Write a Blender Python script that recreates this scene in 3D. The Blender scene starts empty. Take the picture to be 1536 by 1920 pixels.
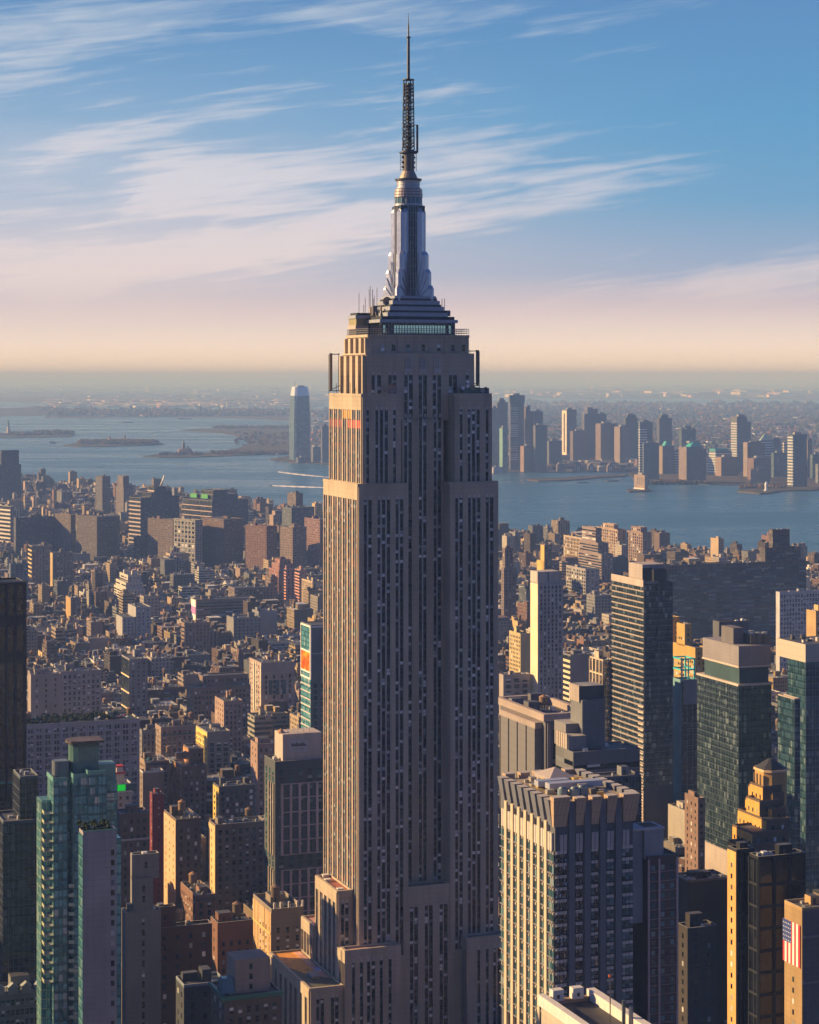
import bpy, math, random
import numpy as np
from mathutils import Vector, Matrix

scene = bpy.context.scene
COL = scene.collection
R = math.radians
rnd = random.Random(7)

# ---------------------------------------------------------------- camera, sky, sun
F, CX, HY, H = 3850.0, 768.0, 706.0, 303.8      # focal length in photo pixels, eye height in metres
cam_d = bpy.data.cameras.new('camera')
cam = bpy.data.objects.new('camera', cam_d)
COL.objects.link(cam)
cam.location = (0, 0, H)
cam.rotation_euler = (R(90), 0, 0)
cam_d.sensor_fit = 'VERTICAL'
cam_d.sensor_height = 24
cam_d.lens = 24 * F / 1920.0
cam_d.shift_y = -(960 - HY) / 1920.0
cam_d.clip_start = 1.0
cam_d.clip_end = 400000.0
scene.camera = cam

SUN_EL, SUN_LEFT = R(21), R(79)                  # the sun stands low on the left, a little ahead of the camera
sdir = Vector((-math.sin(SUN_LEFT) * math.cos(SUN_EL), math.cos(SUN_LEFT) * math.cos(SUN_EL), math.sin(SUN_EL)))
sun_d = bpy.data.lights.new('sun', 'SUN')
sun_d.energy = 5.0
sun_d.angle = R(0.5)
sun_d.color = (1.0, 0.68, 0.31)
sun = bpy.data.objects.new('sun', sun_d)
COL.objects.link(sun)
sun.rotation_euler = sdir.to_track_quat('Z', 'Y').to_euler()
sun.location = (-300, 100, 600)

scene.view_settings.view_transform = 'Standard'
scene.view_settings.look = 'None'
scene.view_settings.exposure = 0.85
scene.view_settings.gamma = 1.0
scene.cycles.max_bounces = 5
scene.cycles.diffuse_bounces = 2
scene.cycles.glossy_bounces = 2
scene.cycles.transmission_bounces = 2
scene.cycles.volume_bounces = 0
scene.cycles.use_denoising = True

world = bpy.data.worlds.new('World')
scene.world = world
world.use_nodes = True


class NT:
    """tiny node-tree helper"""
    def __init__(s, tree):
        s.t = tree
        tree.nodes.clear()

    def n(s, kind, **kw):
        nd = s.t.nodes.new(kind)
        ins = kw.pop('ins', {})
        for k, v in kw.items():
            setattr(nd, k, v)
        for k, v in ins.items():
            if isinstance(v, bpy.types.NodeSocket):
                s.t.links.new(v, nd.inputs[k])
            else:
                nd.inputs[k].default_value = v
        return nd

    def m(s, op, a, b=0.0, c=None):
        nd = s.t.nodes.new('ShaderNodeMath')
        nd.operation = op
        for i, v in enumerate((a, b, c)):
            if v is None:
                continue
            if isinstance(v, bpy.types.NodeSocket):
                s.t.links.new(v, nd.inputs[i])
            else:
                nd.inputs[i].default_value = v
        return nd.outputs[0]

    def mix(s, f, a, b, mode='MIX'):
        nd = s.t.nodes.new('ShaderNodeMix')
        nd.data_type = 'RGBA'
        nd.blend_type = mode
        nd.clamp_factor = True
        for i, v in ((0, f), (6, a), (7, b)):
            if isinstance(v, bpy.types.NodeSocket):
                s.t.links.new(v, nd.inputs[i])
            else:
                nd.inputs[i].default_value = v if i == 0 else (tuple(v) + (1,))[:4]
        return nd.outputs[2]

    def ramp(s, f, stops, interp='LINEAR'):
        nd = s.t.nodes.new('ShaderNodeValToRGB')
        cr = nd.color_ramp
        cr.interpolation = interp
        while len(cr.elements) > 1:
            cr.elements.remove(cr.elements[-1])
        for i, (p, c) in enumerate(stops):
            e = cr.elements[0] if i == 0 else cr.elements.new(p)
            e.position = p
            if isinstance(c, (int, float)):
                c = (c, c, c)
            e.color = tuple(c) + (1,)
        s.t.links.new(f, nd.inputs[0])
        return nd.outputs[0]

    def link(s, a, b):
        s.t.links.new(a, b)


def build_world():
    w = NT(world.node_tree)
    out = w.n('ShaderNodeOutputWorld')
    sky = w.n('ShaderNodeTexSky', sky_type='NISHITA', sun_disc=False, sun_elevation=SUN_EL,
              sun_rotation=-SUN_LEFT, air_density=1.0, dust_density=1.2, ozone_density=2.0, altitude=300)
    bg1 = w.n('ShaderNodeBackground', ins={'Color': w.mix(1.0, sky.outputs[0], (0.33, 0.52, 1.15), 'MULTIPLY'), 'Strength': 0.050})
    tc = w.n('ShaderNodeTexCoord')
    sep = w.n('ShaderNodeSeparateXYZ', ins={0: tc.outputs['Generated']})
    x, y, z = sep.outputs
    hor = w.m('SQRT', w.m('ADD', w.m('MULTIPLY', x, x), w.m('MULTIPLY', y, y)))
    el = w.m('DIVIDE', z, hor)                       # tan of elevation
    az = w.m('ARCTAN2', x, y)                        # 0 = the way the street runs, + to the right
    # clear sky: peach at the horizon to blue above
    clear = w.ramp(w.m('MULTIPLY', el, 4.0), [
        (0.0, (1.18, 0.92, 0.76)), (0.06, (1.02, 0.82, 0.72)), (0.14, (0.66, 0.55, 0.61)),
        (0.20, (0.36, 0.43, 0.60)), (0.34, (0.17, 0.37, 0.60)), (0.50, (0.125, 0.34, 0.60)), (0.75, (0.115, 0.27, 0.53)), (1.0, (0.10, 0.23, 0.48))])
    # thin cirrus: long streaks, tilted a little
    u = w.m('ADD', w.m('MULTIPLY', az, 1.0), 0.0)
    v = w.m('SUBTRACT', el, w.m('MULTIPLY', az, 0.13))
    comb = w.n('ShaderNodeCombineXYZ', ins={0: w.m('MULTIPLY', u, 5.0), 1: w.m('MULTIPLY', v, 42.0), 2: 0.37})
    warp = w.n('ShaderNodeTexNoise', ins={'Vector': w.n('ShaderNodeCombineXYZ', ins={0: w.m('MULTIPLY', u, 7.0), 1: w.m('MULTIPLY', v, 14.0), 2: 4.0}).outputs[0], 'Scale': 1.0, 'Detail': 3.0})
    wv = w.n('ShaderNodeVectorMath', operation='ADD', ins={0: comb.outputs[0], 1: w.n('ShaderNodeVectorMath', operation='SCALE', ins={0: warp.outputs['Color'], 'Scale': 2.0}).outputs[0]})
    n1 = w.n('ShaderNodeTexNoise', ins={'Vector': wv.outputs[0], 'Scale': 1.0, 'Detail': 8.0, 'Roughness': 0.55})
    fine = w.n('ShaderNodeTexNoise', ins={'Vector': w.n('ShaderNodeCombineXYZ', ins={0: w.m('MULTIPLY', u, 16.0), 1: w.m('MULTIPLY', v, 230.0), 2: 1.3}).outputs[0], 'Scale': 1.0, 'Detail': 5.0, 'Distortion': 0.6})
    big = w.n('ShaderNodeTexNoise', ins={'Vector': w.n('ShaderNodeCombineXYZ', ins={0: w.m('ADD', w.m('MULTIPLY', u, 3.2), 0.8), 1: w.m('MULTIPLY', v, 13.0), 2: 2.2}).outputs[0], 'Scale': 1.0, 'Detail': 2.0})
    # more veil towards the left (sunward) and low down
    left = w.n('ShaderNodeMapRange', interpolation_type='SMOOTHSTEP', ins={0: az, 1: 0.20, 2: -0.22, 3: 0.0, 4: 1.0}).outputs[0]
    low = w.n('ShaderNodeMapRange', interpolation_type='SMOOTHSTEP', ins={0: el, 1: 0.20, 2: 0.045, 3: 0.0, 4: 1.0}).outputs[0]
    veil = w.m('MULTIPLY', w.m('MULTIPLY', left, low), 0.85)
    dens = w.m('ADD', w.m('MULTIPLY', n1.outputs[0], 1.0), w.m('ADD', w.m('MULTIPLY', w.m('SUBTRACT', fine.outputs[0], 0.5), 0.60), 0.18))
    dens = w.m('ADD', dens, w.m('MULTIPLY', w.m('SUBTRACT', big.outputs[0], 0.5), 0.9))
    def bank(caz, cel, ra, re, amp):
        p = w.m('DIVIDE', w.m('SUBTRACT', az, caz), ra); q = w.m('DIVIDE', w.m('SUBTRACT', w.m('SUBTRACT', el, cel), w.m('MULTIPLY', w.m('SUBTRACT', az, caz), 0.13)), re)
        return w.m('MULTIPLY', w.m('EXPONENT', w.m('MULTIPLY', w.m('ADD', w.m('MULTIPLY', p, p), w.m('MULTIPLY', q, q)), -1.0)), amp)
    for bk in ((-0.17, 0.055, 0.13, 0.036, 0.25), (-0.20, 0.150, 0.10, 0.020, 0.12), (-0.14, 0.115, 0.08, 0.016, 0.12), (-0.080, 0.094, 0.060, 0.010, 0.30), (-0.06, 0.065, 0.09, 0.012, 0.20), (0.035, 0.108, 0.050, 0.020, 0.30), (0.105, 0.096, 0.045, 0.013, 0.22),
               (0.15, 0.043, 0.13, 0.014, 0.34), (0.02, 0.078, 0.05, 0.008, 0.2), (0.12, 0.125, 0.05, 0.009, 0.14)):
        dens = w.m('ADD', dens, bank(*bk))
    dens = w.m('SUBTRACT', dens, w.m('ADD', 0.11, w.m('MULTIPLY', w.n('ShaderNodeMapRange', interpolation_type='SMOOTHSTEP', ins={0: el, 1: 0.105, 2: 0.165, 3: 0.0, 4: 1.0}).outputs[0], w.m('SUBTRACT', 0.13, w.m('MULTIPLY', left, 0.15)))))
    dens = w.m('ADD', dens, w.m('MULTIPLY', left, 0.10))
    dens = w.m('ADD', dens, w.m('MULTIPLY', low, 0.05))
    cl = w.n('ShaderNodeMapRange', interpolation_type='SMOOTHSTEP', ins={0: dens, 1: 0.58, 2: 1.05, 3: 0.0, 4: 1.0}).outputs[0]
    fade = w.n('ShaderNodeMapRange', interpolation_type='SMOOTHSTEP', ins={0: el, 1: 0.01, 2: 0.06, 3: 0.0, 4: 1.0}).outputs[0]
    cl = w.m('MULTIPLY', cl, fade)
    cf = w.m('MAXIMUM', cl, w.m('MULTIPLY', veil, fade))
    cf = w.m('ADD', w.m('MULTIPLY', cf, 0.75), w.m('MULTIPLY', w.m('MULTIPLY', cl, veil), 0.5))
    ccol = w.ramp(w.m('MULTIPLY', el, 5.0), [(0.0, (1.05, 0.82, 0.72)), (0.2, (0.82, 0.68, 0.68)), (0.45, (0.68, 0.66, 0.74)), (0.9, (0.52, 0.60, 0.70))])
    col = w.mix(cf, clear, ccol)
    bg2 = w.n('ShaderNodeBackground', ins={'Color': col, 'Strength': 0.56})
    f = w.n('ShaderNodeMapRange', interpolation_type='SMOOTHSTEP', ins={0: el, 1: 0.26, 2: 0.6, 3: 1.0, 4: 0.0}).outputs[0]
    front = w.n('ShaderNodeMapRange', interpolation_type='SMOOTHSTEP', ins={0: w.m('DIVIDE', y, hor), 1: 0.1, 2: 0.7, 3: 0.0, 4: 1.0}).outputs[0]
    ms = w.n('ShaderNodeMixShader', ins={0: w.m('MULTIPLY', f, front), 1: bg1.outputs[0], 2: bg2.outputs[0]})
    w.link(ms.outputs[0], out.inputs[0])


build_world()

# ---------------------------------------------------------------- helpers
GRID = R(20.5)                                    # the street grid is turned this far from the view
def gx(px, Y): return (px - CX) / F * Y
def gz(py, Y): return H - (py - HY) / F * Y
def gY(py, z=0.0): return F * (H - z) / (py - HY)
def ground(px, py, z=0.0):
    Y = gY(py, z)
    return (gx(px, Y), Y)
def project(x, y, z): return (CX + F * x / y, HY + F * (H - z) / y)
def vis_floor(Y): return max(0.0, H - 1235.0 * Y / F)     # lowest height the photo can see at distance Y


class MB:
    def __init__(s):
        s.v, s.f, s.m, s.c = [], [], [], []

    def face(s, idx, m=0, c=(0.4, 0.4, 0.4, 0.5)):
        s.f.append(idx); s.m.append(m); s.c.append(c if len(c) == 4 else tuple(c) + (0.5,))

    def box(s, x0, y0, z0, x1, y1, z1, c=(0.4, 0.4, 0.4), m=0, mt=None, ct=None, bottom=True):
        b = len(s.v)
        s.v += [(x0, y0, z0), (x1, y0, z0), (x1, y1, z0), (x0, y1, z0), (x0, y0, z1), (x1, y0, z1), (x1, y1, z1), (x0, y1, z1)]
        for q in ((0, 1, 5, 4), (1, 2, 6, 5), (2, 3, 7, 6), (3, 0, 4, 7)):
            s.face([b + i for i in q], m, c)
        s.face([b + 4, b + 5, b + 6, b + 7], m if mt is None else mt, c if ct is None else ct)
        if bottom:
            s.face([b + 3, b + 2, b + 1, b], m, c)

    def prism(s, poly, z0, z1, c=(0.4, 0.4, 0.4), m=0, top=None, mt=None, ct=None, bottom=True):
        """poly counter-clockwise (x, y); top = optional second ring"""
        n = len(poly); b = len(s.v)
        t = top or poly
        s.v += [(p[0], p[1], z0) for p in poly] + [(p[0], p[1], z1) for p in t]
        for i in range(n):
            j = (i + 1) % n
            s.face([b + i, b + j, b + n + j, b + n + i], m, c)
        s.face([b + n + i for i in range(n)], m if mt is None else mt, c if ct is None else ct)
        if bottom:
            s.face([b + i for i in reversed(range(n))], m, c)

    def cyl(s, x, y, z0, z1, r0, r1=None, n=12, c=(0.4, 0.4, 0.4), m=0):
        r1 = r0 if r1 is None else r1
        ring = lambda r: [(x + r * math.cos(2 * math.pi * i / n), y + r * math.sin(2 * math.pi * i / n)) for i in range(n)]
        if r1 <= 0.001:
            b = len(s.v); rr = ring(r0)
            s.v += [(p[0], p[1], z0) for p in rr] + [(x, y, z1)]
            for i in range(n):
                s.face([b + i, b + (i + 1) % n, b + n], m, c)
            s.face([b + i for i in reversed(range(n))], m, c)
        else:
            s.prism(ring(r0), z0, z1, c, m, top=ring(r1))

    def bar(s, p, q, r, c=(0.3, 0.3, 0.3), m=0):
        p, q = Vector(p), Vector(q)
        d = (q - p).normalized()
        a = d.orthogonal().normalized() * r
        e = d.cross(a).normalized() * r
        b = len(s.v)
        for o in (p, q):
            for k in (a + e, -a + e, -a - e, a - e):
                s.v.append(tuple(o + k))
        for i in range(4):
            j = (i + 1) % 4
            s.face([b + i, b + j, b + 4 + j, b + 4 + i], m, c)
        s.face([b + 3, b + 2, b + 1, b], m, c); s.face([b + 4, b + 5, b + 6, b + 7], m, c)

    def quad(s, a, b_, c_, d, m=0, c=(0.4, 0.4, 0.4)):
        b = len(s.v); s.v += [a, b_, c_, d]; s.face([b, b + 1, b + 2, b + 3], m, c)

    def build(s, name, mats, parent=None, loc=(0, 0, 0), rot=0.0):
        if not s.v:
            return None
        me = bpy.data.meshes.new(name)
        me.from_pydata(s.v, [], s.f)
        if not isinstance(mats, (list, tuple)):
            mats = [mats]
        for mt in mats:
            me.materials.append(mt)
        me.polygons.foreach_set('material_index', s.m)
        at = me.color_attributes.new('Col', 'FLOAT_COLOR', 'CORNER')
        cnt = np.array([len(f) for f in s.f])
        arr = np.repeat(np.array(s.c, dtype=np.float32), cnt, axis=0)
        at.data.foreach_set('color', arr.ravel())
        me.update()
        o = bpy.data.objects.new(name, me)
        COL.objects.link(o)
        o.parent = parent
        o.location = loc
        o.rotation_euler = (0, 0, rot)
        return o


def tag(o, label=None, cat=None, group=None, kind=None):
    if label: o['label'] = label
    if cat: o['category'] = cat
    if group: o['group'] = group
    if kind: o['kind'] = kind
    return o


def root(name, label, cat, x, y, z=0.0, rot=GRID, group=None):
    o = bpy.data.objects.new(name, None)
    o.empty_display_size = 5
    COL.objects.link(o)
    o.location = (x, y, z)
    o.rotation_euler = (0, 0, rot)
    return tag(o, label, cat, group)


# ---------------------------------------------------------------- materials
MATS = {}
def newmat(name):
    m = bpy.data.materials.new(name)
    m.use_nodes = True
    return m, NT(m.node_tree)

def principled(t, **ins):
    out = t.n('ShaderNodeOutputMaterial')
    p = t.n('ShaderNodeBsdfPrincipled', ins=ins)
    t.link(p.outputs[0], out.inputs[0])
    return p

def mat_wall(rough=0.85, name='masonry', spec=0.3, streak=0.34):
    if name in MATS: return MATS[name]
    m, t = newmat(name)
    at = t.n('ShaderNodeAttribute', attribute_name='Col')
    tc = t.n('ShaderNodeTexCoord')
    mp = t.n('ShaderNodeMapping', ins={0: tc.outputs['Object'], 3: (0.55, 0.55, 0.035)})
    n1 = t.n('ShaderNodeTexNoise', ins={'Vector': mp.outputs[0], 'Scale': 1.0, 'Detail': 6.0, 'Roughness': 0.65})
    n2 = t.n('ShaderNodeTexNoise', ins={'Vector': tc.outputs['Object'], 'Scale': 0.06, 'Detail': 4.0})
    f = t.m('ADD', t.m('MULTIPLY', n1.outputs[0], streak * 2), t.m('MULTIPLY', n2.outputs[0], 0.7))
    f = t.m('ADD', f, 1.0 - streak - 0.35)
    sep = t.n('ShaderNodeSeparateXYZ', ins={0: tc.outputs['Object']})
    crs = t.m('FRACT', t.m('DIVIDE', sep.outputs[2], 1.83))
    joint = t.m('SUBTRACT', 1.0, t.m('MULTIPLY', t.m('LESS_THAN', crs, 0.09), 0.16))
    f = t.m('MULTIPLY', f, joint)
    vm = t.n('ShaderNodeVectorMath', operation='SCALE', ins={0: at.outputs['Color'], 'Scale': f})
    principled(t, **{'Base Color': vm.outputs[0], 'Roughness': rough, 'Specular IOR Level': spec})
    MATS[name] = m
    return m

def mat_farwall():
    """masonry with a small window grid in it, for buildings too far off to model each window"""
    if 'far_masonry' in MATS: return MATS['far_masonry']
    m, t = newmat('far_masonry')
    at = t.n('ShaderNodeAttribute', attribute_name='Col')
    a = at.outputs['Alpha']
    tc = t.n('ShaderNodeTexCoord')
    sep = t.n('ShaderNodeSeparateXYZ', ins={0: tc.outputs['Object']})
    nsep = t.n('ShaderNodeSeparateXYZ', ins={0: tc.outputs['Normal']})
    isx = t.m('GREATER_THAN', t.m('ABSOLUTE', nsep.outputs[0]), 0.6)
    top = t.m('GREATER_THAN', nsep.outputs[2], 0.5)
    u = t.m('ADD', t.m('MULTIPLY', isx, sep.outputs[1]), t.m('MULTIPLY', t.m('SUBTRACT', 1.0, isx), sep.outputs[0]))
    bw = t.m('ADD', 2.3, t.m('MULTIPLY', t.m('FRACT', t.m('MULTIPLY', a, 7.3)), 2.4))
    fh = t.m('ADD', 3.1, t.m('MULTIPLY', t.m('FRACT', t.m('MULTIPLY', a, 3.1)), 1.0))
    cu = t.m('DIVIDE', u, bw); cz = t.m('DIVIDE', sep.outputs[2], fh)
    fu = t.m('FRACT', cu); fz = t.m('FRACT', cz)
    wu = t.m('MULTIPLY', t.m('GREATER_THAN', fu, 0.28), t.m('LESS_THAN', fu, 0.74))
    wz = t.m('MULTIPLY', t.m('GREATER_THAN', fz, 0.26), t.m('LESS_THAN', fz, 0.76))
    kind_ = t.m('FRACT', t.m('MULTIPLY', a, 11.3))
    wu = t.m('MAXIMUM', wu, t.m('GREATER_THAN', kind_, 0.82)); wz = t.m('MAXIMUM', wz, t.m('LESS_THAN', kind_, 0.14))
    mask = t.m('MULTIPLY', t.m('MULTIPLY', wu, wz), t.m('SUBTRACT', 1.0, top))
    # blank party walls on some faces
    blank = t.m('GREATER_THAN', t.m('FRACT', t.m('ADD', t.m('MULTIPLY', a, 5.7), t.m('MULTIPLY', isx, 0.45))), 0.28)
    mask = t.m('MULTIPLY', mask, blank)
    cell = t.n('ShaderNodeCombineXYZ', ins={0: t.m('FLOOR', cu), 1: t.m('FLOOR', cz), 2: a})
    wn = t.n('ShaderNodeTexWhiteNoise', ins={0: cell.outputs[0]})
    wc = t.ramp(wn.outputs[0], [(0, (0.018, 0.025, 0.035)), (0.55, (0.03, 0.045, 0.06)), (0.8, (0.06, 0.09, 0.10)), (0.9, (0.20, 0.19, 0.17)), (1.0, (0.34, 0.33, 0.30))])
    n1 = t.n('ShaderNodeTexNoise', ins={'Vector': tc.outputs['Object'], 'Scale': 0.09, 'Detail': 8.0, 'Roughness': 0.7})
    wall = t.n('ShaderNodeVectorMath', operation='SCALE', ins={0: at.outputs['Color'], 'Scale': t.m('ADD', 0.55, t.m('MULTIPLY', n1.outputs[0], 0.9))})
    col = t.mix(mask, wall.outputs[0], wc)
    ro = t.m('SUBTRACT', 0.88, t.m('MULTIPLY', mask, 0.62))
    principled(t, **{'Base Color': col, 'Roughness': ro, 'Specular IOR Level': 0.4})
    MATS['far_masonry'] = m
    return m

def mat_roof():
    if 'roofing' in MATS: return MATS['roofing']
    m, t = newmat('roofing')
    at = t.n('ShaderNodeAttribute', attribute_name='Col')
    tc = t.n('ShaderNodeTexCoord')
    n1 = t.n('ShaderNodeTexNoise', ins={'Vector': tc.outputs['Object'], 'Scale': 0.35, 'Detail': 8.0, 'Roughness': 0.7})
    vo = t.n('ShaderNodeTexVoronoi', ins={'Vector': tc.outputs['Object'], 'Scale': 0.22})
    f = t.m('ADD', t.m('MULTIPLY', n1.outputs[0], 1.0), t.m('MULTIPLY', t.n('ShaderNodeSeparateColor', ins={0: vo.outputs['Color']}).outputs[0], 0.45))
    vm = t.n('ShaderNodeVectorMath', operation='SCALE', ins={0: at.outputs['Color'], 'Scale': t.m('ADD', f, 0.25)})
    ro = t.m('ADD', 0.42, t.m('MULTIPLY', n1.outputs[0], 0.35))
    principled(t, **{'Base Color': vm.outputs[0], 'Roughness': ro, 'Specular IOR Level': 0.5})
    MATS['roofing'] = m
    return m

def mat_plain(name, rough=0.5, metal=0.0, spec=0.5):
    if name in MATS: return MATS[name]
    m, t = newmat(name)
    at = t.n('ShaderNodeAttribute', attribute_name='Col')
    tc = t.n('ShaderNodeTexCoord')
    n1 = t.n('ShaderNodeTexNoise', ins={'Vector': tc.outputs['Object'], 'Scale': 0.5, 'Detail': 6.0, 'Roughness': 0.7})
    vm = t.n('ShaderNodeVectorMath', operation='SCALE', ins={0: at.outputs['Color'], 'Scale': t.m('ADD', 0.72, t.m('MULTIPLY', n1.outputs[0], 0.56))})
    principled(t, **{'Base Color': vm.outputs[0], 'Roughness': t.m('ADD', rough - 0.1, t.m('MULTIPLY', n1.outputs[0], 0.2)), 'Metallic': metal, 'Specular IOR Level': spec})
    MATS[name] = m
    return m

GLASS_STOPS = {
    'dark': [(0, (0.004, 0.006, 0.010)), (0.5, (0.008, 0.013, 0.02)), (0.58, (0.02, 0.065, 0.075)), (0.68, (0.09, 0.05, 0.04)), (0.74, (0.10, 0.12, 0.14)), (0.80, (0.42, 0.44, 0.46)), (1.0, (0.80, 0.76, 0.74))],
    'east': [(0, (0.03, 0.03, 0.05)), (0.3, (0.05, 0.07, 0.12)), (0.45, (0.03, 0.16, 0.17)), (0.6, (0.16, 0.11, 0.12)), (0.8, (0.34, 0.12, 0.08)), (0.9, (0.30, 0.32, 0.36)), (1.0, (0.45, 0.45, 0.45))],
    'teal': [(0, (0.010, 0.035, 0.045)), (0.5, (0.02, 0.08, 0.09)), (0.8, (0.03, 0.13, 0.13)), (1.0, (0.25, 0.30, 0.28))],
    'blue': [(0, (0.02, 0.05, 0.065)), (0.5, (0.06, 0.13, 0.16)), (0.85, (0.14, 0.24, 0.27)), (1.0, (0.30, 0.33, 0.33))],
}
def mat_window(kind='dark', rough=0.12):
    """pane: each one a little different (blinds, tint, depth of the room behind)"""
    name = 'glass_pane_' + kind
    if name in MATS: return MATS[name]
    m, t = newmat(name)
    oi = t.n('ShaderNodeObjectInfo'); ge = t.n('ShaderNodeNewGeometry')
    r = t.m('FRACT', t.m('ADD', t.m('MULTIPLY', oi.outputs['Random'], 3.7), t.m('MULTIPLY', ge.outputs['Random Per Island'], 5.3)))
    r2 = t.m('FRACT', t.m('MULTIPLY', r, 37.7))
    col = t.ramp(r, GLASS_STOPS[kind])
    tc = t.n('ShaderNodeTexCoord')
    # lower sash darker than a drawn blind above
    col2 = t.mix(t.m('MULTIPLY', t.m('GREATER_THAN', r2, 0.7), 0.5), col, (0.02, 0.03, 0.035))
    nz = t.n('ShaderNodeTexNoise', ins={'Vector': tc.outputs['Object'], 'Scale': 0.6, 'Detail': 1.0})
    bp = t.n('ShaderNodeBump', ins={'Strength': 0.25, 'Distance': 0.15, 'Height': nz.outputs[0]})
    principled(t, **{'Base Color': col2, 'Roughness': rough, 'Specular IOR Level': 0.45, 'Normal': bp.outputs[0]})
    MATS[name] = m
    return m

def mat_curtain(name, c0, c1, c2, bw=1.6, fh=3.4, rough=0.08, wav=0.5, metal=0.0, lit=0.0):
    """curtain-wall glass, panel by panel tints and slightly warped panes"""
    if name in MATS: return MATS[name]
    m, t = newmat(name)
    tc = t.n('ShaderNodeTexCoord')
    sep = t.n('ShaderNodeSeparateXYZ', ins={0: tc.outputs['Object']})
    nsep = t.n('ShaderNodeSeparateXYZ', ins={0: tc.outputs['Normal']})
    isx = t.m('GREATER_THAN', t.m('ABSOLUTE', nsep.outputs[0]), 0.6)
    u = t.m('ADD', t.m('MULTIPLY', isx, sep.outputs[1]), t.m('MULTIPLY', t.m('SUBTRACT', 1.0, isx), sep.outputs[0]))
    cu = t.m('DIVIDE', u, bw); cz = t.m('DIVIDE', sep.outputs[2], fh)
    cell = t.n('ShaderNodeCombineXYZ', ins={0: t.m('FLOOR', cu), 1: t.m('FLOOR', cz), 2: isx})
    wn = t.n('ShaderNodeTexWhiteNoise', ins={0: cell.outputs[0]})
    nz = t.n('ShaderNodeTexNoise', ins={'Vector': tc.outputs['Object'], 'Scale': 0.05, 'Detail': 3.0})
    f = t.m('ADD', t.m('MULTIPLY', wn.outputs[0], 0.7), t.m('MULTIPLY', nz.outputs[0], 0.3))
    col = t.ramp(f, [(0.0, c0), (0.28, c0), (0.58, c1), (0.74, c1), (0.84, c2), (1.0, c2)])
    sp = t.m('LESS_THAN', t.m('FRACT', cz), 0.24)
    col = t.mix(t.m('MULTIPLY', sp, 0.75), col, tuple(0.6 * a for a in c0))
    wvec = t.n('ShaderNodeVectorMath', operation='ADD', ins={0: tc.outputs['Object'], 1: t.n('ShaderNodeVectorMath', operation='SCALE', ins={0: wn.outputs['Color'], 'Scale': 9.0}).outputs[0]})
    nw = t.n('ShaderNodeTexNoise', ins={'Vector': wvec.outputs[0], 'Scale': 0.45, 'Detail': 1.5})
    bp = t.n('ShaderNodeBump', ins={'Strength': wav, 'Distance': 0.35, 'Height': nw.outputs[0]})
    principled(t, **{'Base Color': col, 'Roughness': rough, 'Specular IOR Level': 0.7, 'Metallic': metal, 'Normal': bp.outputs[0]})
    MATS[name] = m
    return m

WALL, FAR, ROOF = mat_wall(), mat_farwall(), mat_roof()
METAL = mat_plain('painted_metal', 0.45, 0.35)
BRIGHTMETAL = mat_plain('bright_metal', 0.33, 0.85)
WOOD = mat_plain('weathered_wood', 0.8)
PAINT = mat_plain('matt_paint', 0.7)

# palette (base colours)
LIME = (0.44, 0.37, 0.31); PALE = (0.60, 0.53, 0.44); TAN = (0.47, 0.33, 0.19); OCHRE = (0.58, 0.38, 0.13)
BRICK = (0.25, 0.12, 0.085); BROWN = (0.18, 0.12, 0.085); DBROWN = (0.11, 0.07, 0.055); GREY = (0.27, 0.26, 0.26)
WHITE = (0.74, 0.71, 0.66); DARK = (0.035, 0.038, 0.045); PINK = (0.38, 0.26, 0.20); SLATE = (0.12, 0.13, 0.15)
TAR = (0.07, 0.07, 0.075); SILVER = (0.34, 0.34, 0.35); REDROOF = (0.34, 0.10, 0.06)
# ---------------------------------------------------------------- water, land, air
def mat_water():
    m, t = newmat('harbour_water')
    tc = t.n('ShaderNodeTexCoord')
    mp = t.n('ShaderNodeMapping', ins={0: tc.outputs['Object'], 3: (0.012, 0.03, 0.02)})
    a = t.n('ShaderNodeTexNoise', ins={'Vector': mp.outputs[0], 'Scale': 1.0, 'Detail': 10.0, 'Roughness': 0.75})
    mp2 = t.n('ShaderNodeMapping', ins={0: tc.outputs['Object'], 2: (0, 0, 0.2), 3: (0.0007, 0.0022, 0.001)})
    b = t.n('ShaderNodeTexNoise', ins={'Vector': mp2.outputs[0], 'Scale': 1.0, 'Detail': 6.0, 'Roughness': 0.6, 'Distortion': 0.8})
    bp = t.n('ShaderNodeBump', ins={'Strength': 0.75, 'Distance': 6.0, 'Height': a.outputs[0]})
    col = t.mix(b.outputs[0], (0.014, 0.075, 0.17), (0.04, 0.14, 0.25))
    ro = t.m('ADD', 0.16, t.m('MULTIPLY', t.ramp(b.outputs[0], [(0.35, 0.0), (0.65, 1.0)]), 0.25))
    principled(t, **{'Base Color': col, 'Roughness': ro, 'IOR': 1.333, 'Normal': bp.outputs[0]})
    return m

def mat_land(name, c0, c1, scale=0.004):
    m, t = newmat(name)
    tc = t.n('ShaderNodeTexCoord')
    a = t.n('ShaderNodeTexNoise', ins={'Vector': tc.outputs['Object'], 'Scale': scale, 'Detail': 12.0, 'Roughness': 0.75})
    b = t.n('ShaderNodeTexVoronoi', ins={'Vector': tc.outputs['Object'], 'Scale': scale * 6})
    f = t.m('ADD', t.m('MULTIPLY', a.outputs[0], 0.7), t.m('MULTIPLY', t.n('ShaderNodeSeparateColor', ins={0: b.outputs['Color']}).outputs[0], 0.3))
    col = t.ramp(f, [(0.32, c0), (0.62, c1)])
    principled(t, **{'Base Color': col, 'Roughness': 0.95, 'Specular IOR Level': 0.1})
    return m

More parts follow.
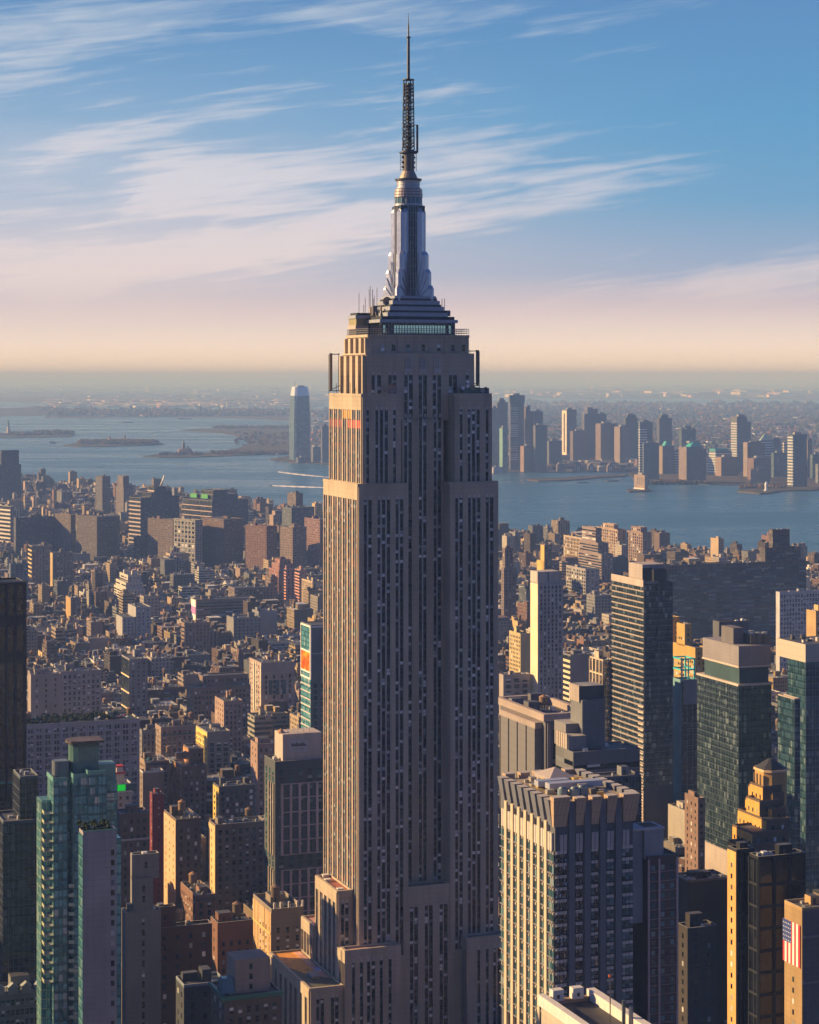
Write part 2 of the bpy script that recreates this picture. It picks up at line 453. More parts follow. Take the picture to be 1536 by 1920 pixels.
b = MB(); b.quad((-90000, -9000, -2), (90000, -9000, -2), (90000, 152000, -2), (-90000, 152000, -2))
tag(b.build('water', mat_water()), kind='structure')
LANDM = mat_land('shore_land', (0.03, 0.035, 0.03), (0.11, 0.08, 0.06))
ISLM = mat_land('island_land', (0.025, 0.04, 0.02), (0.10, 0.075, 0.045), 0.01)
CITYM = mat_land('street_asphalt', (0.04, 0.04, 0.045), (0.075, 0.07, 0.07), 0.03)

def land(name, pts, mat, z=0.6, world_pts=False, bottom=-6.0):
    P = pts if world_pts else [ground(px, py, z) for px, py in pts]
    ar = sum(P[i][0] * P[(i + 1) % len(P)][1] - P[(i + 1) % len(P)][0] * P[i][1] for i in range(len(P)))
    if ar < 0: P = P[::-1]
    m = MB(); m.prism(P, bottom, z, bottom=False)
    return tag(m.build(name, mat), kind='structure')

MANHATTAN = [ground(-900, 880), ground(0, 903), ground(120, 912), ground(250, 924), ground(330, 935), ground(470, 957),
             ground(600, 966), ground(760, 978), ground(940, 1004), ground(1100, 1026), ground(1300, 1042), ground(1536, 1064), ground(2300, 1120),
             (6000, 2000), (6000, -3000), (-6000, -3000), (-6000, 4000)]
land('ground', MANHATTAN, CITYM, 0.0, True)
# New Jersey shore on the right, running back to the far bay
land('jersey_shore', [(905, 889), (930, 886), (975, 884), (1060, 884), (1130, 882), (1172, 880), (1188, 897), (1215, 904), (1270, 905), (1330, 908), (1420, 909),
     (1480, 914), (1536, 918), (1800, 925), (2600, 940), (3200, 790), (2600, 762), (1536, 767), (1400, 763), (1250, 758), (1100, 756), (930, 757), (800, 765), (640, 790), (600, 812), (590, 840), (600, 866), (760, 885)], LANDM)
# far shores up to the horizon
land('far_shore', [(-2500, 748), (0, 753), (160, 757), (330, 759), (560, 757), (700, 749), (930, 746), (1100, 748), (1300, 747), (1536, 749), (4000, 745), (9000, 709.0), (-9000, 709.0)], LANDM, 1.0)
land('bayonne_peninsula', [(86, 776), (140, 771), (240, 773), (330, 770), (460, 768), (560, 767), (640, 768), (720, 776), (640, 786), (560, 789), (420, 783), (330, 781), (230, 782), (150, 784), (84, 783)], LANDM, 1.0)
land('wooded_island', [(-500, 769), (0, 766), (60, 767), (86, 773), (84, 778), (40, 779), (0, 780), (-500, 782)], ISLM, 1.0)
land('statue_island', [(-60, 815), (0, 812), (60, 811), (110, 812), (141, 814), (132, 818), (90, 819), (30, 820), (-60, 820)], ISLM, 1.5)
land('immigrant_island', [(118, 835), (140, 831), (190, 829), (250, 828), (300, 829), (309, 832), (270, 834), (200, 836.5), (150, 837)], ISLM, 1.5)
land('park_peninsula', [(268, 855), (310, 850), (360, 849.5), (410, 847), (446, 840), (464, 832), (468, 825), (452, 818), (420, 812), (380, 809), (336, 807), (372, 804), (400, 803), (430, 800), (470, 800), (560, 799), (640, 797), (640, 852), (560, 852), (520, 850), (430, 854), (350, 857), (300, 857)], ISLM, 1.2)
land('tower_shore', [(506, 860), (540, 855), (620, 850), (700, 846), (700, 866), (620, 869), (560, 867), (515, 863)], LANDM, 1.5)
land('stone_pier', [(988, 897), (1040, 896), (1100, 892), (1160, 889.5), (1178, 889), (1172, 892), (1120, 895), (1060, 900), (1010, 901), (990, 899)], LANDM, 1.5)
land('shaft_pier', [(1176, 917), (1216, 916), (1222, 919), (1180, 921)], LANDM, 2.0)
land('park_pier', [(1382, 920), (1420, 913), (1480, 912), (1536, 914), (1530, 918), (1470, 919), (1440, 924), (1425, 924.5)], ISLM, 2.0)
land('round_pier', [(982, 1004), (1005, 1001), (1042, 1001), (1052, 1003), (1020, 1008), (990, 1009)], LANDM, 2.0)
land('long_pier', [(468, 966), (530, 961), (530, 963), (470, 969)], LANDM, 2.0)

# air: one closed volume round everything
def haze():
    m = MB(); m.box(-95000, -9500, -8, 95000, 156000, 462)
    mt, t = newmat('haze_air')
    out = t.n('ShaderNodeOutputMaterial')
    v = t.n('ShaderNodeVolumePrincipled', ins={'Color': (0.27, 0.47, 1.0, 1), 'Absorption Color': (0.62, 0.62, 0.62, 1.0), 'Density': 8.0e-5, 'Anisotropy': 0.0})
    t.link(v.outputs[0], out.inputs['Volume'])
    o = m.build('haze', mt)
    tag(o, kind='stuff')
haze()

# breeze-blown low hills at the far edge
def hill(name, pts, mat):
    """ridge polyline of (px, base py, top py)"""
    m = MB()
    n = len(pts)
    for k, (px, pb, pt) in enumerate(pts):
        Y = gY(pb); x = gx(px, Y); z = gz(pt, Y)
        m.v += [(x, Y, -5), (x, Y + 400, max(z, 1)), (x, Y + 2500, -5)]
    for k in range(n - 1):
        a = 3 * k
        m.face([a, a + 3, a + 4, a + 1]); m.face([a + 1, a + 4, a + 5, a + 2])
    return tag(m.build(name, mat), kind='structure')
r2 = random.Random(3)
hill('hills', [(-700 + i * 40, 719, 711.5 - 2.5 * math.exp(-((i - 22) / 9.0) ** 2) - r2.random() * 0.5) for i in range(46)], LANDM)
hill('island_hill', [(-60, 775, 774), (-20, 775, 767), (0, 775, 766.5), (30, 775, 765.5), (50, 775, 762.5), (66, 775, 764), (80, 775, 768), (92, 775, 774)], ISLM)

# ---------------------------------------------------------------- shore woods, sprawl (nobody could count them)
def crown_blob(m, x, y, z, r, h, c, rr):
    """ragged leafy lump of small tilted faces"""
    for k in range(7):
        a = rr.uniform(0, 6.28); d = r * rr.uniform(0.1, 0.9)
        px, py, pz = x + d * math.cos(a), y + d * math.sin(a), z + h * rr.uniform(0.25, 0.95)
        s = r * rr.uniform(0.35, 0.6)
        f = rr.uniform(0.6, 1.4)
        cc = (c[0] * f, c[1] * f, c[2] * f)
        b0 = len(m.v)
        for i in range(5):
            t_ = a + i * 1.2566
            m.v.append((px + s * math.cos(t_), py + s * math.sin(t_), pz + rr.uniform(-0.4, 0.4) * s))
        m.v.append((px, py, pz + s * 0.9)); m.v.append((px, py, pz - s * 0.8))
        for i in range(5):
            j = (i + 1) % 5
            m.face([b0 + i, b0 + j, b0 + 5], 0, cc); m.face([b0 + j, b0 + i, b0 + 6], 0, cc)

LEAF = mat_plain('foliage', 0.9, 0.0, 0.15)
def woods(name, regions, seed, size=(7, 14), h=(8, 16), cols=((0.05, 0.06, 0.025), (0.13, 0.07, 0.03), (0.07, 0.05, 0.035))):
    rr = random.Random(seed); m = MB()
    for (x0, y0, x1, y1, n) in regions:
        for _ in range(n):
            px, py = rr.uniform(x0, x1), rr.uniform(y0, y1)
            X, Y = ground(px, py)
            s = max(1.0, Y / 9000.0)
            crown_blob(m, X, Y, 0, rr.uniform(*size) * s * 1.2, rr.uniform(*h) * s, rr.choice(cols), rr)
    o = m.build(name, LEAF); tag(o, kind='stuff'); return o
woods('island_woods', [(68, 813.5, 136, 816, 170), (18, 815, 60, 817.5, 60), (150, 830, 292, 834, 420), (-60, 813, -4, 816, 60)], 5, size=(8, 15), h=(7, 16))
woods('park_woods', [(400, 801, 540, 804, 130), (440, 812, 540, 836, 70), (400, 849, 535, 852, 120), (300, 852, 380, 854, 60), (1390, 913, 1470, 917, 60), (1215, 906, 1330, 907.5, 60)], 6, size=(6, 11), h=(5, 10))
woods('far_woods', [(930, 760, 1540, 800, 900), (930, 800, 1540, 850, 700), (590, 770, 930, 830, 200), (90, 774, 560, 781, 380)], 8, size=(12, 26), h=(10, 20))
woods('street_trees', [(0, 1040, 60, 1062, 70), (500, 985, 600, 1010, 80), (395, 1095, 470, 1120, 60), (1000, 1055, 1050, 1075, 60), (950, 1010, 1010, 1030, 60), (1100, 1080, 1180, 1100, 50), (560, 1030, 605, 1050, 40)], 9, size=(5, 8), h=(9, 15), cols=((0.05, 0.055, 0.02), (0.10, 0.08, 0.025), (0.07, 0.045, 0.02)))

def sprawl():
    rr = random.Random(12); m = MB()
    def put(px, py, s, hmax, lightness):
        X, Y = ground(px, py)
        s = s * Y / 8000.0
        w, d, h = s * rr.uniform(0.6, 2.0), s * rr.uniform(0.5, 1.3), hmax * rr.uniform(0.4, 1.0) * max(1, Y / 14000)
        g = rr.choice(lightness)
        c = tuple(g * k for k in (1.0, 0.93, 0.85))
        if rr.random() < 0.25: c = (g * 0.9, g * 0.5, g * 0.4)
        a = rr.uniform(-0.4, 0.6); ca, sa = math.cos(a), math.sin(a)
        P = [(X + i * w / 2 * ca - j * d / 2 * sa, Y + i * w / 2 * sa + j * d / 2 * ca) for i, j in ((-1, -1), (1, -1), (1, 1), (-1, 1))]
        m.prism(P, 0, h, c + (rr.random(),), 0, mt=1, ct=tuple(min(0.8, k * 1.1) for k in c), bottom=False)
    G1 = (0.12, 0.2, 0.3, 0.4, 0.6, 0.8)
    for _ in range(3400): put(rr.uniform(905, 1560), 760 + 95 * rr.random() ** 1.2, 26, 14, G1)
    for _ in range(500): put(rr.uniform(905, 1560), rr.uniform(845, 885), 34, 20, (0.1, 0.15, 0.25, 0.35))
    for _ in range(300): put(rr.uniform(590, 700), rr.uniform(770, 850), 26, 14, G1)
    for _ in range(700): put(rr.uniform(0, 1560), rr.uniform(716, 745), 30, 12, (0.12, 0.2, 0.3, 0.7))
    for _ in range(600): put(rr.uniform(90, 600), rr.uniform(750, 764), 30, 12, (0.2, 0.3, 0.6, 0.8))
    for _ in range(120): put(rr.uniform(175, 420), rr.uniform(757, 762), 34, 14, (0.7, 0.8))
    for _ in range(220): put(rr.uniform(100, 560), rr.uniform(771, 781), 26, 12, (0.2, 0.3, 0.5))
    for _ in range(90): put(rr.uniform(960, 1536), rr.uniform(735, 745), 60, 25, (0.3, 0.6, 0.8))
    tag(m.build('distant_town', [FAR, ROOF]), kind='stuff')
sprawl()
# ---------------------------------------------------------------- building tools
# local frame of a building: x runs along its shaded front (away to the right), y runs back from us, z up; x=0 is its sunlit side
def window_mesh(ax, w, h, mat, cache={}):
    k = (ax, round(w, 2), round(h, 2), mat.name)
    if k not in cache:
        m = MB()
        for (p, q) in (((0, h * 0.47), (h * 0.53, h)) if 2.0 < h < 2.9 else ((0, h),)):      # two sashes
            if ax == 'E': m.box(-0.05, -w / 2, p, 0.12, w / 2, q)
            else: m.box(-w / 2, -0.05, p, w / 2, 0.12, q)
        o = m.build('window', mat); cache[k] = o.data
        bpy.data.objects.remove(o)
    return cache[k]

class Acc:
    """collects the pieces of one building; finish() links them under its root"""
    def __init__(s, rt, wall=LIME, wmat=None):
        s.rt, s.wall = rt, wall
        s.wmat = wmat or WALL
        s.mb = {}
        s.mats = {}
        s.win = []

    def part(s, name, mat):
        if name not in s.mb:
            s.mb[name] = MB(); s.mats[name] = mat
        return s.mb[name]

    def window(s, ax, plane, a, z, w, h, mat):
        s.win.append((z + (0.001 * a), ax, plane, a, z, w, h, mat))

    def finish(s, cap=100):
        for n, m in s.mb.items():
            o = m.build(n, s.mats[n], s.rt)
            if o and n in ('panel', 'sill', 'spandrel'): o['kind'] = 'stuff'
        s.win.sort(key=lambda q: -q[0])
        for (_, ax, pl, a, z, w, h, mat) in s.win[:cap]:
            o = bpy.data.objects.new('window', window_mesh(ax, w, h, mat))
            COL.objects.link(o); o.parent = s.rt
            o.location = (pl, a, z) if ax == 'E' else (a, pl, z)
        rest = s.win[cap:]
        bym = {}
        for q in rest: bym.setdefault(q[7].name, []).append(q)
        if rest:
            m = MB(); mats = []
            for k, (nm, qs) in enumerate(bym.items()):
                mats.append(qs[0][7])
                for (_, ax, pl, a, z, w, h, mat) in qs:
                    for (p, q) in (((0, h * 0.47), (h * 0.53, h)) if 2.0 < h < 2.9 else ((0, h),)):
                        if ax == 'E': m.box(pl - 0.05, a - w / 2, z + p, pl + 0.12, a + w / 2, z + q, m=k, bottom=False)
                        else: m.box(a - w / 2, pl - 0.05, z + p, a + w / 2, pl + 0.12, z + q, m=k, bottom=False)
            tag(m.build('windows_below', mats, s.rt), kind='stuff')


def fbox(m, ax, plane, a0, a1, z0, z1, out, inn=0.0, c=(0.4, 0.4, 0.4), mi=0):
    """a box lying on a face, proud by out"""
    if a1 <= a0 or z1 <= z0: return
    if ax == 'E': m.box(plane - out, a0, z0, plane + inn, a1, z1, c, mi)
    else: m.box(a0, plane - out, z0, a1, plane + inn, z1, c, mi)


def face(A, ax, plane, a0, a1, z0, z1, spec, vis=0.0):
    """clothes one face. spec: dict(kind=...)"""
    if not spec: return
    k = spec['kind']
    W = a1 - a0
    fh = spec.get('fh', 3.6)
    zt = z1 - spec.get('top', 1.2)
    nfl = int((zt - z0) / fh)
    floors = [zt - (i + 1) * fh for i in range(nfl)]
    floors = [z for z in floors if z > vis - 12]
    g = mat_window(spec.get('glass', 'dark'))
    tc = spec.get('trim', tuple(min(0.8, q * 1.15) for q in A.wall))
    if k == 'punch':
        bw, ww, wh = spec.get('bw', 3.0), spec.get('ww', 1.3), spec.get('wh', 1.9)
        pair = spec.get('pair', 0)
        mg = spec.get('margin', 0.8)
        n = max(1, int((W - 2 * mg) / bw)); bw = (W - 2 * mg) / n
        for z in floors:
            for i in range(n):
                a = a0 + mg + (i + 0.5) * bw
                if pair:
                    for d in (-1, 1): A.window(ax, plane, a + d * (ww / 2 + 0.25), z + (fh - wh) * 0.45, ww, wh, g)
                else:
                    A.window(ax, plane, a, z + (fh - wh) * 0.45, ww, wh, g)
            if spec.get('sill'):
                fbox(A.part('string_course', WALL), ax, plane, a0, a1, z - 0.02, z + 0.22, 0.12, c=tc)
        if spec.get('pier'):
            for i in range(n + 1):
                a = a0 + mg + i * bw
                fbox(A.part('pier', WALL), ax, plane, max(a0, a - 0.45), min(a1, a + 0.45), max(0, min(floors or [z0])), z1 - 0.4, 0.3, c=tc)
        for zz in spec.get('bands', ()):
            fbox(A.part('cornice', WALL), ax, plane, a0 - 0.3, a1 + 0.3, z1 - zz, z1 - zz + 0.8, 0.55, c=tc)
    elif k == 'ribbon':
        wh = spec.get('wh', 1.8)
        bw = spec.get('bw', 6.0)
        n = max(1, round(W / bw))
        for z in floors:
            for i in range(n):
                b0, b1 = a0 + 0.3 + (W - 0.6) * i / n, a0 + 0.3 + (W - 0.6) * (i + 1) / n
                A.window(ax, plane, (b0 + b1) / 2, z + 0.3, b1 - b0 - 0.12, wh, g)
    elif k == 'bands':      # glass face with pale floor bands standing proud
        gm = spec['gm']
        fbox(A.part('glass_wall', gm), ax, plane, a0 + 0.1, a1 - 0.1, z0, z1 - 0.3, 0.10)
        m = A.part('spandrel', spec.get('bandmat', WALL))
        for z in floors:
            fbox(m, ax, plane, a0, a1, z, z + spec.get('bh', 0.9), 0.45, -0.11, c=spec.get('bc', WHITE))
        if spec.get('bw'):
            m = A.part('mullion', METAL); n = int(W / spec['bw'])
            for i in range(1, n):
                a = a0 + W * i / n
                fbox(m, ax, plane, a - 0.06, a + 0.06, max(z0, vis - 10), z1 - 0.4, 0.22, -0.11, c=SLATE)
    elif k == 'curtain':
        gm = spec['gm']
        fbox(A.part('glass_wall', gm), ax, plane, a0 + 0.06, a1 - 0.06, z0, z1 - 0.1, 0.12)
        m = A.part('mullion', METAL)
        n = max(1, int(W / spec.get('bw', 1.6)))
        mc = spec.get('mc', (0.16, 0.18, 0.20))
        for i in range(n + 1):
            a = a0 + W * i / n
            fbox(m, ax, plane, a - 0.07, a + 0.07, max(z0, vis - 10), z1, 0.24, -0.13, c=mc)
        for z in floors:
            fbox(m, ax, plane, a0, a1, z, z + 0.22, 0.20, -0.13, c=mc)
    elif k == 'grid':       # heavy frame of piers and beams over glass
        gm = spec['gm']
        fbox(A.part('glass_wall', gm), ax, plane, a0 + 0.06, a1 - 0.06, z0, z1 - 0.1, 0.08)
        bw = spec.get('bw', 4.0); n = max(1, round(W / bw)); t_ = spec.get('t', 0.5); dp = spec.get('dp', 0.5)
        cc = spec.get('fc', A.wall)
        m = A.part('frame', WALL)
        for i in range(n + 1):
            a = a0 + W * i / n
            fbox(m, ax, plane, max(a0, a - t_), min(a1, a + t_), max(z0, vis - 10), z1, dp, -0.09, c=cc)
        for z in floors:
            for i in range(n):
                p0 = a0 + W * i / n + t_; p1 = a0 + W * (i + 1) / n - t_
                fbox(m, ax, plane, p0, p1, z - t_, z + t_, dp - 0.12, -0.09, c=cc)
        m2 = A.part('mullion', METAL)
        if spec.get('mull', 1):
            for i in range(n):
                a = a0 + W * (i + 0.5) / n
                fbox(m2, ax, plane, a - 0.06, a + 0.06, max(z0, vis - 10), z1 - 0.5, 0.16, -0.09, c=SLATE)


def tank(rt, x, y, z, r=1.9, h=3.6, legs=3.0, c=(0.17, 0.105, 0.06), rc=None, rr=None):
    m = MB()
    for sx in (-1, 1):
        for sy in (-1, 1):
            m.bar((x + sx * r * 0.65, y + sy * r * 0.65, z), (x + sx * r * 0.6, y + sy * r * 0.6, z + legs), 0.13, (0.07, 0.07, 0.07))
    m.box(x - r * 0.8, y - r * 0.8, z + legs - 0.25, x + r * 0.8, y + r * 0.8, z + legs, (0.08, 0.08, 0.08))
    stand = m; m = MB()
    m.cyl(x, y, z + legs + 0.01, z + legs + h, r, n=14, c=c)
    m.cyl(x, y, z + legs + h + 0.01, z + legs + h + r * 0.62, r * 1.1, 0, n=14, c=rc or (c[0] * 1.6, c[1] * 1.4, c[2] * 1.3))
    t_ = m.build('water_tank', WOOD, rt); stand.build('stand', METAL, t_); return t_


def roofscape(rt, x0, y0, x1, y1, z, rr, tanks=0, bulk=2, ac=4, wall=BROWN, par=1.0, pc=None, rc=TAR, near=True):
    """parapet, roofing, bulkheads, tanks, plant on one roof rectangle"""
    w, d = x1 - x0, y1 - y0
    if par > 0:
        m = MB(); t = 0.35; c = pc or wall
        m.box(x0, y0, z, x1, y0 + t, z + par, c, m=0, mt=1, ct=(0.42, 0.40, 0.37)); m.box(x0, y1 - t, z, x1, y1, z + par, c, m=0, mt=1, ct=(0.42, 0.40, 0.37))
        m.box(x0, y0 + t, z, x0 + t, y1 - t, z + par, c, m=0, mt=1, ct=(0.42, 0.40, 0.37)); m.box(x1 - t, y0 + t, z, x1, y1 - t, z + par, c, m=0, mt=1, ct=(0.42, 0.40, 0.37))
        m.build('parapet', [WALL, PAINT], rt)
    m = MB(); m.box(x0 + 0.36, y0 + 0.36, z + 0.004, x1 - 0.36, y1 - 0.36, z + 0.12, rc)
    m.build('roof', ROOF, rt)
    spots = []
    for _ in range(bulk):
        bw, bd, bh = min(w * 0.45, rr.uniform(3, 8)), min(d * 0.45, rr.uniform(3, 8)), rr.uniform(2.6, 5.5)
        bx, by = rr.uniform(x0 + 1, max(x0 + 1.1, x1 - bw - 1)), rr.uniform(y0 + d * 0.25, max(y0 + d * 0.25 + 0.1, y1 - bd - 1))
        if any(abs(bx - q[0]) < (bw + q[2]) * 0.6 and abs(by - q[1]) < (bd + q[3]) * 0.6 for q in spots): continue
        spots.append((bx, by, bw, bd))
        m = MB(); f = rr.uniform(0.7, 1.25); cc = tuple(q * f for q in wall)
        m.box(bx, by, z + 0.13, bx + bw, by + bd, z + bh, cc, m=0, mt=1, ct=rc)
        bk = m.build('bulkhead', [WALL, ROOF], rt)
        m = MB(); m.box(bx + bw * 0.3, by - 0.06, z + 0.2, bx + bw * 0.3 + 1.0, by, z + 2.2, (0.05, 0.05, 0.05)); m.build('door', METAL, bk)
    for _ in range(tanks):
        tx, ty = rr.uniform(x0 + 3, max(x0 + 3.1, x1 - 3)), rr.uniform(y0 + d * 0.3, max(y0 + d * 0.3 + 0.1, y1 - 3))
        hit = [q for q in spots if q[0] - 2 < tx < q[0] + q[2] + 2 and q[1] - 2 < ty < q[1] + q[3] + 2]
        if hit: tx, ty = hit[0][0] + hit[0][2] + 2.6, hit[0][1] + 1.5
        if not (x0 + 2 < tx < x1 - 2): continue
        spots.append((tx - 2, ty - 2, 4, 4))
        tank(rt, tx, ty, z + 0.12, r=rr.uniform(1.6, 2.2), h=rr.uniform(3, 4.2), legs=rr.uniform(2, 4.5), c=rr.choice([(0.17, 0.10, 0.06), (0.12, 0.085, 0.06), (0.22, 0.14, 0.085)]))
    for _ in range(ac):
        s, hh = rr.uniform(0.8, 2.4), rr.uniform(0.7, 1.8)
        bx, by = rr.uniform(x0 + 1, max(x0 + 1.1, x1 - 3)), rr.uniform(y0 + 1, max(y0 + 1.1, y1 - 3))
        if any(q[0] - s < bx < q[0] + q[2] and q[1] - s < by < q[1] + q[3] for q in spots): continue
        spots.append((bx, by, s, s))
        m = MB(); g = rr.choice([0.2, 0.35, 0.55, 0.65])
        m.box(bx, by, z + 0.13, bx + s, by + s * rr.uniform(0.6, 1.3), z + 0.13 + hh, (g, g, g))
        if rr.random() < 0.4: m.cyl(bx + s / 2, by + s / 2, z + 0.13 + hh, z + 0.13 + hh + 0.5, s * 0.3, n=8, c=(g * 0.6,) * 3)
        m.build(rr.choice(['air_conditioner', 'vent_box']), METAL, rt)


def solve(l, c, r, Y, rot=GRID):
    """near corner at pixel c, distance Y; far end of the lit side at pixel l, far end of the front at pixel r -> x, width, depth"""
    x0 = gx(c, Y)
    U = (math.cos(rot), math.sin(rot)); V = (-math.sin(rot), math.cos(rot))
    k = (r - CX) / F
    w = (k * Y - x0) / (U[0] - k * U[1])
    k = (l - CX) / F
    d = (k * Y - x0) / (V[0] - k * V[1])
    return x0, w, d


HEROES = []          # (short name, x, y, z top, footprint polygon in world, screen box)
def note(short, rt, w, d, z, mg=2.0):
    ca, sa = math.cos(rt.rotation_euler.z), math.sin(rt.rotation_euler.z)
    x, y = rt.location.x, rt.location.y
    P = [(x + a * ca - b_ * sa, y + a * sa + b_ * ca) for a, b_ in ((-mg, -mg), (w + mg, -mg), (w + mg, d + mg), (-mg, d + mg))]
    HEROES.append((short, x, y, z, P))


def hero(name, label, cat, l, c, r, yt, Y, short=None, wall=LIME, E=None, N=None, tiers=None, rot=GRID, maxd=None, d=None, w=None,
         tanks=0, bulk=2, ac=5, par=1.0, rc=TAR, pc=None, seed=None, body=None, cap=100, group=None, done=True, wallmat=None, ct=None, flank=None):
    x0, w_, d_ = solve(l, c, r, Y, rot)
    def mute(q, k=0.88, a=0.22):
        g_ = sum(q) / 3; return tuple((v * (1 - a) + g_ * a) * k for v in q)
    wall = mute(wall); body = body and mute(body)
    w = w or w_; d = d or d_
    if maxd: d = min(d, maxd)
    d = max(d, 6.0)
    z = gz(yt, Y)
    rt = root(name, label, cat, x0, Y, 0.0, rot, group)
    A = Acc(rt, wall)
    rr = random.Random(seed if seed is not None else int(l * 7 + yt))
    vis = vis_floor(Y)
    tiers = tiers or [(0, 0, 1, 1, 0, 1)]
    bm = A.part('wall', wallmat or WALL)
    for (u0, v0, u1, v1, t0, t1) in tiers:
        X0, Y0, X1, Y1 = u0 * w, v0 * d, u1 * w, v1 * d
        Z0, Z1 = t0 * z, t1 * z
        bm.box(X0, Y0, Z0, X1, Y1, Z1, body or wall, bottom=False)
        if flank: fbox(A.part('sun_tinted_flank', WALL), 'E', X0, Y0 + 0.05, Y1 - 0.05, Z0, Z1 - 0.05, 0.2, c=flank)  # lit copy of the wall: sunlight put into the cladding colour
        face(A, 'E', X0 - (0.2 if flank else 0), Y0, Y1, Z0, Z1, E, vis)
        face(A, 'N', Y0, X0, X1, Z0, Z1, N, vis)
        roofscape(rt, X0, Y0, X1, Y1, Z1, rr, tanks if t1 == 1 else 0, bulk if t1 == 1 else 0, ac if t1 == 1 else 2, wall, par, pc, rc)
    if done: A.finish(cap)
    note(short, rt, w, d, z)
    return rt, A, w, d, z, rr


def tierpx(A, l, c, r, yt, Y, col, E=None, N=None, z0=0.0, roofc=TAR, par=1.0, bm='wall', d=None, flank=None):
    """add a block to building A given the pixels of its near corner and far ends"""
    x0, w, dd = solve(l, c, r, Y, A.rt.rotation_euler.z)
    d = d or dd
    ca, sa = math.cos(A.rt.rotation_euler.z), math.sin(A.rt.rotation_euler.z)
    dx, dy = x0 - A.rt.location.x, Y - A.rt.location.y
    u, v = dx * ca + dy * sa, -dx * sa + dy * ca
    z = gz(yt, Y)
    m = A.part(bm, WALL); m.box(u, v, z0, u + w, v + d, z, col, bottom=False)
    if flank: fbox(A.part('sun_tinted_flank', WALL), 'E', u, v + 0.05, v + d - 0.05, z0, z - 0.05, 0.2, c=flank)  # block's sunward face in a brighter colour that imitates sunlight
    if E: face(A, 'E', u - (0.2 if flank else 0), v, v + d, z0, z, E, vis_floor(Y))
    if N: face(A, 'N', v, u, u + w, z0, z, N, vis_floor(Y))
    if par:
        p = A.part('parapet', WALL); t = 0.35
        for q in ((u - .05, v - .05, u + w, v + t), (u - .05, v + d - t, u + w, v + d), (u - .05, v + t, u + t, v + d - t), (u + w - t, v + t, u + w, v + d - t)): p.box(q[0], q[1], z + 0.003, q[2], q[3], z + par, tuple(min(.8, k * 1.2) for k in col))
        A.part('roof', ROOF).box(u + t, v + t, z + 0.004, u + w - t, v + d - t, z + 0.1, roofc)
    return u, v, w, d, z
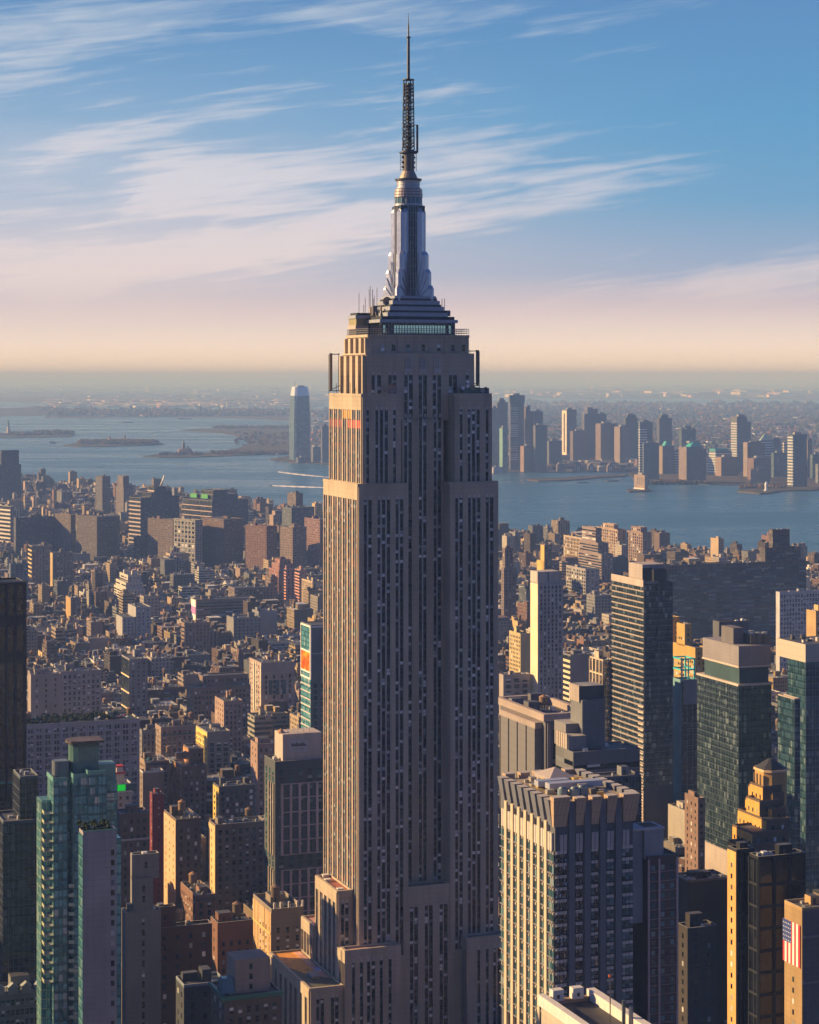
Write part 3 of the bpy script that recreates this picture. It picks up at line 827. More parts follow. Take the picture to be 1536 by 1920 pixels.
# ---------------------------------------------------------------- the big stepped tower
def big_tower():
    X0, Y0 = gx(672, 760), 760.0
    rt = root('skyscraper', 'huge grey limestone art deco skyscraper with stepped crown and needle antenna, centre of the photo', 'skyscraper', X0, Y0)
    A = Acc(rt, LIME)
    LW = (0.43, 0.35, 0.265)
    SP = (0.045, 0.036, 0.040)
    wall = A.part('wall', WALL)
    span = A.part('spandrel', mat_plain('dull_spandrel', 0.55, 0.3))
    trim = A.part('chrome_strip', mat_plain('chrome_strip', 0.35, 0.5))
    FH = 3.66
    def pface(ax, plane, a0, a1, z0, z1, cols, ww=1.35, head=5.0, glass='dark', thin=0.7, dp=0.55, arch=False):
        """columns of windows between stone piers. cols = list of groups of centres"""
        zt = z1 - head
        edges = []
        for g in cols:
            edges.append((g[0] - ww / 2, g[-1] + ww / 2))
        # stone between the groups
        prev = a0
        for e0, e1 in edges:
            fbox(wall, ax, plane, prev, e0, z0, z1, dp, c=LW); prev = e1
        fbox(wall, ax, plane, prev, a1, z0, z1, dp, c=LW)
        for (e0, e1) in edges:
            fbox(wall, ax, plane, e0, e1, zt, z1, dp - 0.02, c=LW)
            fbox(span, ax, plane, e0, e1, z0, zt, 0.04, c=SP if ax == 'N' else (0.15, 0.10, 0.085))  # sunward spandrels get a lighter colour in place of sunlight
        n = int((zt - z0) / FH)
        for g in cols:
            for i in range(len(g) - 1):
                mid = (g[i] + g[i + 1]) / 2; hw = (g[i + 1] - g[i] - ww) / 2
                fbox(trim, ax, plane, mid - max(0.10, hw), mid + max(0.10, hw), z0, zt, 0.33, -0.05, c=(0.36, 0.34, 0.35))
            for e in (g[0] - ww / 2, g[-1] + ww / 2):
                fbox(trim, ax, plane, e - 0.07, e + 0.07, z0, zt, dp + 0.05, -0.05, c=(0.42, 0.39, 0.38))
            if ax == 'N' and not arch:
                for q in g:      # small carved finial over each strip
                    fbox(wall, ax, plane, q - 0.35, q + 0.35, zt, zt + 1.4, dp + 0.16, c=(0.5, 0.45, 0.42))
            for q in g:
                for k in range(n):
                    z = zt - (k + 1) * FH
                    if z < vis_floor(Y0) - 8: break
                    A.window(ax, plane - 0.04, q, z + 0.65, ww - 0.12, 2.35, mat_window(glass))
    def block(u0, v0, u1, v1, z0, z1, par=1.1, c=LW, rc=(0.16, 0.10, 0.08)):
        wall.box(u0, v0, z0, u1, v1, z1, c, bottom=False)
        t = 0.5
        pm = MB()
        for q in ((u0 - 0.52, v0 - 0.52, u1, v0 + t), (u0 - 0.52, v1 - t, u1, v1), (u0 - 0.52, v0 + t, u0 + t, v1 - t), (u1 - t, v0 + t, u1, v1 - t)):
            pm.box(q[0], q[1], z1 + 0.003, q[2], q[3], z1 + par, c)
        pm.build('parapet', WALL, rt); roof = MB()
        roof.box(u0 + t + 0.01, v0 + t + 0.01, z1 + 0.004, u1 - t - 0.01, v1 - t - 0.01, z1 + 0.1, rc)
        roof.build('roof', ROOF, rt)
    LP = [(2.6, 4.5), (7.9, 9.85, 11.8), (15.1, 17.0)]
    RP = [tuple(56 - q for q in reversed(g)) for g in reversed(LP)]
    CT = [(21.1, 23.0), (27.05, 28.95), (33.0, 34.9)]
    B30, B25, B21 = 112.0, 92.8, 80.0
    S72, S81, S85, S86 = 263.0, 296.3, 312.0, 318.6
    # main shaft: two pavilions and a recessed middle
    block(0, 0, 19.6, 40.6, 0, S72); block(36.4, 0, 56, 40.6, 0, S72)
    wall.box(19.6, 7, 0, 36.4, 33.6, S81, LW, bottom=False)
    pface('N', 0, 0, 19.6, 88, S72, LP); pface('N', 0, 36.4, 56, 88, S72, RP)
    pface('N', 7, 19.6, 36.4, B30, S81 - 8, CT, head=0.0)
    ecols = []
    bay = 40.6 / 7
    for i in range(7):
        c0 = (i + 0.5) * bay; ecols.append((c0 - 1.28, c0 + 1.28))
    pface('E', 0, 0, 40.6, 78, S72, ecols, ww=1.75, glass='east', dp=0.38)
    # 72-81
    u0, v0, u1, v1 = 1.9, 1.4, 54.0, 39.2
    block(u0, v0, 17.2, v1, S72, S81); block(38.8, v0, u1, v1, S72, S81)
    pface('N', v0, u0, 17.2, S72 + 1.2, S81, [(4.0,), (7.6, 9.5, 11.4), (14.6,)], ww=1.3)
    pface('N', v0, 38.8, u1, S72 + 1.2, S81, [(41.4,), (44.6, 46.5, 48.4), (52.0,)], ww=1.3)
    bay = (v1 - v0) / 7
    pface('E', u0, v0, v1, S72 + 1.2, S81, [(v0 + (i + 0.5) * bay - 1.15, v0 + (i + 0.5) * bay + 1.15) for i in range(7)], ww=1.6, glass='east', dp=0.38)
    # red and orange hoarding over a few top windows of the lit side
    for i in range(7):
        a0_, a1_ = v0 + (i + 0.18) * bay, v0 + (i + 0.82) * bay
        cc = [(0.75, 0.09, 0.03), (0.75, 0.09, 0.03), (0.70, 0.08, 0.03), (0.35, 0.35, 0.4), (0.30, 0.03, 0.03), (0.30, 0.03, 0.03), (0.25, 0.03, 0.03)][i]
        hm = MB()
        if i != 3: hm.box(u0 - 0.2, a0_, S81 - 5 - 2 * FH + 0.5, u0 - 0.1, a1_, S81 - 5 - FH - 0.2, cc); hm.build('coloured_blind', PAINT, rt)
    hm = MB(); hm.box(u0 - 0.2, v0 + 2.2 * bay, S81 - 8.4, u0 - 0.1, v0 + 3.8 * bay, S81 - 5.2, (0.7, 0.35, 0.02)); hm.build('coloured_blind', PAINT, rt)
    # 81-85 and 85-86
    a0, b0, a1, b1 = 5.6, 7.0, 49.0, 34.4
    block(a0, b0, a1, b1, S81 - 8, S85, par=0.6)
    pface('N', b0, a0, a1, S81 - 9, S81 + 8.5, [(8.1, 10.6), (14.8, 16.7), (21.2, 23.3), (27.0, 29.0), (32.7, 34.8), (39.3, 41.2), (46.2,)], ww=1.55, head=0.5)
    fbox(wall, 'N', b0, a0, a1, S81 + 8.5, S85, 0.53, c=LW)
    eb = (b1 - b0) / 4
    for i in range(5):                      # deep stone ribs of the lit side
        a = b0 + i * eb
        wall.box(a0 - 1.5, max(b0, a - 1.5), S81, a0, min(b1, a + 1.5), S85 - 0.3, LW)
    pface('E', a0, b0, b1, S81 + 0.2, S81 + 8.5, [(b0 + (i + 0.5) * eb - 0.9, b0 + (i + 0.5) * eb + 0.9) for i in range(4)], ww=1.4, glass='east', dp=0.3, head=0.4)
    # carved winged ornaments
    for uc in (22.2, 28.0, 33.8):
        orn = MB()
        orn.prism([(uc - 1.5, b0 - 0.95), (uc + 1.5, b0 - 0.95), (uc + 1.5, b0 - 0.54), (uc - 1.5, b0 - 0.54)], S81 + 8.7, S81 + 10.4, (0.50, 0.45, 0.42))
        for du, hh in ((-0.9, 14.2), (0.0, 14.8), (0.9, 14.2)):
            orn.prism([(uc + du - 0.35, b0 - 0.9), (uc + du + 0.35, b0 - 0.9), (uc + du + 0.35, b0 - 0.54), (uc + du - 0.35, b0 - 0.54)], S81 + 10.4, S81 + hh, (0.42, 0.38, 0.36))
        orn.build('stone_ornament', WALL, rt)
    a2, b2, a3, b3 = 6.9, 8.4, 47.6, 33.2
    block(a2, b2, a3, b3, S85, S86, par=1.0, rc=(0.3, 0.3, 0.3))
    for q in (14.5, 19.5, 26, 32, 38.5):
        fbox(wall, 'N', b2, q - 0.9, q + 0.9, S85, S86, 0.25, c=LW)
    for q in (12.6, 16.9, 22.8, 29.0, 35.2, 41.0, 45.4):
        A.window('N', b2 - 0.02, q, S85 + 1.4, 1.3, 2.5, mat_window('dark'))
    eb2 = (b3 - b2) / 4
    for i in range(5):
        a = b2 + i * eb2
        wall.box(a2 - 1.3, max(b2, a - 1.3), S85, a2, min(b3, a + 1.3), S86 - 0.3, LW)
    # deck railing
    rl = A.part('deck_railing', METAL)
    for z in (S86 + 1.8, S86 + 2.6, S86 + 3.3):
        rl.bar((a2, b2, z), (a3, b2, z), 0.07, (0.3, 0.3, 0.3)); rl.bar((a2, b2, z), (a2, b3, z), 0.07, (0.3, 0.3, 0.3)); rl.bar((a3, b2, z), (a3, b3, z), 0.07, (0.3, 0.3, 0.3))
    for i in range(41):
        u = a2 + (a3 - a2) * i / 40; rl.bar((u, b2, S86 + 1.0), (u, b2, S86 + 3.3), 0.05, (0.3, 0.3, 0.3))
    for i in range(25):
        v = b2 + (b3 - b2) * i / 24; rl.bar((a2, v, S86 + 1.0), (a2, v, S86 + 3.3), 0.05, (0.3, 0.3, 0.3))
    # arched middle infill at the 30th floor
    block(19.6, 0.6, 36.4, 7.0, 0, B30, rc=TAR)
    pface('N', 0.6, 19.6, 36.4, 0, B30, CT, head=6.5, arch=True, ww=1.5)
    arc = A.part('stone_arch', WALL)
    for g in CT:
        uc = (g[0] + g[1]) / 2; zt = B30 - 6.5
        for i in range(10):
            p, q = math.pi * i / 10, math.pi * (i + 1) / 10
            arc.prism([(uc + 1.9 * math.cos(p), 0.0), (uc + 2.3 * math.cos(p), 0.0), (uc + 2.3 * math.cos(p), 0.03), (uc + 1.9 * math.cos(p), 0.03)], zt + 1.9 * math.sin(p), zt + 1.9 * math.sin(p) + 0.5, (0.30, 0.27, 0.26), bottom=True)
    # lower wings: stepped blocks on the lit side and front
    def wing(u0, v0, u1, v1, z1, ncols, ecols_, rc=REDROOF, head=4.0):
        block(u0, v0, u1, v1, 0, z1, rc=rc, par=0.8)
        W = u1 - u0
        pface('N', v0, u0, u1, 30, z1, [tuple(u0 + W * q for q in g) for g in ncols], ww=1.35, head=head)
        D = v1 - v0
        pface('E', u0, v0, v1, 20, z1, [(v0 + D * (i + 0.5) / ecols_ - 0.85, v0 + D * (i + 0.5) / ecols_ + 0.85) for i in range(ecols_)], ww=1.35, head=head, glass='east')
    wing(-6.3, 5.2, -0.62, 31, B30, [(0.30, 0.62)], 5)
    wing(-7.2, 31.02, -0.62, 46, B25, [(0.4,)], 4, rc=(0.5, 0.25, 0.18))
    wing(-6.9, -5.6, 14.6, -0.62, B25, [(0.135,), (0.28,), (0.41, 0.50), (0.64,), (0.80,)], 3, rc=(0.5, 0.25, 0.18))
    wing(41.4, -5.6, 62.9, -0.62, B25, [(0.20,), (0.36,), (0.50, 0.59), (0.72,), (0.865,)], 3, rc=TAR)
    wall.box(-6.88, -0.62, 0, -0.02, 5.18, B25 - 0.5, LW, bottom=False)
    wing(-20.2, -4.6, -7.45, 46, B21, [(0.22, 0.36), (0.66, 0.80)], 8, rc=(0.10, 0.105, 0.07), head=3.4)
    def one(name, mat, f):
        q = MB(); f(q); return q.build(name, mat, rt)
    one('sunlit_membrane_patch', ROOF, lambda q: q.prism([(-19.4, 26), (-14.0, 11), (-12.6, 11.5), (-8.6, 45), (-19.4, 45)], B21 + 0.11, B21 + 0.2, (0.72, 0.30, 0.03)))  # orange roof membrane, outlined as the patch where sunlight falls
    one('terrace', ROOF, lambda q: q.prism([(-11.8, 10), (-8.6, 6), (-8.6, 44), (-11.2, 44)], B21 + 0.22, B21 + 0.3, (0.62, 0.32, 0.22)))
    one('plant_box', METAL, lambda q: q.box(-15.5, 7.5, B21 + 0.12, -12.5, 14, B21 + 1.2, (0.3, 0.3, 0.32)))
    for i in range(4): one('sunbed', PAINT, lambda q: q.box(-10.8, 16 + i * 1.1, B21 + 0.31, -9.2, 16.5 + i * 1.1, B21 + 0.9, (0.2, 0.3, 0.7) if i % 2 else (0.7, 0.7, 0.72)))
    for (x, y) in ((-5.6, 7.0), (-5.6, 22.0), (-4.2, 29.0)):
        one('roof_hatch', PAINT, lambda q: q.box(x, y, B30 + 0.11, x + 2.4, y + 2.2, B30 + 1.0, (0.62, 0.60, 0.57)))

    # ---- metal crown
    STEEL = (0.30, 0.32, 0.38); DG = (0.03, 0.035, 0.045)
    CU, CV = 27.5, 20.6
    cr = A.part('crown', mat_plain('crown_metal', 0.5, 0.5))
    gl = A.part('crown_glass', mat_window('dark'))
    def sq(m, a, b, z0, z1, c, cu=CU, cv=CV): m.box(cu - a, cv - b, z0, cu + a, cv + b, z1, c)
    sq(cr, 15.2, 11.0, S86 + 0.11, S86 + 1.2, DG)
    sq(gl, 15.0, 10.8, S86 + 1.2, 324.2, DG)
    lit = A.part('lit_window', mat_litglass())
    n = 26
    for i in range(n):
        u = CU - 14.4 + 28.8 * (i + 0.5) / n
        if 3 < i < 23 or i in (0, 24): lit.box(u - 0.36, CV - 10.9, S86 + 1.6, u + 0.36, CV - 10.81, 323.2, (0.4, 0.8, 0.85))
        cr.box(u + 0.5, CV - 11.1, S86 + 1.2, u + 0.62, CV - 10.8, 324.2, (0.3, 0.3, 0.32))
    sq(cr, 15.8, 11.6, 324.2, 325.4, STEEL); sq(cr, 14.8, 10.6, 325.4, 326.6, DG)
    z = 326.6
    for a, b in ((12.2, 10.2), (11.0, 9.4), (9.6, 8.6)):
        sq(cr, a, b, z, z + 1.5, STEEL); sq(cr, a - 0.8, b - 0.8, z + 1.5, z + 2.3, DG); z += 2.3
    sq(cr, 8.4, 7.6, z, z + 1.0, STEEL); z += 1.0          # 334.5
    # corner lookout room on the sunlit back corner
    lk = A.part('lookout_room', mat_plain('crown_metal', 0.5, 0.5))
    lk.box(7.6, 24.4, S86 + 0.2, 15.5, 33.0, 321.8, (0.2, 0.17, 0.16))
    lk.box(7.2, 24.0, 321.8, 16.6, 33.3, 323.4, (0.5, 0.36, 0.33))
    lk.box(7.6, 24.4, 323.4, 16.0, 33.1, 326.0, (0.30, 0.26, 0.14))
    lk.box(7.2, 24.0, 326.0, 16.6, 33.3, 327.3, STEEL); lk.box(8, 24.8, 327.3, 16, 32.6, 328.2, DG)
    # mast: glass shaft with winged corners
    mast = A.part('mast', mat_plain('mast_metal', 0.42, 0.55))
    MZ0, MZ1 = 334.4, 369.2
    sh = A.part('mast_glass', mat_window('dark'))
    sh.box(CU - 4.9, CV - 4.9, MZ0 - 4, CU + 4.9, CV + 4.9, MZ1, DG)
    for s in (-1, 1):
        for k in range(5):
            o_ = -2.0 + k * 1.0
            mast.box(CU + o_ - 0.09, CV + s * 5.0 - 0.14, MZ0 - 3, CU + o_ + 0.09, CV + s * 5.0 + 0.14, MZ1, (0.35, 0.34, 0.36))
            mast.box(CU + s * 5.0 - 0.14, CV + o_ - 0.09, MZ0 - 3, CU + s * 5.0 + 0.14, CV + o_ + 0.09, MZ1, (0.35, 0.34, 0.36))
        for zz in range(12):
            z_ = MZ0 + zz * 2.9
            mast.box(CU - 2.3, CV + s * 5.0 - 0.1, z_, CU + 2.3, CV + s * 5.0 + 0.1, z_ + 0.12, (0.3, 0.3, 0.32))
    STEEL = (0.46, 0.48, 0.55)
    wg = A.part('mast_wing', mat_plain('wing_metal', 0.34, 0.8))
    for k in range(4):
        ang = math.pi / 4 + k * math.pi / 2
        dx, dy = math.cos(ang), math.sin(ang); px_, py_ = -dy, dx
        for (r1, top, th) in ((6.5, MZ1 - 1.2, 1.9), (7.9, 351.6, 1.55), (9.1, 344.8, 1.25), (10.3, 338.6, 0.95)):
            r0 = 3.0
            P = [(CU + dx * r0 - px_ * 2.6, CV + dy * r0 - py_ * 2.6), (CU + dx * r1 - px_ * th, CV + dy * r1 - py_ * th), (CU + dx * (r1 + 0.35), CV + dy * (r1 + 0.35)), (CU + dx * r1 + px_ * th, CV + dy * r1 + py_ * th), (CU + dx * r0 + px_ * 2.6, CV + dy * r0 + py_ * 2.6)]
            rb = r1 - 0.7
            Q = [(CU + dx * r0 - px_ * 2.4, CV + dy * r0 - py_ * 2.4), (CU + dx * rb - px_ * th * 0.8, CV + dy * rb - py_ * th * 0.8), (CU + dx * (rb + 0.2), CV + dy * (rb + 0.2)), (CU + dx * rb + px_ * th * 0.8, CV + dy * rb + py_ * th * 0.8), (CU + dx * r0 + px_ * 2.4, CV + dy * r0 + py_ * 2.4)]
            z0_ = MZ0 - 3.5
            wg.prism(P, z0_, top - 1.4, STEEL); wg.prism(P, top - 1.399, top, STEEL, top=Q)
        # fanned ribs on the wings
        for sgn in (-1, 1):
            for j in range(5):
                rr_ = 5.2 + j * 1.1; zt = MZ0 + 16.5 - j * 3.1
                s_ = 2.55 - j * 0.33
                wg.bar((CU + dx * 4.4 + sgn * px_ * 2.75, CV + dy * 4.4 + sgn * py_ * 2.75, MZ0 - 2), (CU + dx * rr_ + sgn * px_ * s_, CV + dy * rr_ + sgn * py_ * s_, zt), 0.12, (0.34, 0.35, 0.4))
    # drums at the top of the mast
    STEEL = (0.36, 0.36, 0.40)
    dr = A.part('mast_drum', mat_plain('mast_metal', 0.42, 0.55))
    dr.cyl(CU, CV, MZ1, MZ1 + 0.8, 5.5, n=28, c=STEEL)
    dg = A.part('drum_window', mat_window('blue'))
    dg.cyl(CU, CV, MZ1 + 0.8, MZ1 + 3.4, 5.1, n=28)
    for k in range(18):
        a = k * math.pi / 9; dr.box(CU + 5.15 * math.cos(a) - 0.12, CV + 5.15 * math.sin(a) - 0.12, MZ1 + 0.8, CU + 5.15 * math.cos(a) + 0.12, CV + 5.15 * math.sin(a) + 0.12, MZ1 + 3.4, STEEL)
    z = MZ1 + 3.4
    for (r_, h_, c_) in ((5.5, 0.7, (0.36, 0.30, 0.30)), (5.3, 0.25, DG), (5.45, 0.9, (0.36, 0.30, 0.30)), (5.2, 0.25, DG), (5.35, 0.9, (0.36, 0.30, 0.30)), (5.0, 0.25, DG), (4.7, 0.5, STEEL), (4.35, 1.0, (0.30, 0.32, 0.36)), (4.5, 0.3, STEEL), (4.35, 0.5, (0.4, 0.35, 0.34)), (4.5, 0.25, STEEL), (4.4, 0.5, (0.4, 0.35, 0.34)), (5.0, 0.45, (0.06, 0.06, 0.06)), (5.2, 0.3, (0.04, 0.04, 0.04))):
        dr.cyl(CU, CV, z, z + h_, r_, n=28, c=c_); z += h_
    # antenna
    an = A.part('antenna', mat_plain('antenna_steel', 0.5, 0.4))
    K = (0.06, 0.06, 0.065)
    an.cyl(CU, CV, z, z + 1.2, 3.7, 3.2, n=20, c=(0.30, 0.25, 0.2)); an.cyl(CU, CV, z + 1.2, z + 3.0, 3.2, 2.35, n=20, c=(0.30, 0.25, 0.2))
    an.cyl(CU, CV, z + 3.0, 389.6, 2.2, n=20, c=(0.10, 0.09, 0.09))
    for s in (-1, 1):
        for k in range(11):
            zz = z + 3.6 + k * 0.68
            an.bar((CU + s * 2.1, CV, zz), (CU + s * 3.4, CV, zz), 0.05, K); an.bar((CU, CV + s * 2.1, zz), (CU, CV + s * 3.4, zz), 0.05, K)
        an.bar((CU + s * 3.3, CV, z + 3), (CU + s * 3.3, CV, 389.5), 0.06, K); an.bar((CU, CV + s * 3.3, z + 3), (CU, CV + s * 3.3, 389.5), 0.06, K)
        for zz in (z + 4.2, z + 6, z + 8): an.box(CU + s * 2.4 - 0.3, CV - 0.3, zz, CU + s * 2.4 + 0.3, CV + 0.3, zz + 0.8, K)
    an.cyl(CU, CV, 389.6, 390.0, 3.6, n=20, c=K); an.cyl(CU, CV, 390.0, 390.7, 2.6, 2.2, n=16, c=K)
    zb, zt = 390.7, 417.6
    def hw(z): return 1.75 - 0.35 * (z - zb) / (zt - zb)
    for sx in (-1, 1):
        for sy in (-1, 1):
            an.bar((CU + sx * hw(zb), CV + sy * hw(zb), zb), (CU + sx * hw(zt), CV + sy * hw(zt), zt), 0.17, K)
    k = 0; zz = zb
    while zz < zt - 1.2:
        a, b = hw(zz), hw(zz + 1.3)
        for (p, q) in (((-1, -1), (1, -1)), ((1, -1), (1, 1)), ((1, 1), (-1, 1)), ((-1, 1), (-1, -1))):
            an.bar((CU + p[0] * a, CV + p[1] * a, zz), (CU + q[0] * b, CV + q[1] * b, zz + 1.3), 0.08, K)
            an.bar((CU + p[0] * a, CV + p[1] * a, zz), (CU + q[0] * a, CV + q[1] * a, zz), 0.08, K)
        if k in (1, 2, 4, 5, 7, 12, 14, 16, 17, 18, 19):
            for s in (-1, 1):
                an.box(CU + s * (a + 0.35) - 0.3, CV - 0.5, zz, CU + s * (a + 0.35) + 0.3, CV + 0.5, zz + 0.9, K)
                an.box(CU - 0.5, CV + s * (a + 0.35) - 0.3, zz, CU + 0.5, CV + s * (a + 0.35) + 0.3, zz + 0.9, K)
        an.cyl(CU, CV, zz, zz + 1.3, 0.55 if k % 3 else 0.95, n=8, c=K)
        zz += 1.3; k += 1
    an.cyl(CU, CV, zt, zt + 0.35, 2.3, n=18, c=K)
    an.cyl(CU, CV, zt + 0.35, 434.0, 0.62, 0.55, n=10, c=(0.05, 0.05, 0.06)); an.cyl(CU, CV, 434.0, 434.3, 0.95, n=10, c=K)
    an.cyl(CU, CV, 434.3, 439, 0.36, 0.3, n=8, c=K); an.cyl(CU, CV, 439, 443.6, 0.2, 0.06, n=6, c=K)
    side = A.part('panel_antenna', mat_plain('antenna_steel', 0.5, 0.4))
    side.box(CU + 3.0, CV - 1.0, 390.0, CU + 3.7, CV - 0.4, 400.6, (0.10, 0.08, 0.08)); side.bar((CU + 1.5, CV - 0.7, 400.4), (CU + 3.3, CV - 0.7, 400.4), 0.09, K)
    side.bar((CU + 1.5, CV - 0.7, 390.2), (CU + 3.6, CV - 0.7, 390.2), 0.3, K)
    # big panel antenna frames either side of the upper block
    for (x, y, z0, z1) in ((49.0, 12.0, S81 + 4.0, S85 + 2.0), (4.0, 33.5, S81 + 2.0, S85 + 0.8)):
        s = 1 if x > 20 else -1
        fx = x + s * 3.6
        side.bar((x, y, z0), (fx + 0.6 * s, y, z0), 0.12, K); side.bar((x, y, z0 + 2), (fx + 0.6 * s, y, z0), 0.1, K)
        side.bar((x, y, z1 - 0.4), (fx + 0.6 * s, y, z1 - 0.4), 0.12, K); side.bar((x + s * .5, y, z0), (x + s * .5, y, z1), 0.09, K)
        side.box(fx - 0.45, y - 0.5, z0 + 0.3, fx + 0.45, y + 0.5, z1, (0.12, 0.10, 0.11)); side.bar((fx + s * 0.8, y, z0 - 1.5), (fx + s * 0.8, y, z1 - 0.5), 0.1, (0.2, 0.2, 0.12))
    # whip aerials, dishes and plant on the setbacks
    STL = mat_plain('antenna_steel', 0.5, 0.4)
    rr = random.Random(21)
    for _ in range(9):
        x, y = rr.uniform(9, 18), rr.uniform(24, 32); q = MB(); q.bar((x, y, 328), (x, y, 328 + rr.uniform(3, 11)), 0.09, (0.25, 0.25, 0.25)); q.build('whip_aerial', STL, rt)
    for _ in range(9):
        x, y = rr.uniform(33, 41), rr.uniform(12, 17); q = MB(); q.bar((x, y, 328), (x, y, 328 + rr.uniform(2, 7)), 0.09, (0.25, 0.25, 0.25)); q.build('whip_aerial', STL, rt)
    for _ in range(12):
        x, y = rr.uniform(2.4, 5), rr.uniform(10, 36); q = MB(); q.bar((x, y, S81), (x, y, S81 + rr.uniform(3, 8)), 0.09, (0.2, 0.2, 0.18)); q.build('whip_aerial', STL, rt)
    for _ in range(7):
        x, y = rr.uniform(35, 41), rr.uniform(12, 17); q = MB(); q.box(x, y, 327.0, x + rr.uniform(0.6, 2), y + 1.2, 327.0 + rr.uniform(1.2, 3.2), (0.12, 0.12, 0.13)); q.build('equipment_box', METAL, rt)
    for _ in range(9):
        x, y = rr.uniform(12, 19), rr.uniform(16, 26); q = MB(); q.box(x, y, 327.0, x + rr.uniform(0.6, 2), y + 1.2, 327.0 + rr.uniform(1.2, 4.4), rr.choice([(0.4, 0.36, 0.34), (0.15, 0.13, 0.12), (0.5, 0.47, 0.42)])); q.build('equipment_box', METAL, rt)
    q = MB(); q.box(50, 2.5, S81 + 1.1, 53.5, 5.5, S81 + 3.2, (0.05, 0.10, 0.10)); q.build('equipment_box', METAL, rt); q = MB(); q.box(43, 2.2, S81 + 1.1, 49.6, 5.5, S81 + 3.4, (0.06, 0.11, 0.11)); q.build('equipment_box', METAL, rt)
    def dish(x, y, z, r, c):
        m = MB(); n = 16
        m.v.append((x, y + r * 0.15, z))
        for k in range(n): a = 2 * math.pi * k / n; m.v.append((x + r * math.cos(a), y - r * 0.25, z + r * math.sin(a)))
        for k in range(n): m.face([0, 1 + (k + 1) % n, 1 + k], 0, c)
        m.cyl(x, y + r * 0.2, z - r - 0.6, z, 0.12, n=6, c=(0.3, 0.3, 0.3))
        m.build('dish_antenna', PAINT, rt)
    dish(14.5, 3.6, S81 + 2.9, 1.9, (0.33, 0.22, 0.18))
    for (x, z, r, c) in ((42.6, 3.2, 0.7, (0.7, 0.7, 0.7)), (44.6, 5.6, 0.75, (0.75, 0.75, 0.75)), (44.6, 3.9, 0.7, (0.7, 0.7, 0.7)), (46.6, 3.4, 0.95, (0.35, 0.27, 0.15)), (50.6, 2.2, 0.9, (0.3, 0.3, 0.3)), (51.9, 2.9, 0.7, (0.1, 0.1, 0.1)), (41.2, 4.5, 0.45, (0.4, 0.4, 0.4))):
        dish(x, 2.2, S81 + z, r, c)
    dish(17.5, 17.5, 332.5, 1.7, (0.3, 0.25, 0.22))
    A.finish(100)
    note('the huge central skyscraper', rt, 56, 41, 320, 8)
    HEROES[-1][4][:] = [(X0 - 24, Y0 - 14), (X0 + 68, Y0 + 18), (X0 + 50, Y0 + 66), (X0 - 42, Y0 + 40)]

def mat_litglass():
    if 'lit_glass' in MATS: return MATS['lit_glass']
    m, t = newmat('lit_glass')
    out = t.n('ShaderNodeOutputMaterial')
    e = t.n('ShaderNodeEmission', ins={'Color': (0.42, 0.72, 0.80, 1), 'Strength': 0.2})
    t.link(e.outputs[0], out.inputs[0]); MATS['lit_glass'] = m
    return m
big_tower()
# ---------------------------------------------------------------- near and middle distance buildings, one by one
GM_BLACK = mat_curtain('black_glass', (0.008, 0.012, 0.016), (0.015, 0.03, 0.035), (0.10, 0.11, 0.07), 4.0, 9.0, 0.10, 0.9)
GM_VOID = mat_curtain('unlit_glass', (0.004, 0.005, 0.008), (0.008, 0.010, 0.014), (0.02, 0.024, 0.03), 3.0, 3.7, 0.2, 0.3)
GM_GOLD = mat_curtain('reflection_tinted_glass', (0.30, 0.42, 0.40), (0.55, 0.62, 0.52), (0.85, 0.85, 0.70), 2.2, 4.5, 0.10, 1.0, 0.15)  # pale warm reflections are put into the pane colours
GM_TEAL = mat_curtain('teal_glass', (0.05, 0.20, 0.24), (0.14, 0.40, 0.46), (0.52, 0.60, 0.60), 1.5, 3.2, 0.08, 0.6, 0.25)
GM_AQUA = mat_curtain('aqua_glass', (0.04, 0.20, 0.22), (0.10, 0.36, 0.38), (0.30, 0.50, 0.50), 1.9, 3.15, 0.1, 0.6, 0.1)
GM_DTEAL = mat_curtain('dark_teal_glass', (0.02, 0.04, 0.055), (0.06, 0.10, 0.13), (0.30, 0.38, 0.40), 1.5, 3.3, 0.08, 0.7, 0.45)
GM_GREY = mat_curtain('grey_glass', (0.015, 0.02, 0.028), (0.03, 0.04, 0.05), (0.10, 0.11, 0.12), 1.5, 3.5, 0.12, 0.4)
GM_REFL = mat_curtain('mirror_glass', (0.20, 0.18, 0.18), (0.42, 0.38, 0.37), (0.85, 0.80, 0.80), 1.7, 3.3, 0.06, 1.0, 0.8)
GM_BLUE = mat_curtain('blue_glass', (0.03, 0.08, 0.11), (0.08, 0.19, 0.25), (0.35, 0.48, 0.52), 1.6, 3.5, 0.08, 0.6, 0.5)

DIM = 0.85
def P(bw=3.0, ww=1.3, wh=1.9, fh=3.6, **k): return dict(kind='punch', bw=bw, ww=ww, wh=wh, fh=fh, **k)
def RB(bw=6, wh=1.7, fh=3.6, **k): return dict(kind='ribbon', bw=bw, wh=wh, fh=fh, **k)
def CW(gm, bw=1.6, fh=3.4, **k): return dict(kind='curtain', gm=gm, bw=bw, fh=fh, **k)
def GR(gm, bw=4, fh=3.8, **k): return dict(kind='grid', gm=gm, bw=bw, fh=fh, **k)
def BN(gm, fh=3.6, **k): return dict(kind='bands', gm=gm, fh=fh, **k)

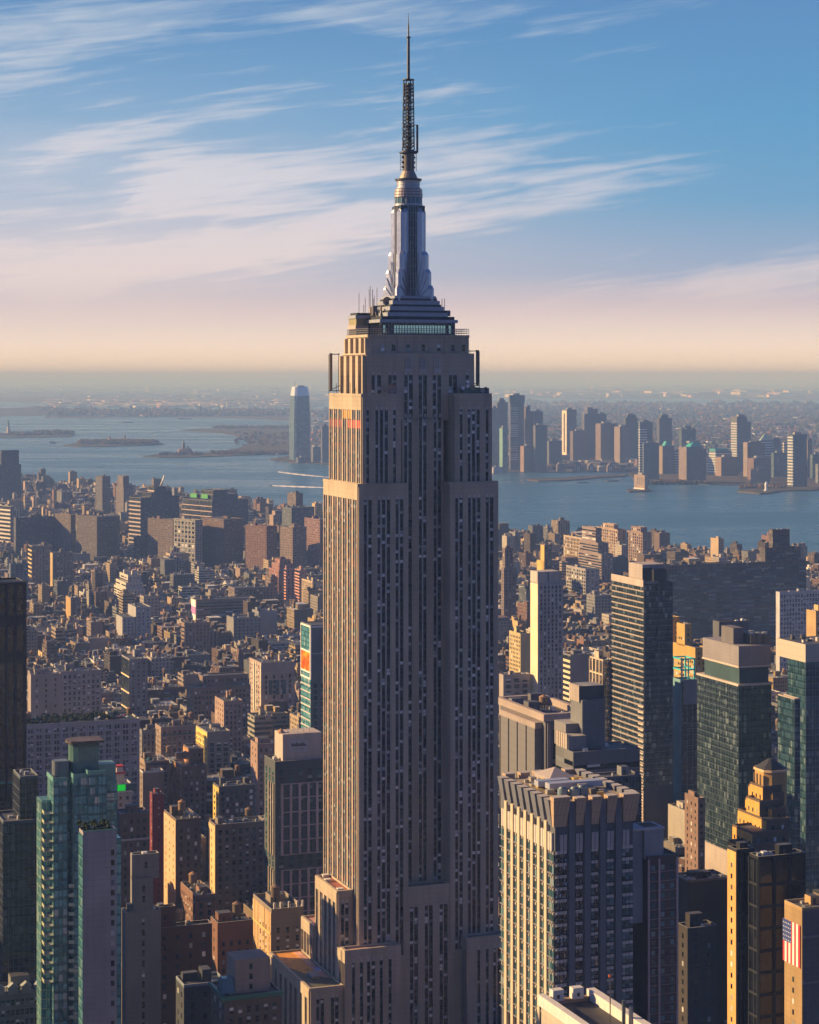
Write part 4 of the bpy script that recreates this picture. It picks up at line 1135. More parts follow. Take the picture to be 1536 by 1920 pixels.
# 1 black glass slab at the left edge
rt, A, w, d, z, rr = hero('glass_tower', 'slender black glass tower with vertical fins, cut off by the left edge', 'skyscraper',
    -70, -40, 47, 1098, 975, 'the black finned tower', wall=DARK, body=DARK, N=dict(kind='curtain', gm=GM_GOLD, bw=4.4, fh=18.0, mc=(0.02, 0.022, 0.026)), E=CW(GM_BLACK, 4.4, 9), d=24, done=False, ac=2, bulk=1)
m = A.part('fin', METAL)
for i in range(6):
    a = w * i / 5; m.box(a - 0.55, -1.3, 0, a + 0.55, -0.24, z + 0.8, (0.02, 0.022, 0.028))
for zz in (z - 20, z - 37.5):
    m.box(0.6, -0.5, zz, w - 0.6, -0.25, zz + 5.5, (0.022, 0.024, 0.03))
for zz in (z - 95, z - 150): A.part('teal_band', METAL).box(0.6, -0.6, zz, w - 0.6, -0.25, zz + 1.2, (0.05, 0.22, 0.22))
m.box(-0.6, -1.3, z + 0.8, w + 0.6, 0.3, z + 1.6, (0.10, 0.10, 0.11))
A.finish()

# 2 teal balcony tower (several glass bays, drum on the roof)
def teal_tower():
    Y = 700
    x0, w, d = solve(76, 88, 207, Y)
    d = 13.5
    z = gz(1462, Y)
    x0 += 2.7
    rt = root('apartment_tower', 'teal glass apartment tower with stacked balconies and a curved glass penthouse, lower left', 'skyscraper', x0, Y)
    A = Acc(rt, (0.2, 0.35, 0.35))
    wm = A.part('wall', METAL)
    CC = (0.09, 0.20, 0.20)
    bays = [(0, 4.6, 1.5, z - 1), (4.6, 6.6, 4.5, z - 3), (6.6, 11.4, 0, z + 0.0), (11.4, 17.6, -1.0, z + 1.0), (17.6, 22.0, 2.0, z - 3.5)]
    for k, (a, b, y, zz) in enumerate(bays):
        wm.box(a, y, 0, b, d, zz, CC, bottom=False)
        face(A, 'N', y, a, b, 40, zz, CW(GM_TEAL if k != 4 else GM_REFL, 1.5, 3.2, mc=(0.05, 0.12, 0.13)), vis_floor(Y))
        face(A, 'E', a, y, min(d, y + 6), 40, zz, CW(GM_TEAL, 1.5, 3.2, mc=(0.3, 0.5, 0.42)), vis_floor(Y))
        m = A.part('parapet', METAL); m.box(a + 0.1, y - 0.3, zz, b - 0.1, y + 0.1, zz + 1.4, (0.14, 0.30, 0.29)); m.box(a - 0.3, y + 0.1, zz, a + 0.1, d, zz + 1.4, (0.16, 0.36, 0.33))
    wm.box(-3.5, 5.95, 0, 0, d, z - 8, CC, bottom=False)
    face(A, 'E', -3.5, 6, d, 40, z - 8, CW(GM_TEAL, 1.7, 3.2, mc=(0.45, 0.6, 0.45)), vis_floor(Y))
    face(A, 'N', 6, -3.5, 0, 40, z - 8, CW(GM_TEAL, 1.7, 3.2, mc=(0.45, 0.6, 0.45)), vis_floor(Y))
    # balconies: one slab with a rail on each floor
    k = 0; zz = z - 12
    while zz > 95:
        m = MB(); m.box(-3.3, 1.6, zz, -0.13, 5.9, zz + 0.22, (0.55, 0.52, 0.42))
        for q in (0.5, 1.1): m.bar((-3.3, 1.6, zz + q), (-0.1, 1.6, zz + q), 0.05, (0.6, 0.6, 0.5)); m.bar((-3.3, 1.6, zz + q), (-3.3, 5.9, zz + q), 0.05, (0.7, 0.65, 0.4))
        m.box(-3.38, 1.6, zz + 0.22, -3.3, 5.9, zz + 1.15, (0.45, 0.50, 0.32))
        m.build('balcony', METAL, rt)
        m = MB(); m.box(4.7, -1.0, zz - 25, 6.5, 4.4, zz - 24.75, (0.5, 0.48, 0.36)); m.box(4.7, -1.05, zz - 24.75, 6.5, -0.98, zz - 23.8, (0.3, 0.42, 0.36)); m.box(4.65, -1.0, zz - 24.75, 4.72, 0, zz - 23.8, (0.6, 0.55, 0.35))
        m.build('balcony', METAL, rt)
        zz -= 3.2
    # bulkheads and curved penthouse
    m = MB()
    ring = lambda cx, cy, r, a0, a1, n: [(cx + r * math.cos(a0 + (a1 - a0) * i / n), cy + r * math.sin(a0 + (a1 - a0) * i / n)) for i in range(n + 1)]
    def lobe(m, x0, y0, x1, y1, z0, z1, c):
        r = (y1 - y0) / 2
        P_ = [(x1, y0), (x1, y1)] + ring(x0 + r, (y0 + y1) / 2, r, math.pi / 2, 3 * math.pi / 2, 8)
        m.prism(P_, z0, z1, c)
    lobe(m, 6.2, 4.5, 16.0, 12.5, z + 0.01, z + 5.0, (0.10, 0.17, 0.17)); m.build('penthouse', METAL, rt)
    m = MB(); m.box(8.6, 4.3, z + 5.0, 16.2, 4.45, z + 11.0, (0.1, 0.15, 0.15)); lobe(m, 6.3, 4.6, 16.0, 12.4, z + 5.0, z + 11.0, (0.30, 0.52, 0.40)); m.build('penthouse_glass', mat_curtain('penthouse_glass', (0.06, 0.12, 0.11), (0.12, 0.24, 0.2), (0.3, 0.4, 0.35), 3, 8), rt)
    m = MB(); lobe(m, 5.2, 3.6, 17.8, 13.4, z + 11.0, z + 11.8, (0.10, 0.07, 0.06)); m.build('penthouse_roof', ROOF, rt)
    m = MB(); lobe(m, 0.6, 6, 6.0, 11, z - 0.9, z + 5.0, (0.16, 0.18, 0.2)); m.build('bulkhead', METAL, rt)
    m = MB(); m.box(16.5, 6, z - 3, 22.5, 13, z + 3, (0.16, 0.3, 0.28)); m.build('bulkhead', METAL, rt)
    A.finish(); note('the teal balcony tower', rt, w, d, z)
teal_tower()

# 3 blank grey party-wall tower
rt, A, w, d, z, rr = hero('apartment_tower', 'narrow tower with a blank grey north wall and one column of small windows, lower left', 'skyscraper',
    151, 156, 219, 1566, 640, 'the blank grey tower', wall=(0.34, 0.31, 0.31), N=None, E=CW(GM_TEAL, 1.5, 3.2, mc=(0.2, 0.4, 0.38)), maxd=16, done=False, bulk=0, ac=0, tanks=0)
zz = z - 7
while zz > 95:
    A.window('N', 0, w - 1.3, zz, 1.1, 1.7, mat_window('dark')); zz -= 3.15
m = A.part('glass_wall', GM_DTEAL); m.box(w, 1.0, 0, w + 1.6, 9, z - 2, (0.1, 0.2, 0.2)); A.part('coping', METAL).box(-0.2, -0.2, z + 1.0, w + 0.2, 0.3, z + 1.25, (0.10, 0.28, 0.26))
m = A.part('planting', LEAF)
for k in range(26): crown_blob(m, rr.uniform(1, w - 1), rr.uniform(2, 12), z, 1.1, 2.2, (0.03, 0.045, 0.02), rr)
A.finish()

# 4 teal slab left of it with dark side
rt, A, w, d, z, rr = hero('apartment_tower', 'teal glass slab with dark reflections beside the balcony tower, at the left edge', 'skyscraper',
    -40, 6, 74, 1545, 780, 'the teal slab', wall=(0.08, 0.12, 0.13), N=dict(kind='bands', gm=GM_AQUA, fh=3.15, bh=0.25, bc=(0.05, 0.09, 0.10), bw=1.9), E=CW(GM_GREY, 2, 3.2), maxd=20, tiers=[(0, 0.0, 1, 1, 0, 1), (0.5, 0.15, 1, 0.9, 1, 1.12)])
# 5 long pale loft block with paired windows
hero('loft_building', 'long pale stone block with many paired windows and a dark planted roof, left of centre', 'office building',
    -30, -20, 262, 1367, 1250, 'the long pale block', wall=(0.44, 0.38, 0.36), N=P(5.2, 1.25, 2.3, 3.75, pair=1, sill=1, bands=(5.2, 0.9)), E=P(4, 1.3, 2.2, 3.8), d=30, bulk=3, tanks=2, ac=14, rc=(0.03, 0.05, 0.035), par=1.2)
X = [o for o in COL.objects if o.parent is None and str(o.get('label', '')).startswith('long pale stone block')][0]
zx = gz(1367, 1250); rr = random.Random(31); m = MB()
for k in range(230): crown_blob(m, rr.uniform(22, 84), rr.uniform(4, 26), zx, 1.5, rr.uniform(1.5, 4.0), rr.choice([(0.02, 0.035, 0.02), (0.03, 0.05, 0.025), (0.05, 0.05, 0.02)]), rr)
m.build('roof_garden', LEAF, X)
for k in range(9):
    m = MB(); x, y = rr.uniform(66, 88), rr.uniform(2, 8); m.cyl(x, y, zx + 0.1, zx + 2.4, 0.06, n=6, c=(0.3, 0.3, 0.3)); m.cyl(x, y, zx + 2.2, zx + 3.0, 1.2, 0.05, n=8, c=rr.choice([(0.02, 0.45, 0.35), (0.5, 0.04, 0.06), (0.6, 0.6, 0.58)])); m.build('parasol', PAINT, X)
# 6 dark tower with pinkish double-height frames
rt, A, w, d, z, rr = hero('hotel_tower', 'dark tower with a pinkish grid of window frames and a sign board on its penthouse', 'skyscraper',
    496, 516, 611, 1432, 1000, 'the sign-board tower', wall=(0.085, 0.10, 0.11), N=P(4.4, 2.3, 2.7, 3.45, glass='teal', top=3), E=P(4.2, 2.2, 2.6, 3.45, glass='teal', top=3), done=False, bulk=0, ac=2, tanks=0)
m = A.part('frame', WALL); PF = (0.47, 0.37, 0.36)
n = 6
for (za, zb) in ((z - 45, z - 10), (vis_floor(1000) - 5, z - 52)):
    for i in range(n):
        a = 3.5 + (w - 3.5) * i / (n - 1)
        m.box(a - 0.7, -0.7, max(0, za), a + 0.55, 0, zb, PF)
    zz = zb
    while zz > za - 1:
        m.box(4.06, -0.62, zz - 0.5, w, -0.0, zz, PF); zz -= 6.9
    for q in (1.5, 5.5, 9.5):
        m.box(-0.6, q, max(0, za), 0, q + 0.7, zb, (0.50, 0.40, 0.32))
m = MB(); m.box(5.2, 4.2, z + 0.13, w - 0.8, 18, z + 13.2, (0.46, 0.39, 0.35)); m.build('penthouse', WALL, rt)
m = MB(); m.box(8.4, 3.9, z + 4.0, 18.2, 4.19, z + 10.6, (0.40, 0.40, 0.44)); sb = m.build('sign_board', PAINT, rt)
m = MB()
for i in range(13):
    hh = rr.uniform(0.7, 2.0); m.box(9.6 + i * 0.6, 3.84, z + 7.0, 9.6 + i * 0.6 + 0.42, 3.89, z + 7.0 + hh, (0.03, 0.03, 0.05))
for i in range(8): m.box(10.6 + i * 0.7, 3.84, z + 5.2, 10.6 + i * 0.7 + 0.12, 3.89, z + 6.4, (0.12, 0.12, 0.15))
m.build('lettering', PAINT, sb)
m = MB(); m.cyl(6, 10, z + 13.21, z + 15.4, 2.2, 0, n=10, c=(0.5, 0.28, 0.14)); m.build('roof_cone', WOOD, rt)
m = MB()
for q in (9, 12, 14, 17, 20): m.bar((q, 8, z + 13.2), (q, 8, z + 13.2 + rr.uniform(2, 5)), 0.15, (0.5, 0.5, 0.5))
m.build('flue', METAL, rt)
A.finish()

# 7 tower with screens
rt, A, w, d, z, rr = hero('apartment_tower', 'narrow tower with white framed dark louvres and an orange glowing screen, beside the central skyscraper', 'skyscraper',
    565, 583, 640, 1174, 1300, 'the orange screen tower', wall=(0.16, 0.18, 0.20), N=P(4.5, 2.4, 2.6, 3.9, glass='teal', top=36), E=dict(kind='bands', gm=GM_TEAL, fh=4.4, bc=(0.55, 0.5, 0.47), bh=0.7, top=34), maxd=22, bulk=0, ac=0, done=False, par=0.6)
m = A.part('white_frame', PAINT)
for (a, b, c0) in ((0.4, 0.35, 0), (d - 0.4, 0.35, 0)):
    m.box(-0.5, a - 0.4, z - 34, -0.0, a + 0.4, z, WHITE)
for zz in (z - 1, z - 17, z - 30, z - 34): m.box(-0.52, 0.9, zz, -0.0, d - 0.9, zz + 1, WHITE)
m.box(0, -0.5, z - 1, w, 0, z, WHITE); m.box(w * 0.42, -0.5, z - 17, w * 0.42 + 0.7, 0, z - 1.01, WHITE); m.box(-0.5, -0.5, z - 34, 0.5, 0, z - 0.01, WHITE); m.box(0.6, -0.5, z - 17.8, w, 0, z - 17.01, (0.3, 0.3, 0.32))
m = MB(); m.box(-0.3, 0.9, z - 29, -0.1, d - 0.9, z - 17, (0.9, 0.3, 0.02)); 
def mat_screen():
    mt, t = newmat('glowing_screen')
    tc = t.n('ShaderNodeTexCoord'); nz = t.n('ShaderNodeTexNoise', ins={'Vector': tc.outputs['Object'], 'Scale': 0.16, 'Detail': 3})
    col = t.ramp(nz.outputs[0], [(0.3, (0.9, 0.04, 0.005)), (0.5, (1.0, 0.14, 0.01)), (0.65, (1.0, 0.36, 0.02))])
    out = t.n('ShaderNodeOutputMaterial'); e = t.n('ShaderNodeEmission', ins={'Color': col, 'Strength': 0.9}); t.link(e.outputs[0], out.inputs[0]); return mt
m.build('screen', mat_screen(), rt)
A.finish()

# 8 yellow-lit loft with square windows
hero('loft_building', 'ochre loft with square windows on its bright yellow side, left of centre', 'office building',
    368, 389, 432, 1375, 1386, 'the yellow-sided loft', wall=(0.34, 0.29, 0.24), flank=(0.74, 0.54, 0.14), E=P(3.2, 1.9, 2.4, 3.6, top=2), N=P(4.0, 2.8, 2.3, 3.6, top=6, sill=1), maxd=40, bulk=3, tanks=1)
# 9 two-tone limestone loft with big recessed panel
rt, A, w, d, z, rr = hero('loft_building', 'tall pink and cream loft with a deep dark slot in its lit side', 'office building',
    468, 490, 553, 1245, 1700, 'the slotted pink loft', wall=(0.46, 0.33, 0.27), N=P(5.5, 2.0, 3.0, 4.2, sill=1, bands=(8,), top=9), E=P(4.5, 1.8, 2.5, 4.2), done=False, bulk=3, tanks=1, ac=10)
A.part('slot', PAINT).box(-0.2, d * 0.48, z - 40, 0.0, d * 0.58, z - 2, (0.02, 0.02, 0.02)); A.part('cream_trim', WALL).box(-0.3, d * 0.58, z - 42, 0, d * 0.66, z, PALE)
A.part('cream_trim', WALL).box(-0.3, 0, z - 64, 0, d * 0.06, z, PALE); A.part('cream_trim', WALL).box(-0.3, d * 0.4, z - 42, 0, d * 0.475, z, PALE)
for i in range(3): A.part('dark_panel', PAINT).box(w * (0.22 + 0.2 * i), -0.25, z - 26, w * (0.33 + 0.2 * i), 0, z - 14, (0.05, 0.07, 0.07))
A.part('dark_panel', PAINT).box(w * 0.22, -0.3, z - 55, w * 0.78, 0, z - 32, (0.10, 0.06, 0.05)); A.part('dark_panel', PAINT).box(w * 0.4, -0.5, z - 43, w * 0.6, -0.31, z - 37, (0.4, 0.4, 0.42))
A.finish()
# 10 slim grey slab with light stripes
hero('apartment_tower', 'slim grey slab with pale bands across its side, in the left middle distance', 'apartment building',
    228, 243, 277, 1238, 1650, 'the slim banded slab', wall=(0.26, 0.25, 0.27), N=P(3.6, 1.5, 1.8, 3.3), E=dict(kind='bands', gm=GM_GREY, fh=13, bc=(0.8, 0.6, 0.35), bh=1.0), maxd=40, bulk=2)
# 11.. brick blocks lower left
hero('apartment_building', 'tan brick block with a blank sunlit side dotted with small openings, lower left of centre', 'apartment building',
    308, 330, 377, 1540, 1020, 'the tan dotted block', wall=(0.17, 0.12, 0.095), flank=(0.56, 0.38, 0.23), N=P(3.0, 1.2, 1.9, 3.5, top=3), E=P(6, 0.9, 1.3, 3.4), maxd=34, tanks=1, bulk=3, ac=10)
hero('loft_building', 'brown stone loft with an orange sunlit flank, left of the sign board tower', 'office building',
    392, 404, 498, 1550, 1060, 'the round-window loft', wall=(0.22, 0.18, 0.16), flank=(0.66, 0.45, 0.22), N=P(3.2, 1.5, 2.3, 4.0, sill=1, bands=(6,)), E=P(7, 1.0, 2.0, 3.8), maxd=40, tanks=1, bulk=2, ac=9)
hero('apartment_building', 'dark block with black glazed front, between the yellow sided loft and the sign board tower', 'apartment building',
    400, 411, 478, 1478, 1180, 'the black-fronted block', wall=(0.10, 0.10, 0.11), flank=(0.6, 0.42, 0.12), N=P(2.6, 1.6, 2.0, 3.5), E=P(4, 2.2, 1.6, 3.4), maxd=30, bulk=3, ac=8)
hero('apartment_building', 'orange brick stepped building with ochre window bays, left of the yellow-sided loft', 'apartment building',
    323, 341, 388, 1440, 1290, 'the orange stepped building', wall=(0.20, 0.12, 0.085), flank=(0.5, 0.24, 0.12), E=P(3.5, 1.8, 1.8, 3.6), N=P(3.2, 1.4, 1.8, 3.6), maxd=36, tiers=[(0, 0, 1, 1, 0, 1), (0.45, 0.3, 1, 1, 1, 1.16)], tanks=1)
rt, A, w, d, z, rr = hero('office_building', 'tan brick building with yellow stone crosses on its sunlit side, lower left of centre', 'office building',
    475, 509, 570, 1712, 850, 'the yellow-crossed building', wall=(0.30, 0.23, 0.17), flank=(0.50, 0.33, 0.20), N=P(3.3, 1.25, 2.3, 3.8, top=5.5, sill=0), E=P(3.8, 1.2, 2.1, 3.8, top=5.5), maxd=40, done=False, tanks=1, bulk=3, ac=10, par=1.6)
m = A.part('stone_band', WALL)
for q in (3, d * 0.35, d * 0.72, d - 3): m.box(-0.4, q - 0.35, 40, 0, q + 0.35, z, (0.66, 0.46, 0.16))
for zz in (z - 9, z - 25, z - 28): m.box(-0.45, 0.5, zz, -0.41, d - 0.5, zz + 0.8, (0.66, 0.46, 0.16))
for q in (0.1, 0.3, 0.55, 0.8, 0.97): A.part('finial', WALL).box(w * q - 0.5, -0.5, z + 1.61, w * q + 0.3, 0.2, z + 4.2, (0.6, 0.55, 0.5))
A.finish()
hero('apartment_building', 'dark red brick building with a blank sunlit panel and two water tanks, lower left', 'apartment building',
    395, 408, 475, 1735, 830, 'the two-tank brick building', wall=(0.25, 0.11, 0.07), N=P(2.9, 1.1, 1.8, 3.6, top=6), E=P(8, 1.2, 1.6, 3.8), maxd=26, tanks=2, bulk=2)
hero('loft_building', 'tall dark maroon brick building with a narrow chimney-like top, bottom left', 'office building',
    262, 268, 398, 1748, 800, 'the maroon building', wall=(0.13, 0.055, 0.045), N=P(5.0, 1.3, 1.9, 3.8), E=P(4, 1, 1.6, 3.8), maxd=30, tiers=[(0, 0, 1, 1, 0, 1), (0.18, 0.2, 0.48, 0.8, 1, 1.09)], tanks=1)
rt, A, w, d, z, rr = hero('hotel_building', 'dark hotel with a green copper cornice and a tan box on its roof, bottom edge', 'hotel',
    395, 422, 527, 1875, 690, 'the copper-corniced hotel', wall=(0.16, 0.115, 0.085), N=P(3.0, 1.3, 2.1, 3.6, top=2), E=P(3.2, 1.2, 2.0, 3.6), maxd=26, done=False, bulk=0, tanks=0, ac=2)
A.part('cornice', METAL).box(-0.8, -0.8, z - 0.2, w + 0.5, 0.2, z + 1.05, (0.03, 0.16, 0.13)); A.part('cornice', METAL).box(-0.8, 0.2, z - 0.2, 0.1, d, z + 1.05, (0.03, 0.14, 0.12))
m = MB(); m.box(5, 5, z + 0.13, 17, 16, z + 11.5, (0.34, 0.27, 0.22)); bx = m.build('rooftop_block', WALL, rt)
for q in (1.2, 4.6, 8.0): A.window('N', 5, 10.5, z + q, 1.1, 1.8, mat_window('dark'))
m = MB(); m.prism([(-0.3, 3), (4.4, 3), (4.4, 9), (-0.3, 9)], z + 1.2, z + 5.5, (0.10, 0.24, 0.34), top=[(0.6, 5.6), (4.3, 5.6), (4.3, 9), (0.6, 9)]); m.build('skylight', mat_window('blue'), rt)
A.finish()
hero('office_building', 'dark blue-grey building with a pale parapet edge, left of the copper corniced hotel', 'office building',
    330, 345, 424, 1852, 720, 'the rounded-edge building', wall=(0.055, 0.065, 0.08), N=P(4, 1.4, 2, 3.8), E=P(4, 1.2, 1.8, 3.8), maxd=30, bulk=2, ac=6, pc=(0.2, 0.25, 0.3))
rt, A, w, d, z, rr = hero('mansard_building', 'pale mansard building with arched dormers at the bottom left corner', 'building',
    -30, -20, 77, 1868, 760, 'the dormered building', wall=(0.22, 0.24, 0.22), N=P(3.2, 1.3, 2.1, 3.8, pair=1, sill=1), E=P(3.5, 1.2, 2), maxd=20, done=False, bulk=1)
m = A.part('dormer', WALL)
for i in range(4): m.prism([(2 + i * 5, -0.6), (5.4 + i * 5, -0.6), (5.4 + i * 5, 2), (2 + i * 5, 2)], z, z + 2.4, (0.27, 0.30, 0.28)); m.prism([(1.6 + i * 5, -0.9), (5.8 + i * 5, -0.9), (5.8 + i * 5, 2), (1.6 + i * 5, 2)], z + 2.4, z + 4, (0.3, 0.33, 0.31), top=[(3.6 + i * 5, -0.9), (3.8 + i * 5, -0.9), (3.8 + i * 5, 2), (3.6 + i * 5, 2)])
A.finish()
hero('apartment_building', 'stepped grey concrete building with a slot of dark windows, right of the blank grey tower', 'apartment building',
    228, 236, 302, 1716, 790, 'the stepped concrete building', wall=(0.24, 0.22, 0.22), N=P(9, 1.0, 2.4, 4.0), E=None, maxd=24, tiers=[(0, 0, 1, 1, 0, 1), (0.25, 0.15, 0.8, 1, 1, 1.13), (0.25, 0.4, 1, 1, 1.13, 1.22)], bulk=1)
hero('loft_building', 'dark brick loft with a white cornice line, behind the blank grey tower', 'office building',
    216, 226, 280, 1530, 980, 'the white-lined loft', wall=(0.17, 0.12, 0.10), N=P(3.1, 1.2, 1.9, 3.7, bands=(12,), trim=(0.5, 0.45, 0.42)), E=P(4, 1.2, 1.8), maxd=24, ac=10)
hero('apartment_building', 'narrow red painted building with few small windows, left of centre', 'apartment building',
    281, 288, 308, 1493, 1090, 'the red painted building', wall=(0.24, 0.025, 0.04), N=P(5, 0.9, 0.9, 3.4), E=P(4, 1, 1), maxd=20)
rt, A, w, d, z, rr = hero('rooftop_club', 'white building with a bright green lit panel and a red capped roof turret', 'building',
    196, 205, 248, 1475, 1080, 'the green-panelled building', wall=(0.45, 0.45, 0.44), N=P(3, 1.3, 1.8, 3.5), E=P(3, 1.2, 1.8), maxd=16, done=False, bulk=0, ac=0)
m = MB(); m.box(3.6, 1.2, z + 0.13, 8.4, 5, z + 6, (0.7, 0.6, 0.45)); m.build('turret', WALL, rt)
m = MB(); m.box(3.2, 0.9, z + 6, 8.8, 5.4, z + 7, (0.6, 0.04, 0.04)); m.box(4.2, 1.4, z + 7, 7.6, 4.8, z + 9.6, (0.7, 0.6, 0.5)); m.box(3.9, 1.2, z + 9.6, 7.9, 5.0, z + 10.4, (0.6, 0.03, 0.04)); m.build('red_cap', PAINT, rt)
mt, t = newmat('green_lit_panel'); out = t.n('ShaderNodeOutputMaterial'); e = t.n('ShaderNodeEmission', ins={'Color': (0.01, 0.7, 0.04, 1), 'Strength': 0.38}); t.link(e.outputs[0], out.inputs[0])
m = MB(); m.box(2.6, -0.25, z - 2.6, 8.6, -0.06, z + 0.6); m.build('lit_panel', mt, rt)
m = MB(); m.box(8.7, -0.3, z - 2.6, 14, -0.06, z + 0.6, (0.03, 0.10, 0.10)); m.box(-0.4, -0.5, z - 3.6, w + 0.3, -0.3, z - 2.7, (0.6, 0.55, 0.5)); m.build('sign_fascia', PAINT, rt)
A.finish()
hero('office_building', 'plain brown block with bare wall and white railings, right of the long pale block', 'office building',
    262, 268, 308, 1450, 1180, 'the plain brown block', wall=(0.26, 0.19, 0.15), N=None, E=P(4, 1.2, 1.8), maxd=30, pc=(0.5, 0.48, 0.45), ac=5)
hero('office_building', 'ornate dark grey building with tall narrow windows, just right of the long pale block', 'office building',
    261, 266, 292, 1372, 1330, 'the ornate grey building', wall=(0.24, 0.22, 0.23), N=P(2.2, 1.0, 2.8, 4.4, pier=1), E=P(4), maxd=30)
hero('loft_building', 'brown loft with green cornice and an orange sunlit side, left of the yellow-sided loft', 'office building',
    291, 302, 372, 1366, 1440, 'the green-corniced loft', wall=(0.32, 0.22, 0.18), N=P(3.4, 1.5, 2.4, 4.2, bands=(5,), trim=(0.05, 0.13, 0.12)), E=P(3.8, 1.3, 2.2), maxd=34, tanks=2, ac=8)

# ---- right-hand side
# A: flared-crown tower
def flared_tower():
    Y = 616
    x0, w, d = solve(941, 1041, 1187, Y)
    z = gz(1560, Y); zt = gz(1497, Y)
    rt = root('office_tower', 'foreground tower with pale vertical ribs flaring into a notched bronze crown, right of centre', 'skyscraper', x0, Y)
    A = Acc(rt, (0.12, 0.125, 0.14))
    A.part('wall', WALL).box(0, 0, 0, w, d, zt - 1.8, (0.10, 0.105, 0.125), bottom=False)
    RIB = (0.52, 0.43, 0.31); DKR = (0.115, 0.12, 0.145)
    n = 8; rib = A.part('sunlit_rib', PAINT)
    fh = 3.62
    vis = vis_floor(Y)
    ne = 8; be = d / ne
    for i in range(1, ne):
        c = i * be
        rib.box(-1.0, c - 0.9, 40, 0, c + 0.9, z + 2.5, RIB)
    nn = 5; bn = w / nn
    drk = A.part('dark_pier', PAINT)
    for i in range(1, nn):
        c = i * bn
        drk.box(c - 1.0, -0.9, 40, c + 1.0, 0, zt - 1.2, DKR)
    # louvred window boxes: each a small tilted box with pale head panel
    zz = z - 9
    wm = mat_window('blue'); mir = mat_mirror()
    hd = A.part('panel', mat_plain('pale_panel', 0.55, 0.1)); sl = A.part('sill', METAL)
    while zz > vis - 5:
        for i in range(ne):
            a0, a1 = i * be + (0.95 if i else 0.1), (i + 1) * be - (0.95 if i < ne - 1 else 0.1)
            k = 3 if i in (0, ne - 1) else 2
            sl.box(-0.85, a0, zz - 0.25, 0, a1, zz, (0.34, 0.33, 0.34))
            for j in range(k):
                p0, p1 = a0 + (a1 - a0) * j / k + 0.12, a0 + (a1 - a0) * (j + 1) / k - 0.12
                A.window('E', -0.35, (p0 + p1) / 2, zz + 0.05, p1 - p0, 1.9, wm)
                hd.box(-0.5, p0 + 0.2, zz + 2.1, 0, p1 - 0.45, zz + 2.8, (0.42, 0.40, 0.37)); hd.box(-0.2, p0, zz + 2.8, 0, p1, zz + 3.3, (0.10, 0.10, 0.11))
        for i in range(nn):
            a0, a1 = i * bn + (1.4 if i else 0.1), (i + 1) * bn - (1.4 if i < nn - 1 else 0.1)
            k = 3 if i in (0, nn - 1) else 2
            sl.box(a0, -0.5, zz - 0.35, a1, 0, zz - 0.05, (0.03, 0.03, 0.04))
            for j in range(k):
                p0, p1 = a0 + (a1 - a0) * j / k + 0.1, a0 + (a1 - a0) * (j + 1) / k - 0.1
                A.window('N', -0.2, (p0 + p1) / 2, zz + 0.02, p1 - p0, 2.1, mir if i < 2 or (i == 2 and j == 1) else mat_window('blue'))
                hd.box(p0, -0.3, zz + 2.2, p1, 0, zz + 3.1, (0.52, 0.48, 0.48))
        zz -= fh
    # tall pale panels above the last windows
    for i in range(ne):
        a0, a1 = i * be + 0.95, (i + 1) * be - 0.95
        for j in range(2):
            p0, p1 = a0 + (a1 - a0) * j / 2 + 0.15, a0 + (a1 - a0) * (j + 1) / 2 - 0.15
            hd.box(-0.7, p0, z - 6.0, 0, p1, z - 0.5, (0.50, 0.46, 0.42))
    for i in range(nn):
        a0, a1 = i * bn + 1.4, (i + 1) * bn - 1.4
        for j in range(2):
            p0, p1 = a0 + (a1 - a0) * j / 2 + 0.1, a0 + (a1 - a0) * (j + 1) / 2 - 0.1
            hd.box(p0, -0.5, z - 6.0, p1, 0, z - 1.0, (0.40, 0.36, 0.37))
        A.part('shadow_gap', PAINT).box(i * bn + 1.35, 0.3, z - 0.99, (i + 1) * bn - 1.35, 0.5, z + 1.2, (0.02, 0.02, 0.025))
    # flaring crown blades: wedges that lean out between the ribs
    br = (0.46, 0.33, 0.225); blu = (0.16, 0.17, 0.21)
    def blade(x0_, x1_, z0, z1, side, lean):
        m = MB(); th = 2.0; ww = (x1_ - x0_); ti = ww * 0.13
        if side == 'N':
            b_ = [(x0_ + ti, -0.5), (x1_ - ti, -0.5), (x1_ - ti, 0.6), (x0_ + ti, 0.6)]; t_ = [(x0_, -0.5 - lean), (x1_, -0.5 - lean), (x1_, 0.9), (x0_, 0.9)]
        elif side == 'S':
            b_ = [(x0_ + ti, d - .6), (x1_ - ti, d - .6), (x1_ - ti, d + 0.5), (x0_ + ti, d + 0.5)]; t_ = [(x0_, d - 0.9), (x1_, d - 0.9), (x1_, d + .5 + lean), (x0_, d + .5 + lean)]
        elif side == 'W':
            b_ = [(w - .6, x0_ + ti), (w + 0.5, x0_ + ti), (w + 0.5, x1_ - ti), (w - .6, x1_ - ti)]; t_ = [(w - 0.9, x0_), (w + .5 + lean, x0_), (w + .5 + lean, x1_), (w - .9, x1_)]
        else:
            b_ = [(-0.5, x0_ + ti), (0.6, x0_ + ti), (0.6, x1_ - ti), (-0.5, x1_ - ti)]; t_ = [(-0.5 - lean, x0_), (0.9, x0_), (0.9, x1_), (-0.5 - lean, x1_)]
        c = br if side in 'NS' else blu
        m.prism(b_, z0, z1, c, top=t_, ct=(0.5, 0.45, 0.4)); return m.build('crown_blade', mat_bladed(), rt)
    zb = z + 1.5
    for i in range(nn):
        e = 0.95
        blade(i * bn + (e if i else -1.4), (i + 1) * bn - (e if i < nn - 1 else -1.4), zb, zt + (0 if i else 0.6), 'N', 1.6)
        blade(i * bn + e, (i + 1) * bn - e, zb, zt, 'S', 1.6)
